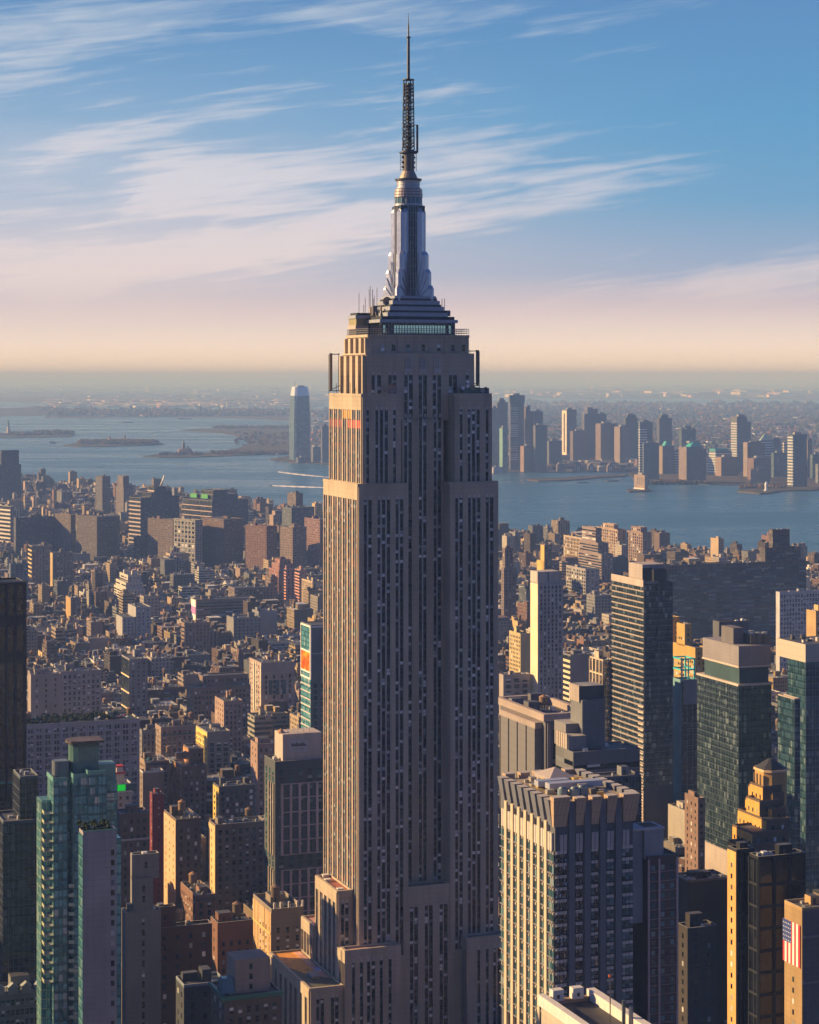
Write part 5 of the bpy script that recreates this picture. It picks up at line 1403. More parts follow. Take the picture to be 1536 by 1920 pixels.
    for i in range(ne):
        blade(i * be + 0.8, (i + 1) * be - 0.8, zb, zt - 0.5, 'E', 1.4); blade(i * be + 0.8, (i + 1) * be - 0.8, zb, zt, 'W', 1.4)
    # roof well and plant
    rr = random.Random(4)
    m = MB(); m.box(1, 1, zt - 1.7, w - 1, d - 1, zt - 1.5, (0.30, 0.24, 0.16)); m.build('roof', ROOF, rt)
    m = MB(); m.prism([(10, 26), (19, 26), (19, 38), (10, 38)], zt - 1.49, zt + 0.3, (0.34, 0.30, 0.29)); m.prism([(10, 26), (19, 26), (19, 38), (10, 38)], zt + 0.3, zt + 2.8, (0.36, 0.31, 0.30), top=[(14.3, 31.6), (14.7, 31.6), (14.7, 32), (14.3, 32)]); m.build('tent_roof', PAINT, rt)
    m = MB(); m.box(5, 15, zt - 0.6, 23, 18.4, zt + 1.2, (0.42, 0.44, 0.52)); m.box(3.4, 20, zt - 0.6, 14, 23, zt + 1.2, (0.42, 0.44, 0.52)); m.build('duct', METAL, rt)
    for (x, y) in ((5.5, 6.5), (9, 5.5), (12.2, 6.8)):
        m = MB(); m.cyl(x, y, zt - 1.49, zt + 1.4, 1.6, n=14, c=(0.20, 0.28, 0.32)); m.cyl(x, y, zt + 1.4, zt + 1.9, 1.2, 0.9, n=14, c=(0.12, 0.15, 0.17)); m.build('cooling_tower', METAL, rt)
    for k in range(34):
        x, y, s = rr.uniform(3, w - 5), rr.uniform(3, d - 5), rr.uniform(0.7, 2.2)
        m = MB(); g = rr.choice([0.2, 0.4, 0.6]); c = (g, g * 0.9, g * 0.75)
        if rr.random() < 0.35: c = (0.55, 0.38, 0.10)
        m.box(x, y, zt - 1.49, x + s * rr.uniform(0.8, 2), y + s, zt - 1.49 + rr.uniform(0.6, 2.4), c)
        m.build(rr.choice(['vent_box', 'air_conditioner']), METAL, rt)
    A.tag_stuff = ('panel', 'spandrel')
    A.finish(); note('the flared-crown tower', rt, w, d, zt)
def mat_mirror():
    if 'mirror_pane' in MATS: return MATS['mirror_pane']
    m, t = newmat('mirror_pane')
    tc = t.n('ShaderNodeTexCoord'); oi = t.n('ShaderNodeObjectInfo'); ge = t.n('ShaderNodeNewGeometry')
    r = t.m('FRACT', t.m('ADD', t.m('MULTIPLY', oi.outputs['Random'], 3.7), t.m('MULTIPLY', ge.outputs['Random Per Island'], 5.3)))
    v = t.n('ShaderNodeVectorMath', operation='ADD', ins={0: tc.outputs['Object'], 1: t.n('ShaderNodeCombineXYZ', ins={0: t.m('MULTIPLY', r, 60.0), 1: 0.0, 2: 0.0}).outputs[0]})
    wv = t.n('ShaderNodeTexWave', ins={'Vector': v.outputs[0], 'Scale': 0.33, 'Distortion': 9.0, 'Detail': 1.0, 'Detail Scale': 0.8})
    bp = t.n('ShaderNodeBump', ins={'Strength': 1.0, 'Distance': 0.5, 'Height': wv.outputs[0]})
    col = t.ramp(r, [(0, (0.10, 0.10, 0.12)), (0.6, (0.28, 0.26, 0.29)), (1, (0.5, 0.47, 0.5))])
    principled(t, **{'Base Color': col, 'Metallic': 0.85, 'Roughness': 0.08, 'Normal': bp.outputs[0]})
    MATS['mirror_pane'] = m; return m
def mat_bladed():
    if 'ribbed_cladding' in MATS: return MATS['ribbed_cladding']
    m, t = newmat('ribbed_cladding')
    at = t.n('ShaderNodeAttribute', attribute_name='Col'); tc = t.n('ShaderNodeTexCoord')
    sep = t.n('ShaderNodeSeparateXYZ', ins={0: tc.outputs['Object']})
    a = t.m('LESS_THAN', t.m('FRACT', t.m('DIVIDE', t.m('ADD', sep.outputs[0], sep.outputs[1]), 1.3)), 0.12)
    b = t.m('LESS_THAN', t.m('FRACT', t.m('DIVIDE', sep.outputs[2], 4.1)), 0.04)
    f = t.m('SUBTRACT', 1.0, t.m('MULTIPLY', t.m('MAXIMUM', a, b), 0.35))
    vm = t.n('ShaderNodeVectorMath', operation='SCALE', ins={0: at.outputs['Color'], 'Scale': f})
    principled(t, **{'Base Color': vm.outputs[0], 'Roughness': 0.6, 'Metallic': 0.15}); MATS['ribbed_cladding'] = m; return m
flared_tower()

# B: open-topped white-framed roof at the bottom
def framed_roof():
    Y = 522.0
    x0 = gx(1015, 560) + 14.0; z = 132.5
    w, d = 15.5, 40.0
    rt = root('office_tower', 'white beamed parapet frame round a dark roof well, bottom edge right of centre', 'office building', x0, Y)
    A = Acc(rt, WHITE)
    A.part('wall', WALL).box(0, 0, 0, w, d, z, (0.45, 0.4, 0.33), bottom=False)
    m = A.part('roof', ROOF); m.box(1, 1, z + 0.004, w - 1, d - 1, z + 0.1, (0.035, 0.035, 0.04))
    m = A.part('parapet', PAINT); W2 = (0.62, 0.58, 0.54)
    m.box(-0.8, -0.8, z, 1.2, d + 0.6, z + 3.0, W2); m.box(w - 1.6, -0.8, z, w + 0.8, d + 0.6, z + 3.0, W2)
    m.box(1.2, d - 1.4, z, w - 1.6, d + 0.6, z + 1.2, (0.30, 0.2, 0.13)); m.box(1.2, -0.8, z, w - 1.6, 0.6, z + 1.0, W2)
    for (x, y) in ((2.6, d - 2.0), (8.6, d - 2.0), (2.4, -0.6), (8, -0.6), (13, -0.6)):
        k = MB(); k.box(x, y, z + 1.21, x + 3.2, y + 2.4, z + 4.2, (0.60, 0.57, 0.55)); k.box(x + 1.2, y - 0.05, z + 1.9, x + 2.0, y, z + 2.9, (0.05, 0.05, 0.06)); k.build('roof_pier', PAINT, rt)
    m = MB(); m.cyl(12, 14, z + 0.11, z + 7.5, 0.5, n=10, c=(0.08, 0.1, 0.12)); m.cyl(13.6, 13, z + 0.11, z + 6.0, 0.6, n=10, c=(0.2, 0.22, 0.25)); m.build('flue', METAL, rt)
    m = MB(); m.bar((11, 20, z), (11, 20, z + 13), 0.12, (0.12, 0.1, 0.1)); m.box(10.6, 19.8, z + 12, 11.3, 20.2, z + 12.7, (0.8, 0.2, 0.05)); m.build('aircraft_light_pole', METAL, rt)
    m = MB(); m.box(-9, 6, 0, -0.81, 30, z - 4, (0.40, 0.33, 0.26), bottom=False); m.build('wing', WALL, rt)
    m = MB(); m.box(-8.4, 6.5, z - 3.99, -1.4, 29, z - 3.9, (0.18, 0.13, 0.09)); m.build('wing_roof', ROOF, rt)
    rr = random.Random(5)
    for k in range(8): q = MB(); x, y = rr.uniform(-7.5, -3), rr.uniform(7, 26); q.box(x, y, z - 3.89, x + rr.uniform(.8, 2), y + 1.5, z - 3.89 + rr.uniform(.6, 2), (0.5, 0.5, 0.5)); q.build('vent_box', METAL, rt)
    A.finish(); note('the white-framed roof', rt, w, d, z)
framed_roof()

# C: red and brown window tower with plain stair head
rt, A, w, d, z, rr = hero('apartment_tower', 'maroon brick tower with pinkish piers and a plain grey box on top', 'skyscraper',
    1186, 1214, 1271, 1612, 640, 'the maroon window tower', wall=(0.12, 0.07, 0.065), N=P(3.1, 1.25, 1.5, 2.95, glass='blue', margin=0.3, sill=1, trim=(0.3, 0.22, 0.2)), E=None, maxd=17, done=False, bulk=0, ac=0)
m = A.part('pinkish_pier', WALL)
for a in (0.15, w * 0.36, w - 0.5): m.box(a - 0.1, -0.35, 40, a + 0.55, 0, z, (0.50, 0.36, 0.34))
m = MB(); m.box(-0.6, 1, z + 0.13, 6.2, 9, z + 9.0, (0.30, 0.29, 0.31)); m.box(-5.6, 2, z - 20, -0.61, 9, z + 9.0, (0.30, 0.29, 0.31)); m.build('stair_head', WALL, rt)
m = MB(); m.box(-5.7, 0.9, z + 9.0, 6.5, 9.3, z + 9.6, (0.55, 0.5, 0.47)); m.box(0.2, 2.5, z + 9.61, 5.2, 8, z + 9.7, (0.12, 0.08, 0.05)); m.build('coping', WALL, rt)
A.finish()

# D: brutal block with overhanging rim
rt, A, w, d, z, rr = hero('office_building', 'grey concrete block with a projecting pale rim and ribbed walls, right of the skyscraper', 'office building',
    938, 1023, 1104, 1352, 960, 'the rimmed concrete block', wall=(0.16, 0.155, 0.17), E=None, N=P(7.5, 4.5, 14, 16, glass='dark', top=3), done=False, par=0, bulk=3, ac=16, tanks=1)
m = A.part('rim', WALL); c = (0.36, 0.29, 0.26)
m.box(-1.6, -1.6, z, w + 1.6, 0.6, z + 3.4, c); m.box(-1.6, d - 1, z, w + 1.6, d + 1.6, z + 3.4, c); m.box(-1.6, 0.6, z, 0.6, d - 1, z + 3.4, c); m.box(w - 0.6, 0.6, z, w + 1.6, d - 1, z + 3.4, c)
m = A.part('ribbed_panel', mat_bladed())
m.box(-3.4, 4, 40, -0.01, d - 8, z - 4, (0.17, 0.165, 0.18)); m = A.part('panel_head', WALL); m.box(-3.7, 3.7, z - 3.99, -0.01, d - 7.7, z - 1.2, (0.34, 0.28, 0.26))
m = A.part('rib', WALL)
for i in range(5): q = 4 + (d - 12) * i / 4; m.box(-3.8, q - 0.25, 40, -3.41, q + 0.25, z - 4.01, (0.10, 0.10, 0.115))
for i in range(4): q = w * (i + 0.12) / 3.6; A.part('pier', WALL).box(q, -0.8, 40, q + 1.6, -0.13, z - 1, (0.22, 0.20, 0.21))
A.finish()
# E: grey stepped blocks in front of the dark striped tower
rt, A, w, d, z, rr = hero('office_building', 'plain grey stepped blocks with ribbed pale tops, in front of the striped tower', 'office building',
    1042, 1075, 1200, 1414, 880, 'the grey stepped blocks', wall=(0.15, 0.155, 0.17), E=RB(9, 2.0, 4.4), N=RB(7, 2.2, 4.6, top=3), done=False, bulk=1, par=0.8, ac=4, maxd=34)
for k, (x0_, y0_, x1_, y1_, z0_, z1_, c) in enumerate([(0.5, 6, 9, 18, 0, 6.5, (0.20, 0.2, 0.21)), (3, 14, 12, 26, 0, 10.5, (0.22, 0.21, 0.22)), (9, 10, 20, 22, 0, 21.0, (0.16, 0.165, 0.18)), (8.8, 11.5, 20.2, 22.2, 21.01, 27, (0.085, 0.09, 0.105))]):
    m = MB(); m.box(x0_, y0_, z + 0.13 + z0_, x1_, y1_, z + z1_, c, m=0, mt=1, ct=(0.3, 0.28, 0.26)); m.build('rooftop_block', [WALL, ROOF], rt)
m = A.part('pale_fin', WALL)
for i in range(5):
    m.box(0.0, 6.5 + i * 2.3, z + 1, 0.49, 8.2 + i * 2.3, z + 7.5, (0.42, 0.36, 0.32))
    m.box(8.2, 11.8 + i * 2.1, z + 20, 8.79, 13.4 + i * 2.1, z + 27.2, (0.42, 0.36, 0.32))
A.finish()
hero('office_building', 'glass fronted block with a flat dark roof, behind the flared crown tower', 'office building',
    1100, 1118, 1202, 1462, 830, 'the canopied block', wall=(0.16, 0.17, 0.18), E=RB(6, 2.2, 4), N=GR(GM_DTEAL, 3, 4.6, t=0.25, dp=0.4), maxd=30, bulk=1, par=0.9, pc=(0.12, 0.12, 0.13))

# F: dark striped tower
rt, A, w, d, z, rr = hero('office_tower', 'tall dark tower with pale horizontal stripes down its sunlit side', 'skyscraper',
    1148, 1208, 1262, 1096, 1200, 'the striped tower', wall=(0.07, 0.075, 0.09), body=(0.075, 0.08, 0.095), E=dict(kind='bands', gm=GM_DTEAL, fh=3.35, bh=0.85, bc=(0.32, 0.27, 0.24), bw=2.2), N=None, done=False, bulk=0, ac=2)
face(A, 'N', 0, 0.2, w * 0.5, z - 118, z, dict(kind='curtain', gm=GM_GREY, bw=9, fh=3.35, mc=(0.10, 0.11, 0.13)), 60)
face(A, 'N', 0, w * 0.52, w - 0.2, z - 118, z, dict(kind='curtain', gm=GM_GREY, bw=9, fh=3.35, mc=(0.10, 0.11, 0.13)), 60)
A.part('pale_head', WALL).box(-0.7, 0, z - 1.5, 0, d, z + 2.6, (0.44, 0.37, 0.33)); A.part('pale_head', WALL).box(0, -0.3, z + 0.2, w * 0.5, 0.4, z + 1.8, (0.2, 0.19, 0.19))
m = A.part('penthouse', WALL); m.box(2, 6, z + 0.13, w - 2, 24, z + 11, (0.36, 0.31, 0.29)); m.box(1.9, 5.9, z + 0.14, w * 0.45, 6, z + 9, (0.05, 0.05, 0.06))
m = MB(); m.box(w * 0.35, 0.5, z + 0.13, w * 0.8, 5.8, z + 8.5, (0.03, 0.032, 0.04)); m.build('plant_box', METAL, rt)
m = A.part('pale_frame', WALL)
for q in (0.2, 3.2, 6.2): m.box(-0.6, q, 20, -0.46, q + 0.7, z - 122, (0.55, 0.45, 0.36))
for k in range(26): m.box(-0.62, 0.2, 25 + k * 3.4, -0.461, 6.8, 25.8 + k * 3.4, (0.55, 0.45, 0.36))
A.finish()

# G: white tower with bright blank flank
rt, A, w, d, z, rr = hero('apartment_tower', 'slim white tower with a blank sunlit flank and narrow window columns on its front', 'skyscraper',
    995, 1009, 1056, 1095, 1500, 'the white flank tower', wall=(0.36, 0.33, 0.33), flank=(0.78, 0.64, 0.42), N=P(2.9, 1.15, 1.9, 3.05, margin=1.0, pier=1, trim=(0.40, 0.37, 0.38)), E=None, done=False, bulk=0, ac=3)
m = MB(); m.box(1.0, 3, z + 0.13, w - 1.5, 16, z + 8.6, (0.46, 0.40, 0.36)); m.box(w * 0.45, 2.9, z + 1, w * 0.5, 3, z + 8, (0.1, 0.1, 0.1)); m.build('penthouse', WALL, rt)
A.finish()
# H: cream narrow building w/ glass flank
hero('apartment_tower', 'narrow cream building with a ladder of windows, left of the striped tower', 'apartment building',
    1106, 1131, 1150, 1240, 1240, 'the cream ladder building', wall=(0.56, 0.44, 0.31), body=(0.10, 0.105, 0.12), E=dict(kind='grid', gm=GM_REFL, bw=5.2, fh=7.0, t=0.5, dp=0.45, fc=(0.60, 0.47, 0.33)), N=CW(GM_GREY, 2.2, 6.5), maxd=26, tanks=1, bulk=2)
# I: teal grid tower
rt, A, w, d, z, rr = hero('hotel_tower', 'broad grey-green glass tower with a plain grey crown and open cooling plant', 'skyscraper',
    1308, 1385, 1446, 1285, 1080, 'the grey-green glass tower', wall=(0.12, 0.15, 0.16), E=CW(GM_DTEAL, 1.7, 3.2, mc=(0.11, 0.15, 0.16)), N=CW(mat_curtain('brown_glass', (0.02, 0.018, 0.018), (0.045, 0.035, 0.03), (0.10, 0.07, 0.05), 1.6, 3.2, 0.1, 0.8), 1.6, 3.2, mc=(0.05, 0.05, 0.055)), done=False, bulk=0, ac=0, par=0)
m = A.part('crown_band', WALL); m.box(-0.6, -0.6, z - 0.5, w + 0.6, d + 0.3, z + 0.6, (0.52, 0.43, 0.37))
m = A.part('upper_storeys', WALL); m.box(1, 1, z + 0.61, w - 1, d - 6, z + 9, (0.04, 0.08, 0.09)); 
m = A.part('crown_box', WALL); m.box(0.2, 0.2, z + 9, w - 0.2, d - 5.5, z + 20.5, (0.24, 0.22, 0.23)); m.box(-0.1, -0.1, z + 9, w + 0.1, d - 5.2, z + 10, (0.50, 0.42, 0.36))
m.box(2, 9, z + 20.51, 8, 22, z + 29, (0.15, 0.14, 0.15))
A.part('podium', WALL).box(-1.0, -1.0, 0, w + 1.0, d + 1.0, 52, (0.40, 0.34, 0.31))
for i in range(5):
    m = MB(); m.box(9.5 + (i % 3) * 4, 4 + (i // 3) * 7, z + 20.6, 13 + (i % 3) * 4, 8.5 + (i // 3) * 7, z + 25.6, (0.06, 0.07, 0.08)); m.cyl(11.2 + (i % 3) * 4, 6.2 + (i // 3) * 7, z + 25.6, z + 26.6, 1.5, n=12, c=(0.3, 0.3, 0.3)); m.build('cooling_tower', METAL, rt)
A.finish()
# J: light-blue party wall with cyan frame
rt, A, w, d, z, rr = hero('apartment_tower', 'slim building with a sky-blue painted flank and a cyan steel frame on top', 'apartment building',
    1262, 1278, 1309, 1278, 1240, 'the sky-blue flank building', wall=(0.16, 0.42, 0.52), body=(0.16, 0.40, 0.50), N=CW(GM_GREY, 3.2, 3.4, top=22), E=None, done=False, bulk=0, ac=0, maxd=20)
A.part('grey_screen', WALL).box(1.2, -0.4, z - 14, w, -0.01, z + 1, (0.24, 0.23, 0.25))
m = A.part('cyan_frame', PAINT); cy = (0.02, 0.55, 0.60)
for (x, y) in ((0.5, 0.5), (9, 0.5), (0.5, 12), (9, 12)): m.box(x - 0.4, y - 0.4, z, x + 0.4, y + 0.4, z + 13, cy)
for zz in (z + 6.5, z + 13):
    m.box(0.11, 0.11, zz, 9.4, 0.9, zz + 0.7, cy); m.box(0.11, 0.91, zz, 0.9, 12.4, zz + 0.7, cy); m.box(0.91, 11.6, zz, 9.4, 12.4, zz + 0.7, cy); m.box(8.6, 0.91, zz, 9.4, 11.59, zz + 0.7, cy)
m.box(4.6, 0.2, z, 5.2, 0.8, z + 12.9, cy)
A.finish()
# K: orange building behind
hero('office_building', 'bright orange brick block with blank turrets, behind the sky blue flank', 'office building',
    1235, 1304, 1326, 1213, 1500, 'the orange turreted block', wall=(0.60, 0.35, 0.04), E=P(2.6, 1.6, 1.9, 3.8, top=8), N=P(3, 1.6, 2.0, 3.8), maxd=70, tiers=[(0, 0, 1, 1, 0, 0.985), (0, 0.28, 0.6, 0.5, 0.985, 1.13), (0, 0.6, 0.6, 0.82, 0.985, 1.16)], bulk=2, tanks=1)
# L: glass tower at the right edge with pale crown
hero('glass_tower', 'teal and mirror glass tower with a ribbed cream crown, cut off by the right edge', 'skyscraper',
    1478, 1511, 1600, 1242, 1050, 'the cream-crowned glass tower', wall=(0.08, 0.12, 0.13), E=CW(GM_BLUE, 1.8, 3.3, mc=(0.06, 0.13, 0.15)), N=CW(GM_REFL, 1.8, 3.3), maxd=30, par=0, bulk=0, ac=0)
X = [o for o in COL.objects if o.parent is None and o.get('label', '').startswith('teal and mirror glass')][0]
zc = gz(1242, 1050); m = MB(); m.box(-0.4, -0.4, zc, 27, 28, zc + 9.2, (0.50, 0.42, 0.35), m=0, mt=1, ct=TAR); m.build('crown_box', [mat_bladed(), ROOF], X)
rr = random.Random(8)
for k in range(12): m = MB(); x, y = rr.uniform(1, 22), rr.uniform(2, 24); m.box(x, y, zc + 9.21, x + rr.uniform(.8, 3), y + 1.6, zc + 9.21 + rr.uniform(.8, 2.6), rr.choice([(0.1, 0.1, 0.1), (0.6, 0.55, 0.5)])); m.build('vent_box', METAL, X)
# M: dark glass slab
hero('glass_tower', 'plain dark blue glass slab, left of the cream crowned glass tower', 'skyscraper',
    1459, 1490, 1500, 1312, 960, 'the dark blue slab', wall=(0.03, 0.05, 0.065), E=CW(GM_BLUE, 1.6, 3.3, mc=(0.04, 0.08, 0.10)), N=CW(GM_BLACK, 2, 3.3), maxd=24, par=0.6, pc=(0.4, 0.33, 0.28), bulk=0, ac=0)
# N: orange art deco stepped tower
def stepped_tower():
    Y = 900
    rt = root('office_tower', 'orange brick art deco tower stepping up to an octagonal dark cap, right side', 'skyscraper', gx(1437, Y), Y)
    A = Acc(rt, (0.40, 0.235, 0.085)); c = (0.40, 0.235, 0.085)
    EP, NP = P(3.2, 1.0, 1.8, 3.7, top=2.2, margin=0.5), P(4, 1.2, 1.9, 3.7)
    for (l, cc, r, yt, yy) in ((1407, 1431, 1466, 1478, 906), (1404, 1449, 1470, 1490, 905), (1400, 1425, 1468, 1505, 901), (1398, 1447, 1474, 1518, 900), (1384, 1437, 1480, 1540, 893), (1374, 1411, 1480, 1564, 886), (1366, 1390, 1480, 1588, 880)):
        tierpx(A, l, cc, r, yt, yy, (0.11, 0.08, 0.06), EP, NP, par=0.9, flank=(0.60, 0.34, 0.09))  # same brick twice: shade in the dark fronts, sun in the orange flanks
    x0, w, d = solve(1414, 1438, 1461, 907); z0, z = gz(1478, 907), gz(1450, 907)
    ca, sa = math.cos(GRID), math.sin(GRID); dx, dy = x0 - rt.location.x, 907 - Y
    u, v = dx * ca + dy * sa, -dx * sa + dy * ca
    w = 11.6; d = 13.0
    def octo(g): 
        k = 2.6; a, b, W, D = u - g, v - g, u + w + g, v + d + g
        return [(a + k, b), (W - k, b), (W, b + k), (W, D - k), (W - k, D), (a + k, D), (a, D - k), (a, b + k)]
    m = MB(); m.prism(octo(0), z0 - 14, z, (0.42, 0.25, 0.09)); m.build('lantern', WALL, rt)
    for q in (0.2, 0.42, 0.64, 0.84):
        m = MB(); m.box(u - 0.25, v + d * q - 0.5, z0 - 10, u - 0.01, v + d * q + 0.5, z - 1.5, (0.07, 0.05, 0.04)); m.build('tall_window', PAINT, rt)
    m = MB(); m.prism(octo(0.5), z, z + 1.0, (0.65, 0.45, 0.25)); m.prism(octo(0.2), z + 1.0, z + 5.0, (0.03, 0.028, 0.03), top=[(u + w / 2 + (p[0] - u - w / 2) * .2, v + d / 2 + (p[1] - v - d / 2) * .2) for p in octo(0)]); m.build('cap', ROOF, rt)
    A.finish(); note('the orange stepped tower', rt, 20, 30, z)
stepped_tower()
# O: black towers in the lower right
hero('office_tower', 'black brick tower with one thin orange sunlit edge, lower right', 'skyscraper',
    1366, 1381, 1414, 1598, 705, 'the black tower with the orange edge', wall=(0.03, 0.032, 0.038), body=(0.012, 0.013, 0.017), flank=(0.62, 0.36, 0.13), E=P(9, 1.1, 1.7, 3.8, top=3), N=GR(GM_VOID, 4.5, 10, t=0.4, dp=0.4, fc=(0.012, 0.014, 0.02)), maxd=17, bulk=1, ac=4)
hero('office_tower', 'wide black tower with faint horizontal bands, right of the thin orange edge', 'skyscraper',
    1411, 1422, 1510, 1612, 690, 'the wide black tower', wall=(0.012, 0.014, 0.02), N=GR(GM_VOID, 6.5, 7.4, t=0.5, dp=0.5, fc=(0.02, 0.024, 0.032), mull=0), E=GR(GM_VOID, 6, 7.4, t=0.4, dp=0.4, fc=(0.02, 0.024, 0.032)), maxd=11, bulk=2, ac=6)
# P: flag building
rt, A, w, d, z, rr = hero('office_building', 'stone building with a stars and stripes flag on its ochre flank, lower right corner', 'office building',
    1471, 1504, 1600, 1708, 672, 'the flag building', wall=(0.50, 0.30, 0.10), body=(0.42, 0.26, 0.10), E=P(7.5, 1.0, 1.7, 3.6, top=22), N=P(3.0, 1.3, 2.2, 3.8, top=7, bands=(9, 24), trim=(0.24, 0.2, 0.2)), maxd=24, done=False, bulk=1, ac=4)
A.part('grey_front', WALL).box(0.3, -0.1, 0, w, -0.0, z, (0.14, 0.125, 0.13))
fl = MB(); fy0, fy1, fz0, fz1 = 0.8, 11.5, z - 19, z - 5
for i in range(9):
    a, b_ = fy0 + (fy1 - fy0) * i / 9, fy0 + (fy1 - fy0) * (i + 1) / 9
    fl.box(-0.35, a, fz0, -0.2, b_, fz1, (0.55, 0.03, 0.05) if i % 2 == 0 else (0.75, 0.72, 0.72))
fl.box(-0.42, fy0 + (fy1 - fy0) * 0.5, fz0 + (fz1 - fz0) * 0.48, -0.355, fy1, fz1, (0.02, 0.05, 0.22))
for i in range(5):
    for j in range(5): yy = fy0 + (fy1 - fy0) * (0.55 + 0.1 * i); zz = fz0 + (fz1 - fz0) * (0.52 + 0.1 * j); fl.box(-0.46, yy - 0.17, zz - 0.17, -0.421, yy + 0.17, zz + 0.17, (0.75, 0.75, 0.75))
fl.build('flag', PAINT, rt)
A.finish()
hero('garage_building', 'low dark building between the maroon tower and the black towers', 'building',
    1271, 1290, 1345, 1745, 800, 'the low dark building', wall=(0.06, 0.05, 0.05), N=P(4, 1.2, 1.8), E=P(4), maxd=40, ac=14, bulk=3)
hero('garage_building', 'broad black low building with scattered roof plant, below the narrow stepped gable', 'building',
    1262, 1292, 1368, 1655, 930, 'the broad black building', wall=(0.03, 0.03, 0.035), N=None, E=None, maxd=40, ac=22, bulk=4, pc=(0.12, 0.11, 0.11))
hero('brick_building', 'narrow brick building with a stepped orange sunlit gable, left of the grey-green glass tower', 'building',
    1284, 1309, 1312, 1500, 1060, 'the stepped gable building', wall=(0.26, 0.15, 0.11), E=P(3.4, 1.0, 1.7, 3.5), N=P(3), maxd=24, w=4)
hero('office_tower', 'grey windowless stepped mass with two roof tanks, behind the grey-green glass tower', 'office building',
    1330, 1345, 1412, 1208, 1420, 'the two-flue block', wall=(0.12, 0.125, 0.14), E=None, N=P(8, 2, 2, 5), maxd=30, tiers=[(0, 0, 1, 1, 0, 0.93), (0.1, 0.2, 0.95, 1, 0.93, 1.12)], tanks=2, bulk=1)
rt, A, w, d, z, rr = hero('warehouse', 'huge dark brick warehouse block stretching across the right middle distance near the river', 'warehouse',
    1228, 1240, 1512, 1062, 2150, 'the huge dark warehouse', wall=(0.115, 0.09, 0.09), E=None, N=RB(9, 1.7, 4.3, glass='blue', top=3), maxd=90, bulk=8, tanks=1, ac=26, done=False, wallmat=FAR, tiers=[(0, 0, 1, 1, 0, 1), (0.72, 0.2, 0.97, 1, 1, 1.14), (0.78, 0.35, 0.9, 0.9, 1.14, 1.32)])
A.finish()
hero('office_building', 'white pierced-screen building with dark dots, at the right edge in the middle distance', 'office building',
    1455, 1462, 1640, 1112, 1900, 'the pierced-screen building', wall=(0.52, 0.53, 0.56), N=P(3.0, 1.5, 2.6, 4.2), E=None, maxd=30, body=(0.5, 0.5, 0.53), cap=100)
hero('apartment_building', 'blank ochre tower block with a small green roof tank, at the right edge', 'apartment building',
    1512, 1530, 1560, 1148, 1750, 'the blank ochre block', wall=(0.55, 0.33, 0.10), E=None, N=P(3), maxd=30)
hero('apartment_tower', 'dark stepped tower with a bright golden sunlit flank, behind the white flank tower', 'apartment building',
    1007, 1021, 1052, 1030, 2600, 'the golden flank tower', wall=(0.22, 0.17, 0.13), flank=(0.60, 0.40, 0.12), E=None, N=P(3, 1.2, 1.8), maxd=40, tiers=[(0, 0, 0.45, 0.5, 0, 1.06), (0, 0, 0.9, 1, 0, 0.82), (-0.08, -0.1, 1, 1, 0, 0.66)])
hero('loft_building', 'grey loft with big square window bays, right of the white flank tower', 'office building',
    1060, 1098, 1124, 1068, 2700, 'the square-bay loft', wall=(0.36, 0.32, 0.31), E=P(5.2, 3.4, 3.0, 4.4), N=P(5, 2, 2.4, 4.4), maxd=60)
hero('office_building', 'stepped brown brick tower with horizontal banding, above the square-bay loft', 'office building',
    1085, 1128, 1150, 1040, 2850, 'the banded brown tower', wall=(0.28, 0.20, 0.18), E=RB(10, 1.8, 3.8), N=P(4), maxd=90, tiers=[(0, 0, 1, 1, 0, 1), (0.1, 0.2, 1, 1, 1, 1.25), (0.3, 0.4, 0.8, 1, 1.25, 1.6)])
hero('loft_building', 'tan block with tall classical pilasters and a dark hipped roof, near the right shore', 'office building',
    1057, 1093, 1116, 1010, 3000, 'the pilastered block', wall=(0.52, 0.38, 0.24), E=P(5, 2.4, 3.8, 5.0, pier=1), N=P(5, 2, 2.6), maxd=110, tanks=1)
hero('office_building', 'orange-brown block with square bays and a rooftop crown, at the right shore', 'office building',
    1117, 1158, 1174, 994, 3250, 'the crowned shore block', wall=(0.42, 0.28, 0.19), E=P(6, 3.2, 3.2, 4.6), N=P(6), maxd=120, tiers=[(0, 0, 1, 1, 0, 1), (0.1, 0.2, 0.6, 0.7, 1, 1.12)])
hero('warehouse', 'brown cubic warehouse with a window grid and a flat dark cap, right shore', 'warehouse',
    1175, 1205, 1222, 1000, 3200, 'the cubic shore warehouse', wall=(0.30, 0.19, 0.14), E=P(6, 3.4, 3.0, 4.4), N=P(6), maxd=110, tiers=[(0, 0, 1, 1, 0, 1), (0.15, 0.2, 0.85, 0.8, 1, 1.13)])
hero('loft_building', 'low cream loft with square window bays, left of the white flank tower', 'office building',
    936, 944, 994, 1268, 1500, 'the low cream loft', wall=(0.42, 0.36, 0.32), N=P(6.2, 4.0, 2.6, 4.4), E=None, maxd=30, ac=12)
hero('apartment_building', 'yellow brick building with stepped windows on its sunlit side, left of the white flank tower', 'apartment building',
    955, 976, 996, 1190, 1800, 'the yellow stepped-window building', wall=(0.58, 0.42, 0.16), E=P(3.2, 1.5, 2.0, 3.6), N=None, maxd=50, bulk=2, tanks=1)
hero('office_building', 'grey block with bright cream horizontal stripes on its flank, right of the white flank tower', 'office building',
    1056, 1070, 1106, 1230, 1650, 'the cream-striped block', wall=(0.22, 0.21, 0.23), E=dict(kind='bands', gm=GM_GREY, fh=4.4, bh=2.0, bc=(0.66, 0.55, 0.36)), N=None, maxd=28, tanks=0)
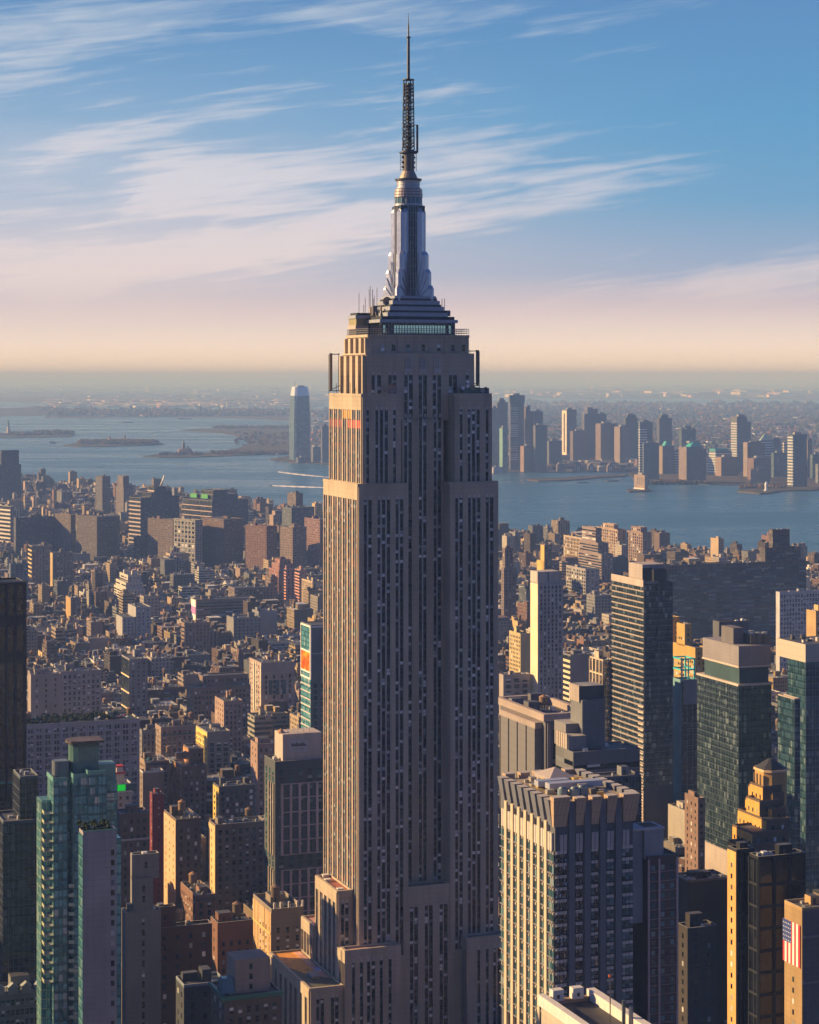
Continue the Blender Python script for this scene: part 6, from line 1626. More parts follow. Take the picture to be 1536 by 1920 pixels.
hero('apartment_building', 'dark setback brick tower with many terraces, just right of the central skyscraper', 'apartment building',
    940, 945, 968, 1030, 2300, 'the terraced brick tower', wall=(0.22, 0.16, 0.15), N=P(3.5, 1.3, 2.0, 3.6), E=P(4), maxd=40, tiers=[(0, 0, 1, 1, 0, 0.80), (0.1, 0.1, 0.8, 1, 0.8, 1)])
# ---- left middle distance
def lm(l, c, r, yt, Y, short, label, wall, kind='apartment_building', **k): return hero(kind, label, 'apartment building' if 'apart' in kind else 'office building', l, c, r, yt, Y, short, wall=wall, **k)
lm(163, 175, 192, 1165, 2280, 'the gold and pink block', 'block with a gold flank and a pink flank side by side, left middle distance', (0.30, 0.20, 0.15), flank=(0.46, 0.30, 0.18), E=None, N=P(4), maxd=60)
lm(213, 236, 272, 1083, 2620, 'the white stepped terraces', 'white stepped terrace building with rows of bright balconies, left middle distance', (0.62, 0.55, 0.44), E=RB(8, 1.8, 3.4), N=P(4), maxd=70, tiers=[(0, 0, 1, 1, 0, 0.66), (0.1, 0.15, 1, 1, 0.66, 0.82), (0.3, 0.3, 1, 1, 0.82, 1)])
lm(240, 255, 283, 1140, 2230, 'the grey twin-shaft block', 'pale grey block with two plain shafts and white sunlit edges, left middle distance', (0.40, 0.38, 0.38), E=None, N=P(4, 1.2, 1.8), maxd=40, tiers=[(0, 0, 1, 1, 0, 1), (-0.9, 0, -0.05, 0.8, 0, 0.8)])
lm(90, 99, 137, 1038, 2850, 'the tall gold-edged slab', 'tall brown slab with a bright gold edge, far left middle distance', (0.24, 0.19, 0.15), flank=(0.46, 0.32, 0.16), E=None, N=P(4), maxd=18)
lm(51, 60, 98, 1025, 2900, 'the striped-edge slab', 'tall grey-brown slab with a striped gold edge, far left', (0.30, 0.24, 0.19), E=dict(kind='bands', gm=GM_GREY, fh=6, bh=2.4, bc=(0.6, 0.42, 0.2)), N=P(4), maxd=30)
lm(17, 20, 53, 1058, 2650, 'the blue box tower', 'plain blue-grey box tower with a pale edge, above the black finned tower', (0.10, 0.14, 0.19), E=None, N=P(5, 3.4, 2, 3.6, glass='blue'), maxd=22, kind='office_tower')
lm(120, 133, 141, 1122, 2450, 'the orange narrow block', 'narrow building with a bright orange flank, left middle distance', (0.20, 0.15, 0.12), flank=(0.44, 0.28, 0.11), E=None, N=P(4), maxd=30, w=12)
lm(360, 368, 478, 1126, 2420, 'the long brick slab with painted end', 'long brick slab whose end wall is painted purple, white and orange', (0.24, 0.16, 0.13), E=None, N=RB(9, 1.4, 3.6), maxd=26, kind='loft_building')
X = [o for o in COL.objects if o.parent is None and str(o.get('label', '')).startswith('long brick slab whose')][0]
zx = gz(1126, 2420); m = MB()
for (a, b_, c) in ((0, 8, (0.8, 0.78, 0.74)), (8, 17, (0.42, 0.2, 0.5)), (17, 24, (0.8, 0.75, 0.7)), (24, 40, (0.75, 0.3, 0.03))): m.box(-0.3, 2, zx - b_, -0.1, 22, zx - a, c)
m.build('painted_end_wall', PAINT, X)
lm(533, 537, 553, 1068, 2650, 'the left pink striped tower', 'left one of two pink towers with striped balconies, close to the central skyscraper', (0.48, 0.24, 0.2), E=dict(kind='bands', gm=GM_GREY, fh=3.8, bh=1.8, bc=(0.6, 0.28, 0.22)), N=P(4), maxd=40, tiers=[(0, 0, 1, 1, 0, 1)])
lm(553, 562, 574, 1070, 2600, 'the right pink striped tower', 'right one of two pink towers with striped balconies, close to the central skyscraper', (0.48, 0.24, 0.2), E=dict(kind='bands', gm=GM_GREY, fh=3.8, bh=1.8, bc=(0.6, 0.28, 0.22)), N=P(4), maxd=44)
lm(566, 586, 606, 1092, 2520, 'the cream ribbed block', 'cream block with thin vertical ribs on its sunlit side, touching the central skyscraper', (0.60, 0.44, 0.26), E=P(2.6, 1.0, 2.2, 3.4, pier=1), N=P(3.2), maxd=60)
lm(498, 522, 560, 1055, 2800, 'the red terraced pyramid', 'dark red building whose terraces climb like a staircase, left of the pink towers', (0.36, 0.15, 0.12), E=P(4), N=P(4), maxd=60, tiers=[(0, 0, 1, 1, 0, .55), (0.15, 0.2, 1, 1, .55, .75), (0.3, 0.4, 1, 1, .75, .9), (0.45, 0.6, 1, 1, .9, 1)])
lm(473, 485, 520, 1148, 2280, 'the grey sawtooth block', 'plain grey slab with a darker glass wing, left of the pink towers', (0.24, 0.25, 0.28), E=P(4), N=None, maxd=50)
lm(428, 440, 520, 1104, 2600, 'the wide brown slab', 'wide brown slab with an orange chimney block on its roof, left middle distance', (0.20, 0.15, 0.13), E=P(4), N=P(4.5), maxd=50, bulk=3, kind='loft_building')
lm(340, 346, 395, 1170, 2150, 'the gold-banded brick block', 'brick block with a gold banded flank, left middle distance', (0.30, 0.18, 0.13), E=RB(10, 1.6, 4.2), N=P(3.4), maxd=24)
lm(100, 107, 190, 1262, 1560, 'the long grey loft', 'long grey stone loft with tall windows, above the long pale block', (0.36, 0.33, 0.33), E=P(3.6), N=P(3.4, 1.6, 2.4, 4.2, sill=1), maxd=34, kind='loft_building', ac=12)
lm(52, 56, 98, 1262, 1500, 'the tan notched block', 'tan block with three dark square openings low on its front, beside the black finned tower', (0.36, 0.28, 0.25), E=None, N=P(7, 4.2, 4, 12, top=14), maxd=34)
lm(403, 420, 455, 1317, 1500, 'the small pink gable', 'small loft with a pink sunlit gable, left of the slotted pink loft', (0.42, 0.26, 0.20), E=P(5), N=P(2.6, 1.2, 2.4, 4.0), maxd=34, kind='loft_building', tanks=1)
lm(350, 362, 470, 1292, 1640, 'the red-panelled long loft', 'long brown loft with a bright red end panel, left of the slotted pink loft', (0.26, 0.17, 0.13), E=P(5), N=P(3.0, 1.6, 2.0, 4.0), maxd=40, kind='loft_building', tiers=[(0, 0, 1, 1, 0, 1), (0.2, 0.3, 1, 1, 1, 1.15)])
lm(55, 58, 115, 1268, 1400, 'the low cream terrace', 'low pale building with roof terraces, between the long pale block and the black finned tower', (0.38, 0.31, 0.28), E=None, N=P(5), maxd=28)
lm(470, 483, 552, 1398, 1260, 'the pink gable pair', 'brick building with a pink sunlit gable, left of the sign-board tower', (0.40, 0.24, 0.18), E=P(5, 1, 1.8), N=P(3), maxd=30)
# ---- far left Manhattan shore
def fl_(l, c, r, yt, Y, short, label, wall, rot=R(38), **k):
    k.setdefault('wallmat', FAR)
    wall = tuple(q * 0.62 + 0.01 for q in wall)
    hero('office_building', label, 'office building', l, c, r, yt, Y, short, wall=wall, rot=rot, ac=3, **k)
fl_(-6, -2, 40, 855, 4800, 'the dark far-left tower', 'tall dark tower at the left edge standing above the harbour', (0.10, 0.10, 0.12), R(30), maxd=60, tiers=[(0, 0, 1, 1, 0, 0.82), (0.1, 0, 0.9, 1, 0.82, 1.1)])
fl_(179, 192, 207, 894, 4300, 'the striped shore tower', 'striped tower standing at the shore in front of the harbour, left', (0.22, 0.2, 0.21), maxd=60)
fl_(217, 232, 250, 905, 4250, 'the terraced shore tower', 'terraced pinkish tower at the shore, right of the striped one', (0.34, 0.26, 0.23), maxd=60, tiers=[(0, 0, 1, 1, 0, 0.9), (0.2, 0.3, 0.8, 1, 0.9, 1.15)])
fl_(242, 264, 336, 934, 3500, 'the big grey stepped block', 'big blue-grey stepped block with pale bands on its left end, near the shore', (0.15, 0.15, 0.17), E=dict(kind='bands', gm=GM_GREY, fh=7, bh=2.6, bc=(0.42, 0.34, 0.31)), maxd=120, tiers=[(0, 0, 1, 1, 0, 1), (0.3, 0.1, 0.85, 1, 1, 1.08), (0.45, 0.3, 0.75, 0.9, 1.08, 1.18)])
fl_(341, 398, 465, 940, 3600, 'the green-lit stepped block', 'broad stepped block with two green lit boxes on its roof, near the shore', (0.20, 0.19, 0.20), E=dict(kind='bands', gm=GM_GREY, fh=9, bh=1.8, bc=(0.40, 0.32, 0.30)), rot=R(40), tiers=[(0, 0, 1, 1, 0, 1), (0.1, 0.1, 0.8, 0.7, 1, 1.12), (0.2, 0.2, 0.6, 0.6, 1.12, 1.2)])
X = [o for o in COL.objects if o.parent is None and str(o.get('label', '')).startswith('broad stepped block')][0]
zx = gz(940, 3600)
for q in (0, 1): m = MB(); m.box(4, 20 + q * 34, zx + 3.5, 5, 40 + q * 34, zx + 11, (0.06, 0.35, 0.08)); m.build('green_box', PAINT, X)
fl_(326, 366, 380, 976, 3150, 'the white-gridded block', 'block with a bright white window grid, near the left shore', (0.55, 0.5, 0.44), E=P(8, 5.2, 4.0, 7.0), rot=R(42))
fl_(378, 420, 456, 975, 3150, 'the right red-brown block', 'wide red-brown brick block right of the white-gridded block', (0.32, 0.18, 0.14), rot=R(42))
fl_(277, 325, 342, 976, 3200, 'the left red-brown block', 'wide reddish block left of the white-gridded block', (0.27, 0.18, 0.16), rot=R(42))
fl_(103, 133, 142, 966, 3300, 'the left checked block', 'brown block with a faint checked front, left far shore', (0.30, 0.22, 0.19), rot=R(45))
fl_(143, 182, 225, 970, 3250, 'the right checked block', 'wide brown block with fine vertical ribs, left far shore', (0.24, 0.19, 0.18), rot=R(45))
fl_(26, 30, 103, 972, 3300, 'the long blue-grey block', 'long blue-grey block at the far left with a pale left end', (0.17, 0.17, 0.20), rot=R(30), maxd=40)
fl_(-10, 20, 28, 950, 3600, 'the white striped block', 'white striped office block at the left edge, near the far shore', (0.6, 0.55, 0.5), E=dict(kind='bands', gm=GM_GREY, fh=7, bh=3, bc=(0.6, 0.54, 0.48)), rot=R(40))
fl_(539, 555, 568, 926, 3500, 'the tan box tower', 'tan box tower at the shore just left of the central skyscraper', (0.34, 0.25, 0.2), maxd=60)
fl_(529, 547, 590, 953, 3350, 'the glassy shore block', 'low glass and white block below the tan box tower', (0.20, 0.24, 0.27), maxd=60)
fl_(571, 600, 640, 975, 3100, 'the pink arcaded block', 'pink brick block with tall arches and a green copper roof, touching the central skyscraper', (0.42, 0.2, 0.19), rot=R(30), maxd=90)
fl_(525, 549, 575, 990, 3000, 'the orange arched block', 'small orange-tan block with window bays, below the glassy shore block', (0.42, 0.27, 0.2), rot=R(42))
fl_(460, 500, 520, 988, 3100, 'the low curved brick hall', 'low brick-red hall with a curved roofline near the shore, left of centre', (0.34, 0.15, 0.12), rot=R(45))
# ---------------------------------------------------------------- across the river and in the harbour
JG = R(28)
def jc(l, r, yt, yb, label, wall=(0.30, 0.26, 0.25), c=None, lim=1.5, E=None, tiers=None, top=None, name='tower_block', N='far', body=None, rot=JG, stripes=None, sc=(0.6, 0.55, 0.5), fh=4.2, extra=None):
    Y = gY(yb, 2.0)
    c = c if c is not None else l + (r - l) * 0.16
    x0, w, d = solve(l, c, r, Y, rot)
    d = min(d, w * lim)
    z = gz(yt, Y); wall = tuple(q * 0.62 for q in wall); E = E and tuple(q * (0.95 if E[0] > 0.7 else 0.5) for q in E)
    rt = root(name, label, 'tower' if z > 60 else 'building', x0, Y, 0, rot)
    A = Acc(rt, wall)
    al = random.Random(int(l * 31 + yt)).random()
    bm = A.part('wall', FAR if N == 'far' else WALL)
    for (u0, v0, u1, v1, t0, t1) in (tiers or [(0, 0, 1, 1, 0, 1)]):
        bm.box(u0 * w, v0 * d, t0 * z, u1 * w, v1 * d, t1 * z, (body or wall) + (al,), bottom=False)
    if stripes:
        m = A.part('pale_band', WALL); zz = z * stripes[0]
        while zz < z * stripes[1]:
            m.box(-1.0, 0, zz, 0, d, zz + fh * 0.45, sc); m.box(0, -1.0, zz, w if len(stripes) < 3 else w * stripes[2], 0, zz + fh * 0.45, sc); zz += fh
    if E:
        m = A.part('sun_tinted_side', WALL); m.box(-0.8, 0.5, 0, 0, d - 0.5, z * 0.98, E)  # paler copy of the wall, sunlight put into its colour
    m = A.part('roof_plant', METAL); m.box(w * 0.25, d * 0.3, z * (tiers[-1][5] if tiers else 1), w * 0.7, d * 0.7, z * (tiers[-1][5] if tiers else 1) + 6, (0.2, 0.2, 0.22))
    if extra: extra(A, w, d, z)
    A.finish()
    note(label, rt, w, d, z)
    return rt, w, d, z
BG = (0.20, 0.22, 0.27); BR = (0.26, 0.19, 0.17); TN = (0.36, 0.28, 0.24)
def gable(c):
    def f(A, w, d, z):
        m = A.part('copper_roof', PAINT)
        m.prism([(w * 0.15, -1), (w * 0.75, -1), (w * 0.75, d * 0.6), (w * 0.15, d * 0.6)], z + 0.1, z + 14, c, top=[(w * 0.35, d * 0.1), (w * 0.55, d * 0.1), (w * 0.55, d * 0.5), (w * 0.35, d * 0.5)])
    return f
# the solitary tapering tower on the left
def taper():
    Y = gY(862, 3)
    x0, w, d = solve(541, 553, 584, Y, JG); z = gz(733, Y); zt = gz(725, Y)
    rt = root('harbour_tower', 'tall solitary blue glass tower with tapering top, across the water on the left', 'skyscraper', x0, Y, 0, JG)
    gm = mat_curtain('harbour_glass', (0.06, 0.10, 0.14), (0.10, 0.17, 0.22), (0.20, 0.26, 0.3), 6, 4.2, 0.25, 0.3)
    def oc(s, o=0):
        a, b = w * o, d * o; W, D = w * (1 - o), d * (1 - o); k = w * 0.10
        return [(a + k, b), (W - k, b), (W, b + k), (W, D - k), (W - k, D), (a + k, D), (a, D - k), (a, b + k)]
    m = MB(); m.prism(oc(1), 0, z * 0.62, BG); m.build('lower_shaft', gm, rt)
    m = MB(); m.prism(oc(1), z * 0.62, z * 0.93, BG, top=oc(1, 0.05)); m.build('upper_shaft', gm, rt)
    m = MB(); m.prism(oc(1, 0.05), z * 0.93, zt, (0.55, 0.6, 0.66), top=oc(1, 0.12)); m.build('crown', mat_plain('crown_cladding', 0.3, 0.5), rt)
    m = MB(); m.box(w * 0.3, d * 0.3, zt, w * 0.7, d * 0.7, zt + 4, (0.3, 0.3, 0.32)); m.bar((w * .2, d * .5, zt), (w * .2, d * .5, zt + 20), 0.6, (0.2, 0.2, 0.2)); m.build('mast', METAL, rt)
    note('the solitary harbour tower', rt, w, d, zt)
taper()
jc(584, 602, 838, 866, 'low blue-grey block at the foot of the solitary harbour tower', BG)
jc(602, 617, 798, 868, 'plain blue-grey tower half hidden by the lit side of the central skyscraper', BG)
jc(555, 582, 858, 867, 'small pier shed in front of the solitary harbour tower', BG, name='pier_shed')
# right-hand skyline, back to front
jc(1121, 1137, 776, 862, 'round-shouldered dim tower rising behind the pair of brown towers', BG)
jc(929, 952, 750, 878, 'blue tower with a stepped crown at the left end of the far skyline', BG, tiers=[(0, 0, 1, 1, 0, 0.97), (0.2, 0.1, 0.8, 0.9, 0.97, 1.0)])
jc(918, 936, 765, 880, 'pale blue tower half hidden at the skyline left end', (0.26, 0.29, 0.34))
rt_, w_, d_, z_ = jc(955, 983, 741, 881, 'tallest far tower with three pale banded zones down its front', (0.17, 0.18, 0.22), c=957, N='far', tiers=[(0, 0, 1, 1, 0, 0.90), (-0.05, -0.05, 1.05, 1.05, 0.90, 1.0)])
m = MB()
for (a, b_) in ((0.14, 0.22), (0.26, 0.33), (0.45, 0.60), (0.64, 0.78), (0.80, 0.84)):
    zz = z_ * a
    while zz < z_ * b_: m.box(1, -1.4, zz, w_ * 0.52, -0.1, zz + 2.4, (0.55, 0.52, 0.52)); zz += 6
m.build('pale_band', WALL, rt_)
jc(983, 1000, 763, 880, 'brown-grey tower with a slanted top right of the tallest far tower', BR, tiers=[(0, 0, 1, 1, 0, 0.93), (0, 0, 0.6, 1, 0.93, 1)])
jc(1000, 1018, 771, 880, 'blue-grey glass tower with a small bright corner, behind the broad dim block', BG)
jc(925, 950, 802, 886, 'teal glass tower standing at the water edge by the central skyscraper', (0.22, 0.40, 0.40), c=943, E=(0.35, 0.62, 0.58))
jc(1000, 1026, 797, 884, 'broad dim block below the tower with the bright corner', (0.2, 0.19, 0.2))
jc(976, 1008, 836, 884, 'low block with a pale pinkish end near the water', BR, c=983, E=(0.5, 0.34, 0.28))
jc(1025, 1054, 827, 877, 'square dim block between the broad block and the white slotted tower', BG)
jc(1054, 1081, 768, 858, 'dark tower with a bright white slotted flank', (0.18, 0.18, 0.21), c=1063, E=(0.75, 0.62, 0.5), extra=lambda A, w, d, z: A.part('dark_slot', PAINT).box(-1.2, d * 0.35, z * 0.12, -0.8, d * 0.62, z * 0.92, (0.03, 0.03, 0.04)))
jc(1091, 1121, 767, 862, 'tall flat-topped blue-brown tower right of the white slotted tower', (0.2, 0.2, 0.23), tiers=[(0, 0, 1, 1, 0, 0.9), (0.25, 0, 1, 1, 0.9, 1)])
jc(1069, 1104, 808, 866, 'wide brownish block in front of the tall flat-topped tower', BR)
jc(1169, 1196, 780, 866, 'dark tower with a domed dark top in the middle of the far skyline', (0.13, 0.14, 0.17), tiers=[(0, 0, 1, 1, 0, 0.96), (0.15, 0.15, 0.85, 0.85, 0.96, 1.02)])
jc(1117, 1157, 794, 867, 'broad brown tower with a pale vertical edge left of the domed dark tower', BR, c=1127, E=(0.36, 0.28, 0.26))
jc(1152, 1182, 800, 868, 'brown tower with a pale ribbed corner before the domed dark tower', BR, c=1163, E=(0.44, 0.36, 0.33))
jc(1198, 1224, 791, 887, 'white banded tower behind the plain blue waterfront tower', (0.22, 0.26, 0.31), c=1200, stripes=(0.05, 0.86, 0.55), sc=(0.6, 0.62, 0.62), fh=8)
jc(1232, 1260, 779, 862, 'dark stepped tower standing back from the water', (0.14, 0.14, 0.16), tiers=[(0, 0, 1, 1, 0, 0.94), (0.15, 0.1, 0.7, 0.8, 0.94, 1)])
jc(1273, 1305, 804, 870, 'wide dark teal block above the copper gabled towers', (0.11, 0.17, 0.19), tiers=[(0, 0, 1, 1, 0, 1), (0.4, 0.2, 0.7, 0.8, 1, 1.05)])
jc(1205, 1236, 831, 903, 'plain blue waterfront tower', (0.17, 0.22, 0.28), c=1207, N='plain')
jc(1234, 1264, 836, 888, 'narrow copper gabled tower with a pale flank', (0.24, 0.22, 0.23), c=1243, E=(0.5, 0.4, 0.33), extra=gable((0.02, 0.34, 0.32)))
jc(1264, 1275, 846, 887, 'thin white banded block between the two copper gabled towers', (0.3, 0.32, 0.34), stripes=(0.1, 0.98), fh=8)
jc(1273, 1326, 838, 905, 'broad copper gabled tower with pale ribs at the water', (0.24, 0.21, 0.22), c=1288, E=(0.42, 0.33, 0.3), extra=gable((0.02, 0.34, 0.32)), tiers=[(0, 0, 0.8, 1, 0, 1), (0.8, 0.1, 1, 1, 0, 0.92), (0.4, 0.3, 0.75, 0.8, 1, 1.1)])
jc(1327, 1372, 846, 889, 'white banded office block with a teal roof', (0.2, 0.25, 0.3), c=1342, stripes=(0.1, 0.95), sc=(0.58, 0.58, 0.58), fh=8, extra=lambda A, w, d, z: A.part('teal_roof', PAINT).box(w * 0.0, 2, z, w * 0.8, d * 0.9, z + 7, (0.02, 0.26, 0.28)))
jc(1371, 1408, 781, 885, 'tall glass tower with a slanting top and white banded flank', (0.19, 0.21, 0.25), c=1382, stripes=(0.1, 0.9, 0.02), sc=(0.5, 0.5, 0.52), fh=8, tiers=[(0, 0, 1, 1, 0, 0.90), (0, 0, 0.7, 1, 0.90, 1)])
jc(1342, 1385, 857, 892, 'long low brown block with an end wall in pale brick', BR, c=1353, E=(0.5, 0.36, 0.27))
jc(1394, 1434, 829, 893, 'brown tower with two light vertical lines', BR, c=1402, E=(0.5, 0.40, 0.34), tiers=[(0, 0, 0.75, 1, 0, 1), (0.75, 0, 1, 1, 0, 0.97)])
jc(1417, 1450, 826, 890, 'white banded tower with a pale green pyramid roof', (0.22, 0.26, 0.3), c=1420, stripes=(0.1, 0.95), sc=(0.55, 0.56, 0.58), fh=8, extra=lambda A, w, d, z: A.part('pyramid_roof', PAINT).prism([(w * 0.2, 0), (w * 0.9, 0), (w * 0.9, d), (w * 0.2, d)], z, z + 22, (0.45, 0.60, 0.45), top=[(w * 0.53, d * 0.48), (w * 0.57, d * 0.48), (w * 0.57, d * 0.52), (w * 0.53, d * 0.52)]))
jc(1447, 1464, 823, 885, 'blue block beside the pyramid roof', BG)
jc(1468, 1483, 829, 887, 'white banded low tower behind the tall rounded blue tower', (0.4, 0.38, 0.38), stripes=(0.2, 0.95), fh=9)
jc(1402, 1446, 859, 899, 'dark red-brown slab below the pyramid roof', (0.25, 0.17, 0.15), c=1414, E=(0.33, 0.22, 0.19))
jc(1408, 1444, 880, 906, 'low brick block with a tan end right at the water', TN, c=1422, E=(0.45, 0.32, 0.24))
jc(1446, 1477, 849, 894, 'teal-blue ribbed block left of the tall rounded blue tower', (0.16, 0.24, 0.28))
jc(1477, 1513, 815, 913, 'tall rounded dark blue tower with a white banded flank, at the right pier', (0.12, 0.15, 0.20), c=1487, stripes=(0.05, 0.96, 0.02), sc=(0.55, 0.56, 0.58), fh=8)
jc(1513, 1523, 824, 893, 'thin brown tower just right of the rounded blue tower', (0.36, 0.26, 0.22))
jc(1519, 1548, 852, 896, 'teal block cut off by the right edge', (0.12, 0.2, 0.23))
jc(1529, 1560, 870, 905, 'pale arched block cut off by the right edge at the water', (0.4, 0.42, 0.44))
for l, r, t, b_, lab in ((1077, 1090, 868, 884, 'leftmost of the three close twin-windowed gable sheds'), (1101, 1114, 869, 883, 'middle one of the three close twin-windowed gable sheds'), (1137, 1151, 869, 884, 'rightmost of the three close twin-windowed gable sheds'), (1043, 1056, 867, 883, 'faint pink gable shed left of the twin-windowed ones')):
    rt_, w_, d_, z_ = jc(l, r, t + 5, b_, lab, (0.30, 0.24, 0.22), N='plain', name='gable_shed')
    m = MB(); m.prism([(0, 0), (w_, 0), (w_, d_), (0, d_)], z_, z_ + 9, (0.25, 0.2, 0.19), top=[(w_ * .4, 0), (w_ * .6, 0), (w_ * .6, d_), (w_ * .4, d_)]); m.build('gable_roof', WALL, rt_)
    for q in (0.28, 0.56): m = MB(); m.box(w_ * q, -0.6, z_ * 0.15, w_ * (q + 0.14), 0, z_ * 0.95, (0.62, 0.55, 0.5)); m.build('tall_window', PAINT, rt_)
jc(922, 943, 876, 887, 'white pier building at the foot of the teal waterfront tower', (0.6, 0.58, 0.6), N='plain', name='pier_shed')
rt_, w_, d_, z_ = jc(1189, 1215, 891, 918, 'square brick ventilation building alone on its own pier in the river', (0.46, 0.34, 0.27), c=1209, N='plain', name='ventilation_building', lim=9)
m = MB()
for q in (0.3, 0.5, 0.7): m.box(-0.8, d_ * q - 2, z_ * 0.35, 0, d_ * q + 2, z_ * 0.85, (0.2, 0.17, 0.15))
m.box(-1, 0, 0, -0.81, d_, z_ * 0.14, (0.7, 0.6, 0.5)); m.build('louvre', PAINT, rt_)
# white standing sculpture on the pier
def rootp(name, label, cat, px, py, z=2.0, rot=0.0):
    Y = gY(py, z); return root(name, label, cat, gx(px, Y), Y, z, rot), Y
rt_, Y = rootp('sculpture', 'tall plain white rounded sculpture standing on the round-ended park pier', 'sculpture', 1437, 920.5)
s = Y / F
m = MB(); m.cyl(0, 0, 0, 2.0, 5.0 * s, n=20, c=(0.6, 0.6, 0.6)); m.build('plinth', PAINT, rt_)
m = MB(); m.cyl(0, 0, 2.0, 6 * s, 3.2 * s, 2.6 * s, n=20, c=(0.8, 0.8, 0.8)); m.cyl(0, 0, 6 * s, 13 * s, 2.6 * s, 3.2 * s, n=20, c=(0.8, 0.8, 0.8)); m.cyl(0, 0, 13 * s, 17.5 * s, 3.2 * s, 1.2 * s, n=20, c=(0.8, 0.8, 0.8)); m.build('figure', PAINT, rt_)

# statue with raised arm on its pedestal
rt_, Y = rootp('statue', 'robed statue with a raised arm on a stone pedestal, far left island', 'statue', 16, 816)
s = Y / F
m = MB(); m.box(-9 * s, -9 * s, 0, 9 * s, 9 * s, 4 * s, (0.3, 0.27, 0.22)); m.cyl(0, 0, 4 * s, 16 * s, 4.6 * s, 2.8 * s, n=4, c=(0.32, 0.28, 0.24)); m.build('pedestal', WALL, rt_)
GRN = (0.10, 0.20, 0.17)
m = MB(); m.cyl(0, 0, 16 * s, 21 * s, 2.3 * s, 1.9 * s, n=12, c=GRN); m.cyl(0, 0, 21 * s, 26 * s, 1.9 * s, 1.7 * s, n=12, c=GRN); m.cyl(0, 0, 26 * s, 27 * s, 1.7 * s, 0.6 * s, n=12, c=GRN); m.cyl(0, 0, 27 * s, 29.3 * s, 0.85 * s, 0.7 * s, n=10, c=GRN)
m.bar((-1.2 * s, 0, 25.5 * s), (-1.9 * s, 0, 31 * s), 0.42 * s, GRN); m.cyl(-1.9 * s, 0, 31 * s, 33 * s, 0.55 * s, 0.2 * s, n=8, c=(0.5, 0.4, 0.1)); m.bar((1.4 * s, 0, 25 * s), (1.5 * s, -1.0 * s, 22 * s), 0.5 * s, GRN); m.build('figure', PAINT, rt_)
# island buildings
def shed(l, r, yt, yb, label, c, name='island_building', cat='building', roof=None, parts=()):
    Y = gY(yb, 1.5); x0, w, d = solve(l, l + (r - l) * 0.1, r, Y, R(15)); d = min(d, w); z = gz(yt, Y) - 1.5
    rt = root(name, label, cat, x0, Y, 1.5, R(15))
    m = MB(); m.box(0, 0, 0, w, d, z, c + (0.4,)); m.build('wall', FAR, rt)
    m = MB(); m.prism([(-1, -1), (w + 1, -1), (w + 1, d + 1), (-1, d + 1)], z, z + z * 0.5, roof or (0.2, 0.12, 0.1), top=[(w * 0.1, d * 0.45), (w * 0.9, d * 0.45), (w * 0.9, d * 0.55), (w * 0.1, d * 0.55)]); m.build('roof', WALL, rt)
    for (u, h, wd) in parts:
        m = MB(); m.box(w * u - wd, d * 0.4, z, w * u + wd, d * 0.4 + 2 * wd, z + h, c); m.cyl(w * u, d * 0.4 + wd, z + h, z + h * 1.7, wd * 1.2, 0, n=8, c=(0.2, 0.28, 0.26)); m.build('turret', WALL, rt)
    return rt
shed(333, 361, 845, 852, 'old railway terminal with a clock turret on the shore tip below the islands', (0.30, 0.24, 0.22), parts=((0.4, 26, 5), (0.7, 12, 4)), name='terminal')
shed(200, 240, 825, 830, 'long red-brown museum hall in the middle of the nearer island', (0.36, 0.22, 0.18), parts=((0.1, 16, 4), (0.9, 16, 4)))
shed(158, 190, 828, 832, 'left hospital block on the nearer island', (0.33, 0.22, 0.19))
shed(244, 275, 826, 831, 'right hospital block on the nearer island', (0.33, 0.22, 0.19))
shed(90, 110, 771, 774.5, 'bright white shed at the tip of the wooded far island', (0.8, 0.7, 0.6), roof=(0.8, 0.7, 0.6))
for k, (px, h) in enumerate(((289, 15), (292, 10), (192, 14))):
    rt_, Y = rootp('crane', ('taller construction crane at the right tip of the nearer island', 'shorter construction crane at the right tip of the nearer island', 'thin slanting crane above the trees of the nearer island')[k], 'crane', px, 832); s = Y / F
    m = MB(); m.bar((0, 0, 0), (0, 0, h * s), 0.35 * s, (0.15, 0.15, 0.16)); m.build('tower', METAL, rt_)
    m = MB(); m.bar((0, 0, h * s * 0.8), (-5 * s if k == 2 else 3 * s, 0, h * s * 1.2), 0.3 * s, (0.15, 0.15, 0.16)); m.build('jib', METAL, rt_)
# container cranes far off
for k, px in enumerate((427, 438, 452, 465)):
    Y = gY(768, 1); s = Y / F
    rt_ = root('container_crane', ('first', 'second', 'third', 'fourth')[k] + ' from the left of the four pale container cranes on the far port', 'crane', gx(px, Y), Y, 1, 0, 'container cranes at the far port')
    m = MB()
    for q in (-1.5, 1.5): m.bar((q * s, 0, 0), (q * s, 0, 14 * s), 0.35 * s, (0.55, 0.6, 0.66))
    m.bar((-4 * s, 0, 11 * s), (4 * s, 0, 13 * s), 0.4 * s, (0.55, 0.6, 0.66)); m.build('frame', METAL, rt_)
# city cranes at the near shore
for (px, yb, yt, dx, lab) in ((68, 925, 886, -5, 'dark crane leaning left over the far left shore'), (301, 920, 892, 7, 'crane leaning right on top of the big grey stepped block')):
    Y = 3550.0 if px > 200 else 4400.0; s = Y / F
    rt_ = root('crane', lab, 'crane', gx(px, Y), Y, 0, 0)
    z0, z1 = gz(yb, Y), gz(yt, Y)
    m = MB(); m.bar((0, 0, 0), (0, 0, z0 + 12 * s), 0.5 * s, (0.2, 0.2, 0.22)); m.build('tower', METAL, rt_)
    m = MB(); m.bar((0, 0, z0 + 10 * s), (dx * s, 0, z1), 0.55 * s, (0.22, 0.2, 0.2)); m.build('jib', METAL, rt_)

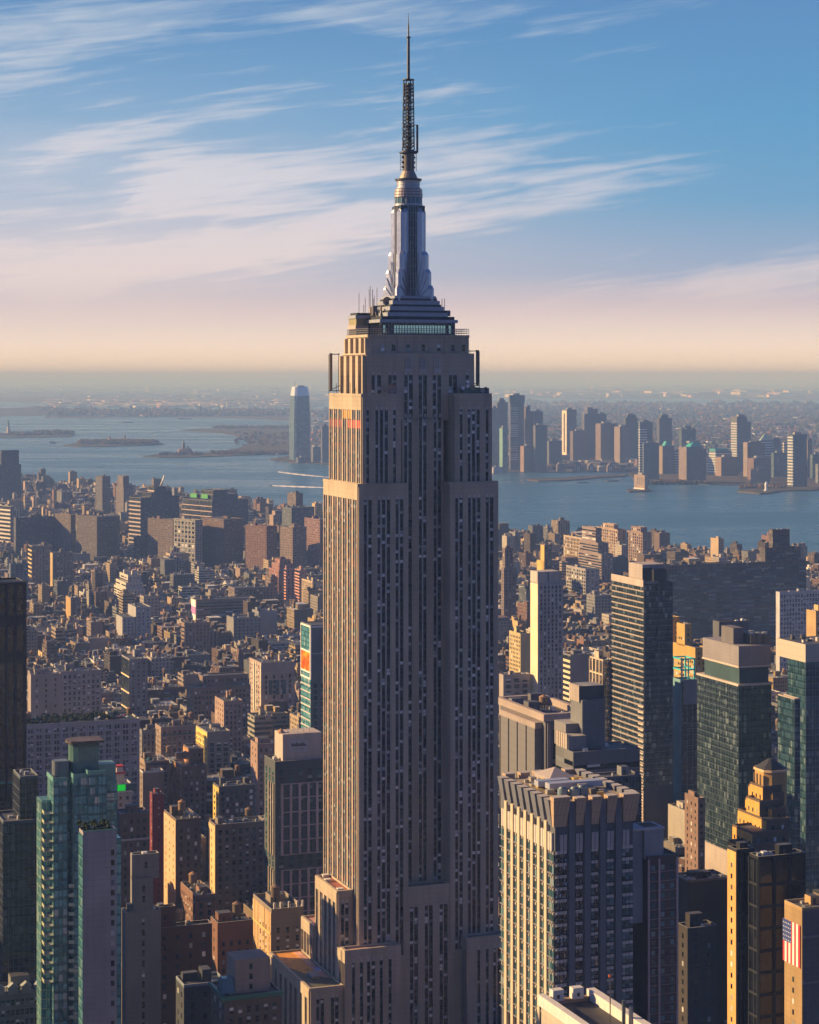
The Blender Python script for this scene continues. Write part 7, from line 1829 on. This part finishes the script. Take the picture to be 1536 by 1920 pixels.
# boats
def boat(px, py, L, label, name='ferry', wake=None, c=(0.75, 0.75, 0.75), low=False):
    Y = gY(py, -2); x = gx(px, Y); s = Y / F
    rt = root(name, label, 'boat', x, Y, -2, 0.05)
    L = L * s; B = L * 0.25
    hull = [(-L / 2, 0), (-L * 0.36, -B / 2), (L / 2, -B / 2), (L / 2, B / 2), (-L * 0.36, B / 2)]
    m = MB(); m.prism(hull, 0, L * (0.08 if low else 0.12), c if low else (0.15, 0.16, 0.2)); m.build('hull', PAINT, rt)
    if not low:
        m = MB(); m.box(-L * 0.28, -B * 0.38, L * 0.12, L * 0.4, B * 0.38, L * 0.24, c); m.build('cabin', PAINT, rt)
        m = MB(); m.box(-L * 0.2, -B * 0.25, L * 0.24, -L * 0.02, B * 0.25, L * 0.33, c); m.build('bridge', PAINT, rt)
    if wake:
        m = MB(); n = 24; x1, y1 = wake
        Pp = []
        for k in range(n + 1):
            t_ = k / n; qx = px + 2 + (x1 - px - 2) * t_; qy = py + 0.4 + (y1 - py - 0.4) * (t_ ** 0.8)
            wd = 1.1 * math.sin(math.pi * min(1, t_ * 1.2 + 0.12)) * (0.75 + 0.35 * math.sin(k * 2.1)) + 0.45
            a = ground(qx, qy - wd, -1.9); b_ = ground(qx, qy + wd, -1.9)
            m.v += [(a[0], a[1], -1.85), (b_[0], b_[1], -1.85)]
        for k in range(n): m.face([2 * k + 1, 2 * k + 3, 2 * k + 2, 2 * k], 0, (0.85, 0.82, 0.80))
        tag(m.build('wake', FOAM), kind='stuff')
FOAM = mat_plain('foam', 0.9)
boat(519, 884, 5, 'white ferry leaving the upper of two long wakes, left of the central skyscraper', wake=(640, 897))
boat(508.5, 910, 5, 'white ferry leaving the lower of two long wakes, left of the central skyscraper', wake=(650, 915.5))
boat(98, 831.5, 15, 'grey ferry in mid channel between the two islands', c=(0.3, 0.33, 0.36))
boat(183, 841, 7, 'white boat below the nearer island', c=(0.7, 0.7, 0.7))
boat(238, 793, 24, 'long dark barge far out in the bay', 'barge', c=(0.08, 0.09, 0.11), low=True)
boat(345, 786, 30, 'long thin ship at the far shore of the bay', 'barge', c=(0.10, 0.11, 0.14), low=True)
boat(1092, 905.5, 24, 'dark barge near the stone pier across the river', 'barge', c=(0.08, 0.08, 0.09), low=True)
boat(1148, 902.5, 26, 'long flat barge right of the stone pier', 'barge', c=(0.10, 0.10, 0.11), low=True)
Y = gY(860, -2); s = Y / F
rt_ = root('sailing_boat', 'small white sailing boat alone in the middle of the harbour', 'boat', gx(109, Y), Y, -2, 0)
m = MB(); m.prism([(-2 * s, 0), (-1 * s, -0.5 * s), (2 * s, -0.5 * s), (2 * s, 0.5 * s), (-1 * s, 0.5 * s)], 0, 0.6 * s, (0.5, 0.3, 0.2)); m.build('hull', PAINT, rt_)
m = MB(); m.prism([(-0.1 * s, -0.1 * s), (1.2 * s, -0.1 * s), (1.2 * s, 0.1 * s), (-0.1 * s, 0.1 * s)], 0.6 * s, 6.5 * s, (0.8, 0.75, 0.7), top=[(-0.1 * s, -0.05 * s), (0, -0.05 * s), (0, 0.05 * s), (-0.1 * s, 0.05 * s)]); m.build('sail', PAINT, rt_)
# clock on the shore
rt_, Y = rootp('clock', 'round white clock on a frame on the shore left of the solitary harbour tower', 'clock', 519, 860); s = Y / F
m = MB(); m.bar((-2 * s, 0, 0), (-1 * s, 0, 7 * s), 0.3 * s, (0.3, 0.3, 0.3)); m.bar((2 * s, 0, 0), (1 * s, 0, 7 * s), 0.3 * s, (0.3, 0.3, 0.3)); m.build('stand', METAL, rt_)
m = MB(); n = 20
for k in range(n): a = 2 * math.pi * k / n; m.v.append((2.9 * s * math.cos(a), -0.5 * s, 8.5 * s + 3.2 * s * math.sin(a)))
for k in range(n): a = 2 * math.pi * k / n; m.v.append((2.9 * s * math.cos(a), 0.3 * s, 8.5 * s + 3.2 * s * math.sin(a)))
m.face(list(range(n)), 0, (0.75, 0.75, 0.75)); m.face([n + k for k in reversed(range(n))], 0, (0.5, 0.5, 0.5))
for k in range(n): m.face([(k + 1) % n, k, n + k, n + (k + 1) % n], 0, (0.3, 0.3, 0.3))
m.build('dial', PAINT, rt_)
# red-brown round pier shed and white tent
rt_, Y = rootp('pier_pavilion', 'red-brown domed pavilion with a white peaked tent at the near river bank', 'pavilion', 1012, 1004); s = Y / F
m = MB()
for k in range(6):
    r0, r1 = 14 * math.cos(k * 0.25), 14 * math.cos((k + 1) * 0.25)
    ring = lambda r: [(r * s * math.cos(2 * math.pi * i / 16), r * s * 0.7 * math.sin(2 * math.pi * i / 16)) for i in range(16)]
    m.prism(ring(r0), 8 * s * math.sin(k * 0.25), 8 * s * math.sin((k + 1) * 0.25), (0.34, 0.15, 0.10), top=ring(max(0.3, r1)))
m.build('dome', WALL, rt_)
m = MB(); m.cyl(17 * s, 0, 0, 6 * s, 4 * s, 0, n=8, c=(0.85, 0.85, 0.85)); m.build('tent', PAINT, rt_)
# far bridge at the right
def bridge():
    Y = gY(764, 0); x0, x1 = gx(1440, Y), gx(1600, Y)
    rt = root('bridge', 'faint long bridge on piers across the far bay at the right edge', 'bridge', x0, Y, 0, 0.0)
    s = Y / F; m = MB(); m.box(0, 0, 6.5 * s, x1 - x0, 30, 7.6 * s, (0.2, 0.22, 0.26)); m.build('deck', WALL, rt)
    for k in range(14): m = MB(); x = (x1 - x0) * (k + 0.5) / 14; m.box(x, 4, 0, x + 12, 26, 6.49 * s, (0.2, 0.22, 0.26)); m.build('bridge_pier', WALL, rt)
bridge()
# ---------------------------------------------------------------- the rest of the city, lot by lot
Ug = (math.cos(GRID), math.sin(GRID)); Vg = (-math.sin(GRID), math.cos(GRID))
def g2w(a, b): return (a * Ug[0] + b * Vg[0], a * Ug[1] + b * Vg[1])
def w2g(x, y): return (x * Ug[0] + y * Ug[1], x * Vg[0] + y * Vg[1])
HB = []
for h in HEROES:
    gs = [w2g(*p) for p in h[4]]
    HB.append((min(g[0] for g in gs), min(g[1] for g in gs), max(g[0] for g in gs), max(g[1] for g in gs)))
def inpoly(x, y, P):
    c = False; j = len(P) - 1
    for i in range(len(P)):
        if (P[i][1] > y) != (P[j][1] > y) and x < (P[j][0] - P[i][0]) * (y - P[i][1]) / (P[j][1] - P[i][1]) + P[i][0]: c = not c
        j = i
    return c
fr = random.Random(99)
WCOL = [(BRICK, 'red brick'), (BROWN, 'brown brick'), (DBROWN, 'dark brown'), (TAN, 'tan'), (PINK, 'pinkish'), (LIME, 'limestone'), (PALE, 'cream'), (GREY, 'grey'), (WHITE, 'white'), (SLATE, 'slate grey'), (OCHRE, 'ochre')]
WTS = [15, 20, 11, 14, 7, 9, 8, 12, 3, 6, 5]
lots = []
# screen limits that keep the modelled buildings clear: (px0, px1, topmost allowed py)
CAPS = [(300, 480, 1440, 1000), (0, 80, 1640, 760), (60, 240, 1600, 700)]
def add_region(y_from, y_to):
    a_lim = 3200
    vb = -1200.0
    while vb < 6600:
        street = 18
        for half in (0, 1):
            b0 = vb + half * 31
            ua = -2600.0
            while ua < 3400:
                am = ua % 262.0
                if am < 28: ua += 28 - am; continue
                wdt = min(fr.choice([7.5, 7.5, 7.5, 10, 10, 15, 15, 20, 23, 30]), 262 - am + 0.01)
                if wdt < 6: ua += wdt; continue
                dep = fr.uniform(19, 29)
                a0, a1 = ua + 0.1, ua + wdt - 0.1
                bb0 = b0 if half == 0 else b0 + 30 - dep
                bb1 = bb0 + dep
                ua += wdt
                x, y = g2w((a0 + a1) / 2, (bb0 + bb1) / 2)
                if y < -900 or y > 5800: continue
                if y > 150 and abs(x) > 0.235 * y + 260: continue
                if y <= 150 and abs(x) > 420: continue
                if not inpoly(x, y, MANHATTAN): continue
                x9, y9 = g2w((a0 + a1) / 2, bb1 + 30)
                if not inpoly(x9, y9, MANHATTAN): continue
                if any(a0 < q[2] and a1 > q[0] and bb0 < q[3] and bb1 > q[1] for q in HB): continue
                # heights
                t = fr.random(); row = random.Random(int((vb + 5000) // 80) * 977 + int((ua + 9000) // 262) * 31 + half); hb = row.random()
                if y < 600: h = fr.uniform(30, 85)
                elif y < 1000: h = fr.uniform(30, 66)
                elif y < 1500: h = fr.uniform(18, 44) if t < 0.86 else fr.uniform(42, 60)
                elif y < 2200: h = fr.uniform(12, 30) if t < 0.90 else fr.uniform(30, 46)
                elif y < 3000: h = fr.uniform(12, 24) if t < 0.90 else fr.uniform(24, 48)
                else: h = fr.uniform(10, 22) if t < 0.88 else fr.uniform(22, 48)
                if y < -60: h = fr.uniform(60, 210)
                if 350 < y < 1500 and x / max(y, 1) < -0.222: h = fr.uniform(55, 118)
                if 250 < y < 1080 and x / max(y, 1) > 0.115: h = fr.uniform(14, 34)
                if wdt <= 8: h = min(h, 24 if y > 900 else 40)
                if y > 150: h = min(h, H - 330.0 * max(y, 1) / F * 0 - 20)
                if y < 560: h = min(h, max(12, H - 1260.0 * (y + 30) / F)) if y > 100 else h
                if y > 900 and t < 0.84: h = h * 0.45 + 0.55 * ((20 + 26 * hb) if y < 1500 else (15 + 17 * hb) if y < 2200 else (11 + 9 * hb))
                ci = fr.choices(range(len(WCOL)), WTS)[0]
                f = fr.uniform(0.38, 0.95)
                c = WCOL[ci][0]; g_ = sum(c) / 3; c = tuple(min(0.75, (q * 0.8 + g_ * 0.2) * f) for q in c)
                lots.append([a0, bb0, a1, bb1, h, c, ci, x, y, fr.random()])
        vb += 80
add_region(0, 0)

# which lots can be seen, and how large? a small depth-ordered raster
RW, RH = 768, 960
buf = np.zeros((RH, RW), dtype=bool)
items = []
for k, L in enumerate(lots):
    P4 = [g2w(L[0], L[1]), g2w(L[2], L[1]), g2w(L[2], L[3]), g2w(L[0], L[3])]
    if min(p[1] for p in P4) < 120: continue
    pr = [project(p[0], p[1], z) for p in P4 for z in (0, L[4])]
    items.append((min(p[1] for p in P4), min(q[0] for q in pr), max(q[0] for q in pr), min(q[1] for q in pr), max(q[1] for q in pr), k))
for hi, h in enumerate(HEROES):
    P4 = h[4]
    if min(p[1] for p in P4) < 120: continue
    cx_, cy_ = sum(p[0] for p in P4) / 4, sum(p[1] for p in P4) / 4
    Q = [(cx_ + (p[0] - cx_) * 0.9, cy_ + (p[1] - cy_) * 0.9) for p in P4]
    pr = [project(p[0], p[1], z) for p in Q for z in (0, h[3])]
    items.append((min(p[1] for p in P4), min(q[0] for q in pr), max(q[0] for q in pr), min(q[1] for q in pr), max(q[1] for q in pr), -1 - hi))
items.sort()
vis_area = {}; top_of = {}
for (Yd, x0_, x1_, y0_, y1_, k) in items:
    xa, xb, ya, yb = max(0, int(x0_ / 2)), min(RW, int(x1_ / 2) + 1), max(0, int(y0_ / 2)), min(RH, int(y1_ / 2) + 1)
    if xa >= xb or ya >= yb: continue
    sub = buf[ya:yb, xa:xb]
    vis_area[k] = int((~sub).sum())
    sub[:] = True
order = sorted([k for k in vis_area if k >= 0], key=lambda k: -vis_area[k])
NAMED = set(k for k in order[:215] if vis_area[k] > 10)

def lot_parts(m, r, L, rr, near):
    """everything of one building into mesh m (walls, slot 0) and r (roof things)"""
    a0, b0, a1, b1, h, c, ci, x, y, al = L
    rc_ = rr.choice([TAR, TAR, (0.10, 0.10, 0.105), SILVER, (0.22, 0.21, 0.2), (0.16, 0.10, 0.08)])
    if y > 1300 and rr.random() < 0.16: rc_ = (0.62, 0.62, 0.64)  # scattered pale roofs stand in for distant sun glints
    pc = (0.45, 0.42, 0.38) if rr.random() < 0.6 else c
    m.box(a0, b0, 0, a1, b1, h, c + (al,), 0, mt=1, ct=rc_, bottom=False)
    t = 0.4
    ph = rr.uniform(0.6, 1.3)
    for q in ((a0, b0, a1, b0 + t), (a0, b1 - t, a1, b1), (a0, b0 + t, a0 + t, b1 - t), (a1 - t, b0 + t, a1, b1 - t)):
        m.box(q[0], q[1], h + 0.002, q[2], q[3], h + ph, c + (al,), 2, mt=1, ct=pc, bottom=False)
    w, d = a1 - a0, b1 - b0
    nb = 1 + int(w > 14) + int(rr.random() < 0.4)
    for _ in range(nb):
        bw, bd = min(w * 0.5, rr.uniform(2.5, 6.5)), min(d * 0.4, rr.uniform(3, 7))
        bx, by = rr.uniform(a0 + 0.6, a1 - bw - 0.6), rr.uniform(b0 + 2, b1 - bd - 0.6)
        f = rr.uniform(0.7, 1.3)
        m.box(bx, by, h + 0.01, bx + bw, by + bd, h + rr.uniform(2.5, 5.5), tuple(q * f for q in c), 2, mt=1, ct=rr.choice([TAR, SILVER, (0.5, 0.48, 0.45)]), bottom=False)
    if w > 20 and rr.random() < 0.4:
        s = rr.uniform(0.15, 0.3)
        m.box(a0 + w * s, b0 + d * s, h + 0.01, a1 - w * s * rr.random(), b1 - 0.5, h + rr.uniform(4, 10), c + (al,), 0, mt=1, ct=rc_, bottom=False)
    for _ in range(rr.randint(4, 10) if y < 1600 else rr.randint(1, 4) if y < 2600 else 1):
        s = rr.uniform(0.7, 2.0); bx, by = rr.uniform(a0 + 0.6, a1 - s - 0.6), rr.uniform(b0 + 0.6, b1 - s - 0.6)
        g = rr.choice([0.15, 0.3, 0.5, 0.7]); m.box(bx, by, h + 0.01, bx + s, by + s, h + rr.uniform(0.8, 2), (g, g, g * 0.95), 2, bottom=False)

# the many small ones
m = MB(); rr = random.Random(55); mt_ = MB()
for k, L in enumerate(lots):
    if k in NAMED: continue
    lot_parts(m, None, L, rr, False)
    if L[8] < 2600 and L[8] > 300 and rr.random() < 0.32 and L[2] - L[0] > 9:
        tx, ty = rr.uniform(L[0] + 2.5, L[2] - 2.5), rr.uniform(L[1] + 5, L[3] - 3)
        zt_ = L[4] + rr.uniform(2.5, 6)
        tc_ = rr.choice([(0.17, 0.10, 0.06), (0.12, 0.085, 0.06), (0.22, 0.14, 0.085)])
        mt_.box(tx - 1.3, ty - 1.3, L[4] + 0.1, tx + 1.3, ty + 1.3, zt_, (0.05, 0.05, 0.05))
        mt_.cyl(tx, ty, zt_, zt_ + 3.4, 1.9, n=9, c=tc_); mt_.cyl(tx, ty, zt_ + 3.4, zt_ + 4.7, 2.1, 0, n=9, c=tuple(q * 1.5 for q in tc_))
o = m.build('small_buildings', [FAR, ROOF, WALL], None, (0, 0, 0), GRID); tag(o, kind='stuff')
o = mt_.build('small_water_tanks', [WOOD], None, (0, 0, 0), GRID); tag(o, kind='stuff')

# the largest in view, each a thing with parts
def place_phrase(px, py, Y, used):
    best, bd = None, 1e9
    for h in HEROES:
        if h[0].startswith(('the ',)) is False: continue
        P4 = h[4]
        cx_, cy_ = sum(p[0] for p in P4) / 4, sum(p[1] for p in P4) / 4
        q = project(cx_, max(cy_, 1), h[3])
        if not (10 < q[0] < 1526 and q[1] < 1900): continue
        dd = math.hypot((q[0] - px), (q[1] + 20 - py)) + abs(cy_ - Y) * 0.03
        if dd < bd: bd, best = dd, (h[0], q, cy_)
    nm, q, cy_ = best
    dx, dy = px - q[0], py - q[1]
    if abs(dx) > abs(dy) * 0.8: rel = 'right of' if dx > 0 else 'left of'
    else: rel = 'below' if dy > 0 else 'above'
    return nm, rel, math.hypot(dx, dy)
recs = []
for k in sorted(NAMED, key=lambda k: lots[k][8]):
    L = lots[k]
    xw, yw = g2w(L[0], L[1])
    px, py = project(L[7], L[8], L[4])
    nm, rel, dist = place_phrase(px, py, L[8], None)
    size = 'low' if L[4] < 24 else ('mid-height' if L[4] < 42 else 'tall')
    if L[2] - L[0] < 9: size = 'narrow'
    elif L[2] - L[0] > 29: size = 'wide'
    col = WCOL[L[6]][1]
    tk = (L[8] < 2400 and (int(L[9] * 1000) % 10) < 4 and L[2] - L[0] > 9)
    recs.append([k, px, py, size, col, tk, nm, rel, dist])
groups = {}
for r_ in recs: groups.setdefault((r_[3], r_[4], r_[5], r_[6], r_[7]), []).append(r_)
ORD = ['nearest', 'second nearest', 'third nearest', 'fourth nearest', 'fifth nearest', 'sixth nearest', 'seventh nearest', 'eighth nearest', 'ninth nearest', 'tenth nearest', 'eleventh nearest', 'twelfth nearest']
for gkey, rs in groups.items():
    rs.sort(key=lambda q: q[8])
    for i, r_ in enumerate(rs):
        o_ = '' if len(rs) == 1 else (ORD[min(i, 11)] + ' ')
        r_.append(f"{o_}{gkey[0]} {gkey[1]} building{' with water tank' if gkey[2] else ''}, {gkey[4]} {gkey[3]}")
for r_ in recs:
    k = r_[0]; L = lots[k]; a0, b0, a1, b1, h, c, ci, x, y, al = L
    w, d = a1 - a0, b1 - b0
    xw, yw = g2w(a0, b0)
    rt = root('city_building', r_[-1], 'building', xw, yw, 0, GRID, 'city buildings')
    rr = random.Random(k * 13 + 1)
    nearb = y < 1500
    A = Acc(rt, c)
    A.part('wall', WALL if nearb else FAR).box(0, 0, 0, w, d, h, c + (al,), bottom=False)
    if nearb:
        E = None if rr.random() < 0.35 else P(rr.uniform(3, 4.5), rr.uniform(1.0, 1.5), rr.uniform(1.6, 2.2), rr.uniform(3.3, 4.0))
        N = RB(rr.uniform(4, 8), rr.uniform(1.5, 2.1), rr.uniform(3.6, 4.3)) if rr.random() < 0.22 else P(rr.uniform(4.6, 5.8), rr.uniform(1.3, 1.7), rr.uniform(1.9, 2.5), rr.uniform(3.6, 4.2), pair=1, sill=1, top=2) if rr.random() < 0.3 else P(rr.uniform(2.6, 3.8), rr.uniform(1.1, 1.7), rr.uniform(1.8, 2.4), rr.uniform(3.4, 4.1), sill=rr.random() < 0.5, bands=(1.6,) if rr.random() < 0.5 else (), top=rr.uniform(1.5, 3), pier=rr.random() < 0.25)
        face(A, 'E', 0, 0, d, 0, h, E, vis_floor(y)); face(A, 'N', 0, 0, w, 0, h, N, vis_floor(y))
    roofscape(rt, 0, 0, w, d, h, rr, tanks=int(r_[5]), bulk=1 + int(w > 14), ac=(12 if y < 1300 else 6 if y < 2200 else 2), wall=c, par=rr.uniform(0.7, 1.3), rc=rr.choice([TAR, TAR, (0.10, 0.10, 0.105), SILVER, (0.22, 0.21, 0.2)]))
    if nearb:
        if rr.random() < 0.4 and N and N['kind'] == 'punch' and w > 9:        # iron fire escape down the front
            m = MB(); u = w * rr.uniform(0.25, 0.7); zz = h - 4.5; k_ = 0
            while zz > max(5, vis_floor(y) - 5):
                m.box(u - 2.2, -1.3, zz, u + 2.2, -0.15, zz + 0.12, (0.05, 0.05, 0.055)); m.bar((u - 2.2, -1.3, zz + 1), (u + 2.2, -1.3, zz + 1), 0.06, (0.05, 0.05, 0.055))
                s_ = 1 if k_ % 2 else -1; m.bar((u - 1.6 * s_, -1.0, zz), (u + 1.6 * s_, -1.0, zz - 3.6), 0.13, (0.05, 0.05, 0.055)); zz -= 3.6; k_ += 1
            m.build('fire_escape', METAL, rt)
        if rr.random() < 0.6:
            cc = rr.choice([(0.05, 0.12, 0.10), tuple(min(.7, q * 1.3) for q in c), (0.12, 0.1, 0.09)])
            m = MB(); m.box(-0.25, -0.7, h - 1.3, w + 0.1, -0.01, h - 0.3, cc); m.box(0, -0.4, h - 1.9, w, -0.01, h - 1.31, cc); m.build('cornice', WALL, rt)
        if rr.random() < 0.5 and w > 10:
            m = MB(); sx, sy = rr.uniform(1, w * 0.5), rr.uniform(2, d * 0.4); m.prism([(sx, sy), (sx + 3.5, sy), (sx + 3.5, sy + 5), (sx, sy + 5)], h + 0.13, h + 1.8, (0.3, 0.33, 0.36), top=[(sx + 1.6, sy + .4), (sx + 1.9, sy + .4), (sx + 1.9, sy + 4.6), (sx + 1.6, sy + 4.6)]); m.build('skylight', mat_window('blue'), rt)
        if rr.random() < 0.5:
            m = MB(); px_ = rr.uniform(1, w - 1.5); m.cyl(px_, d - 1.2, h, h + rr.uniform(2.5, 6), 0.45, n=8, c=(0.25, 0.17, 0.13)); m.build('chimney', WALL, rt)
    A.finish(60 if y > 1200 else 100)
print('LOTS', len(lots), 'NAMED', len(recs), 'HEROES', len(HEROES), 'OBJ', len(COL.objects))
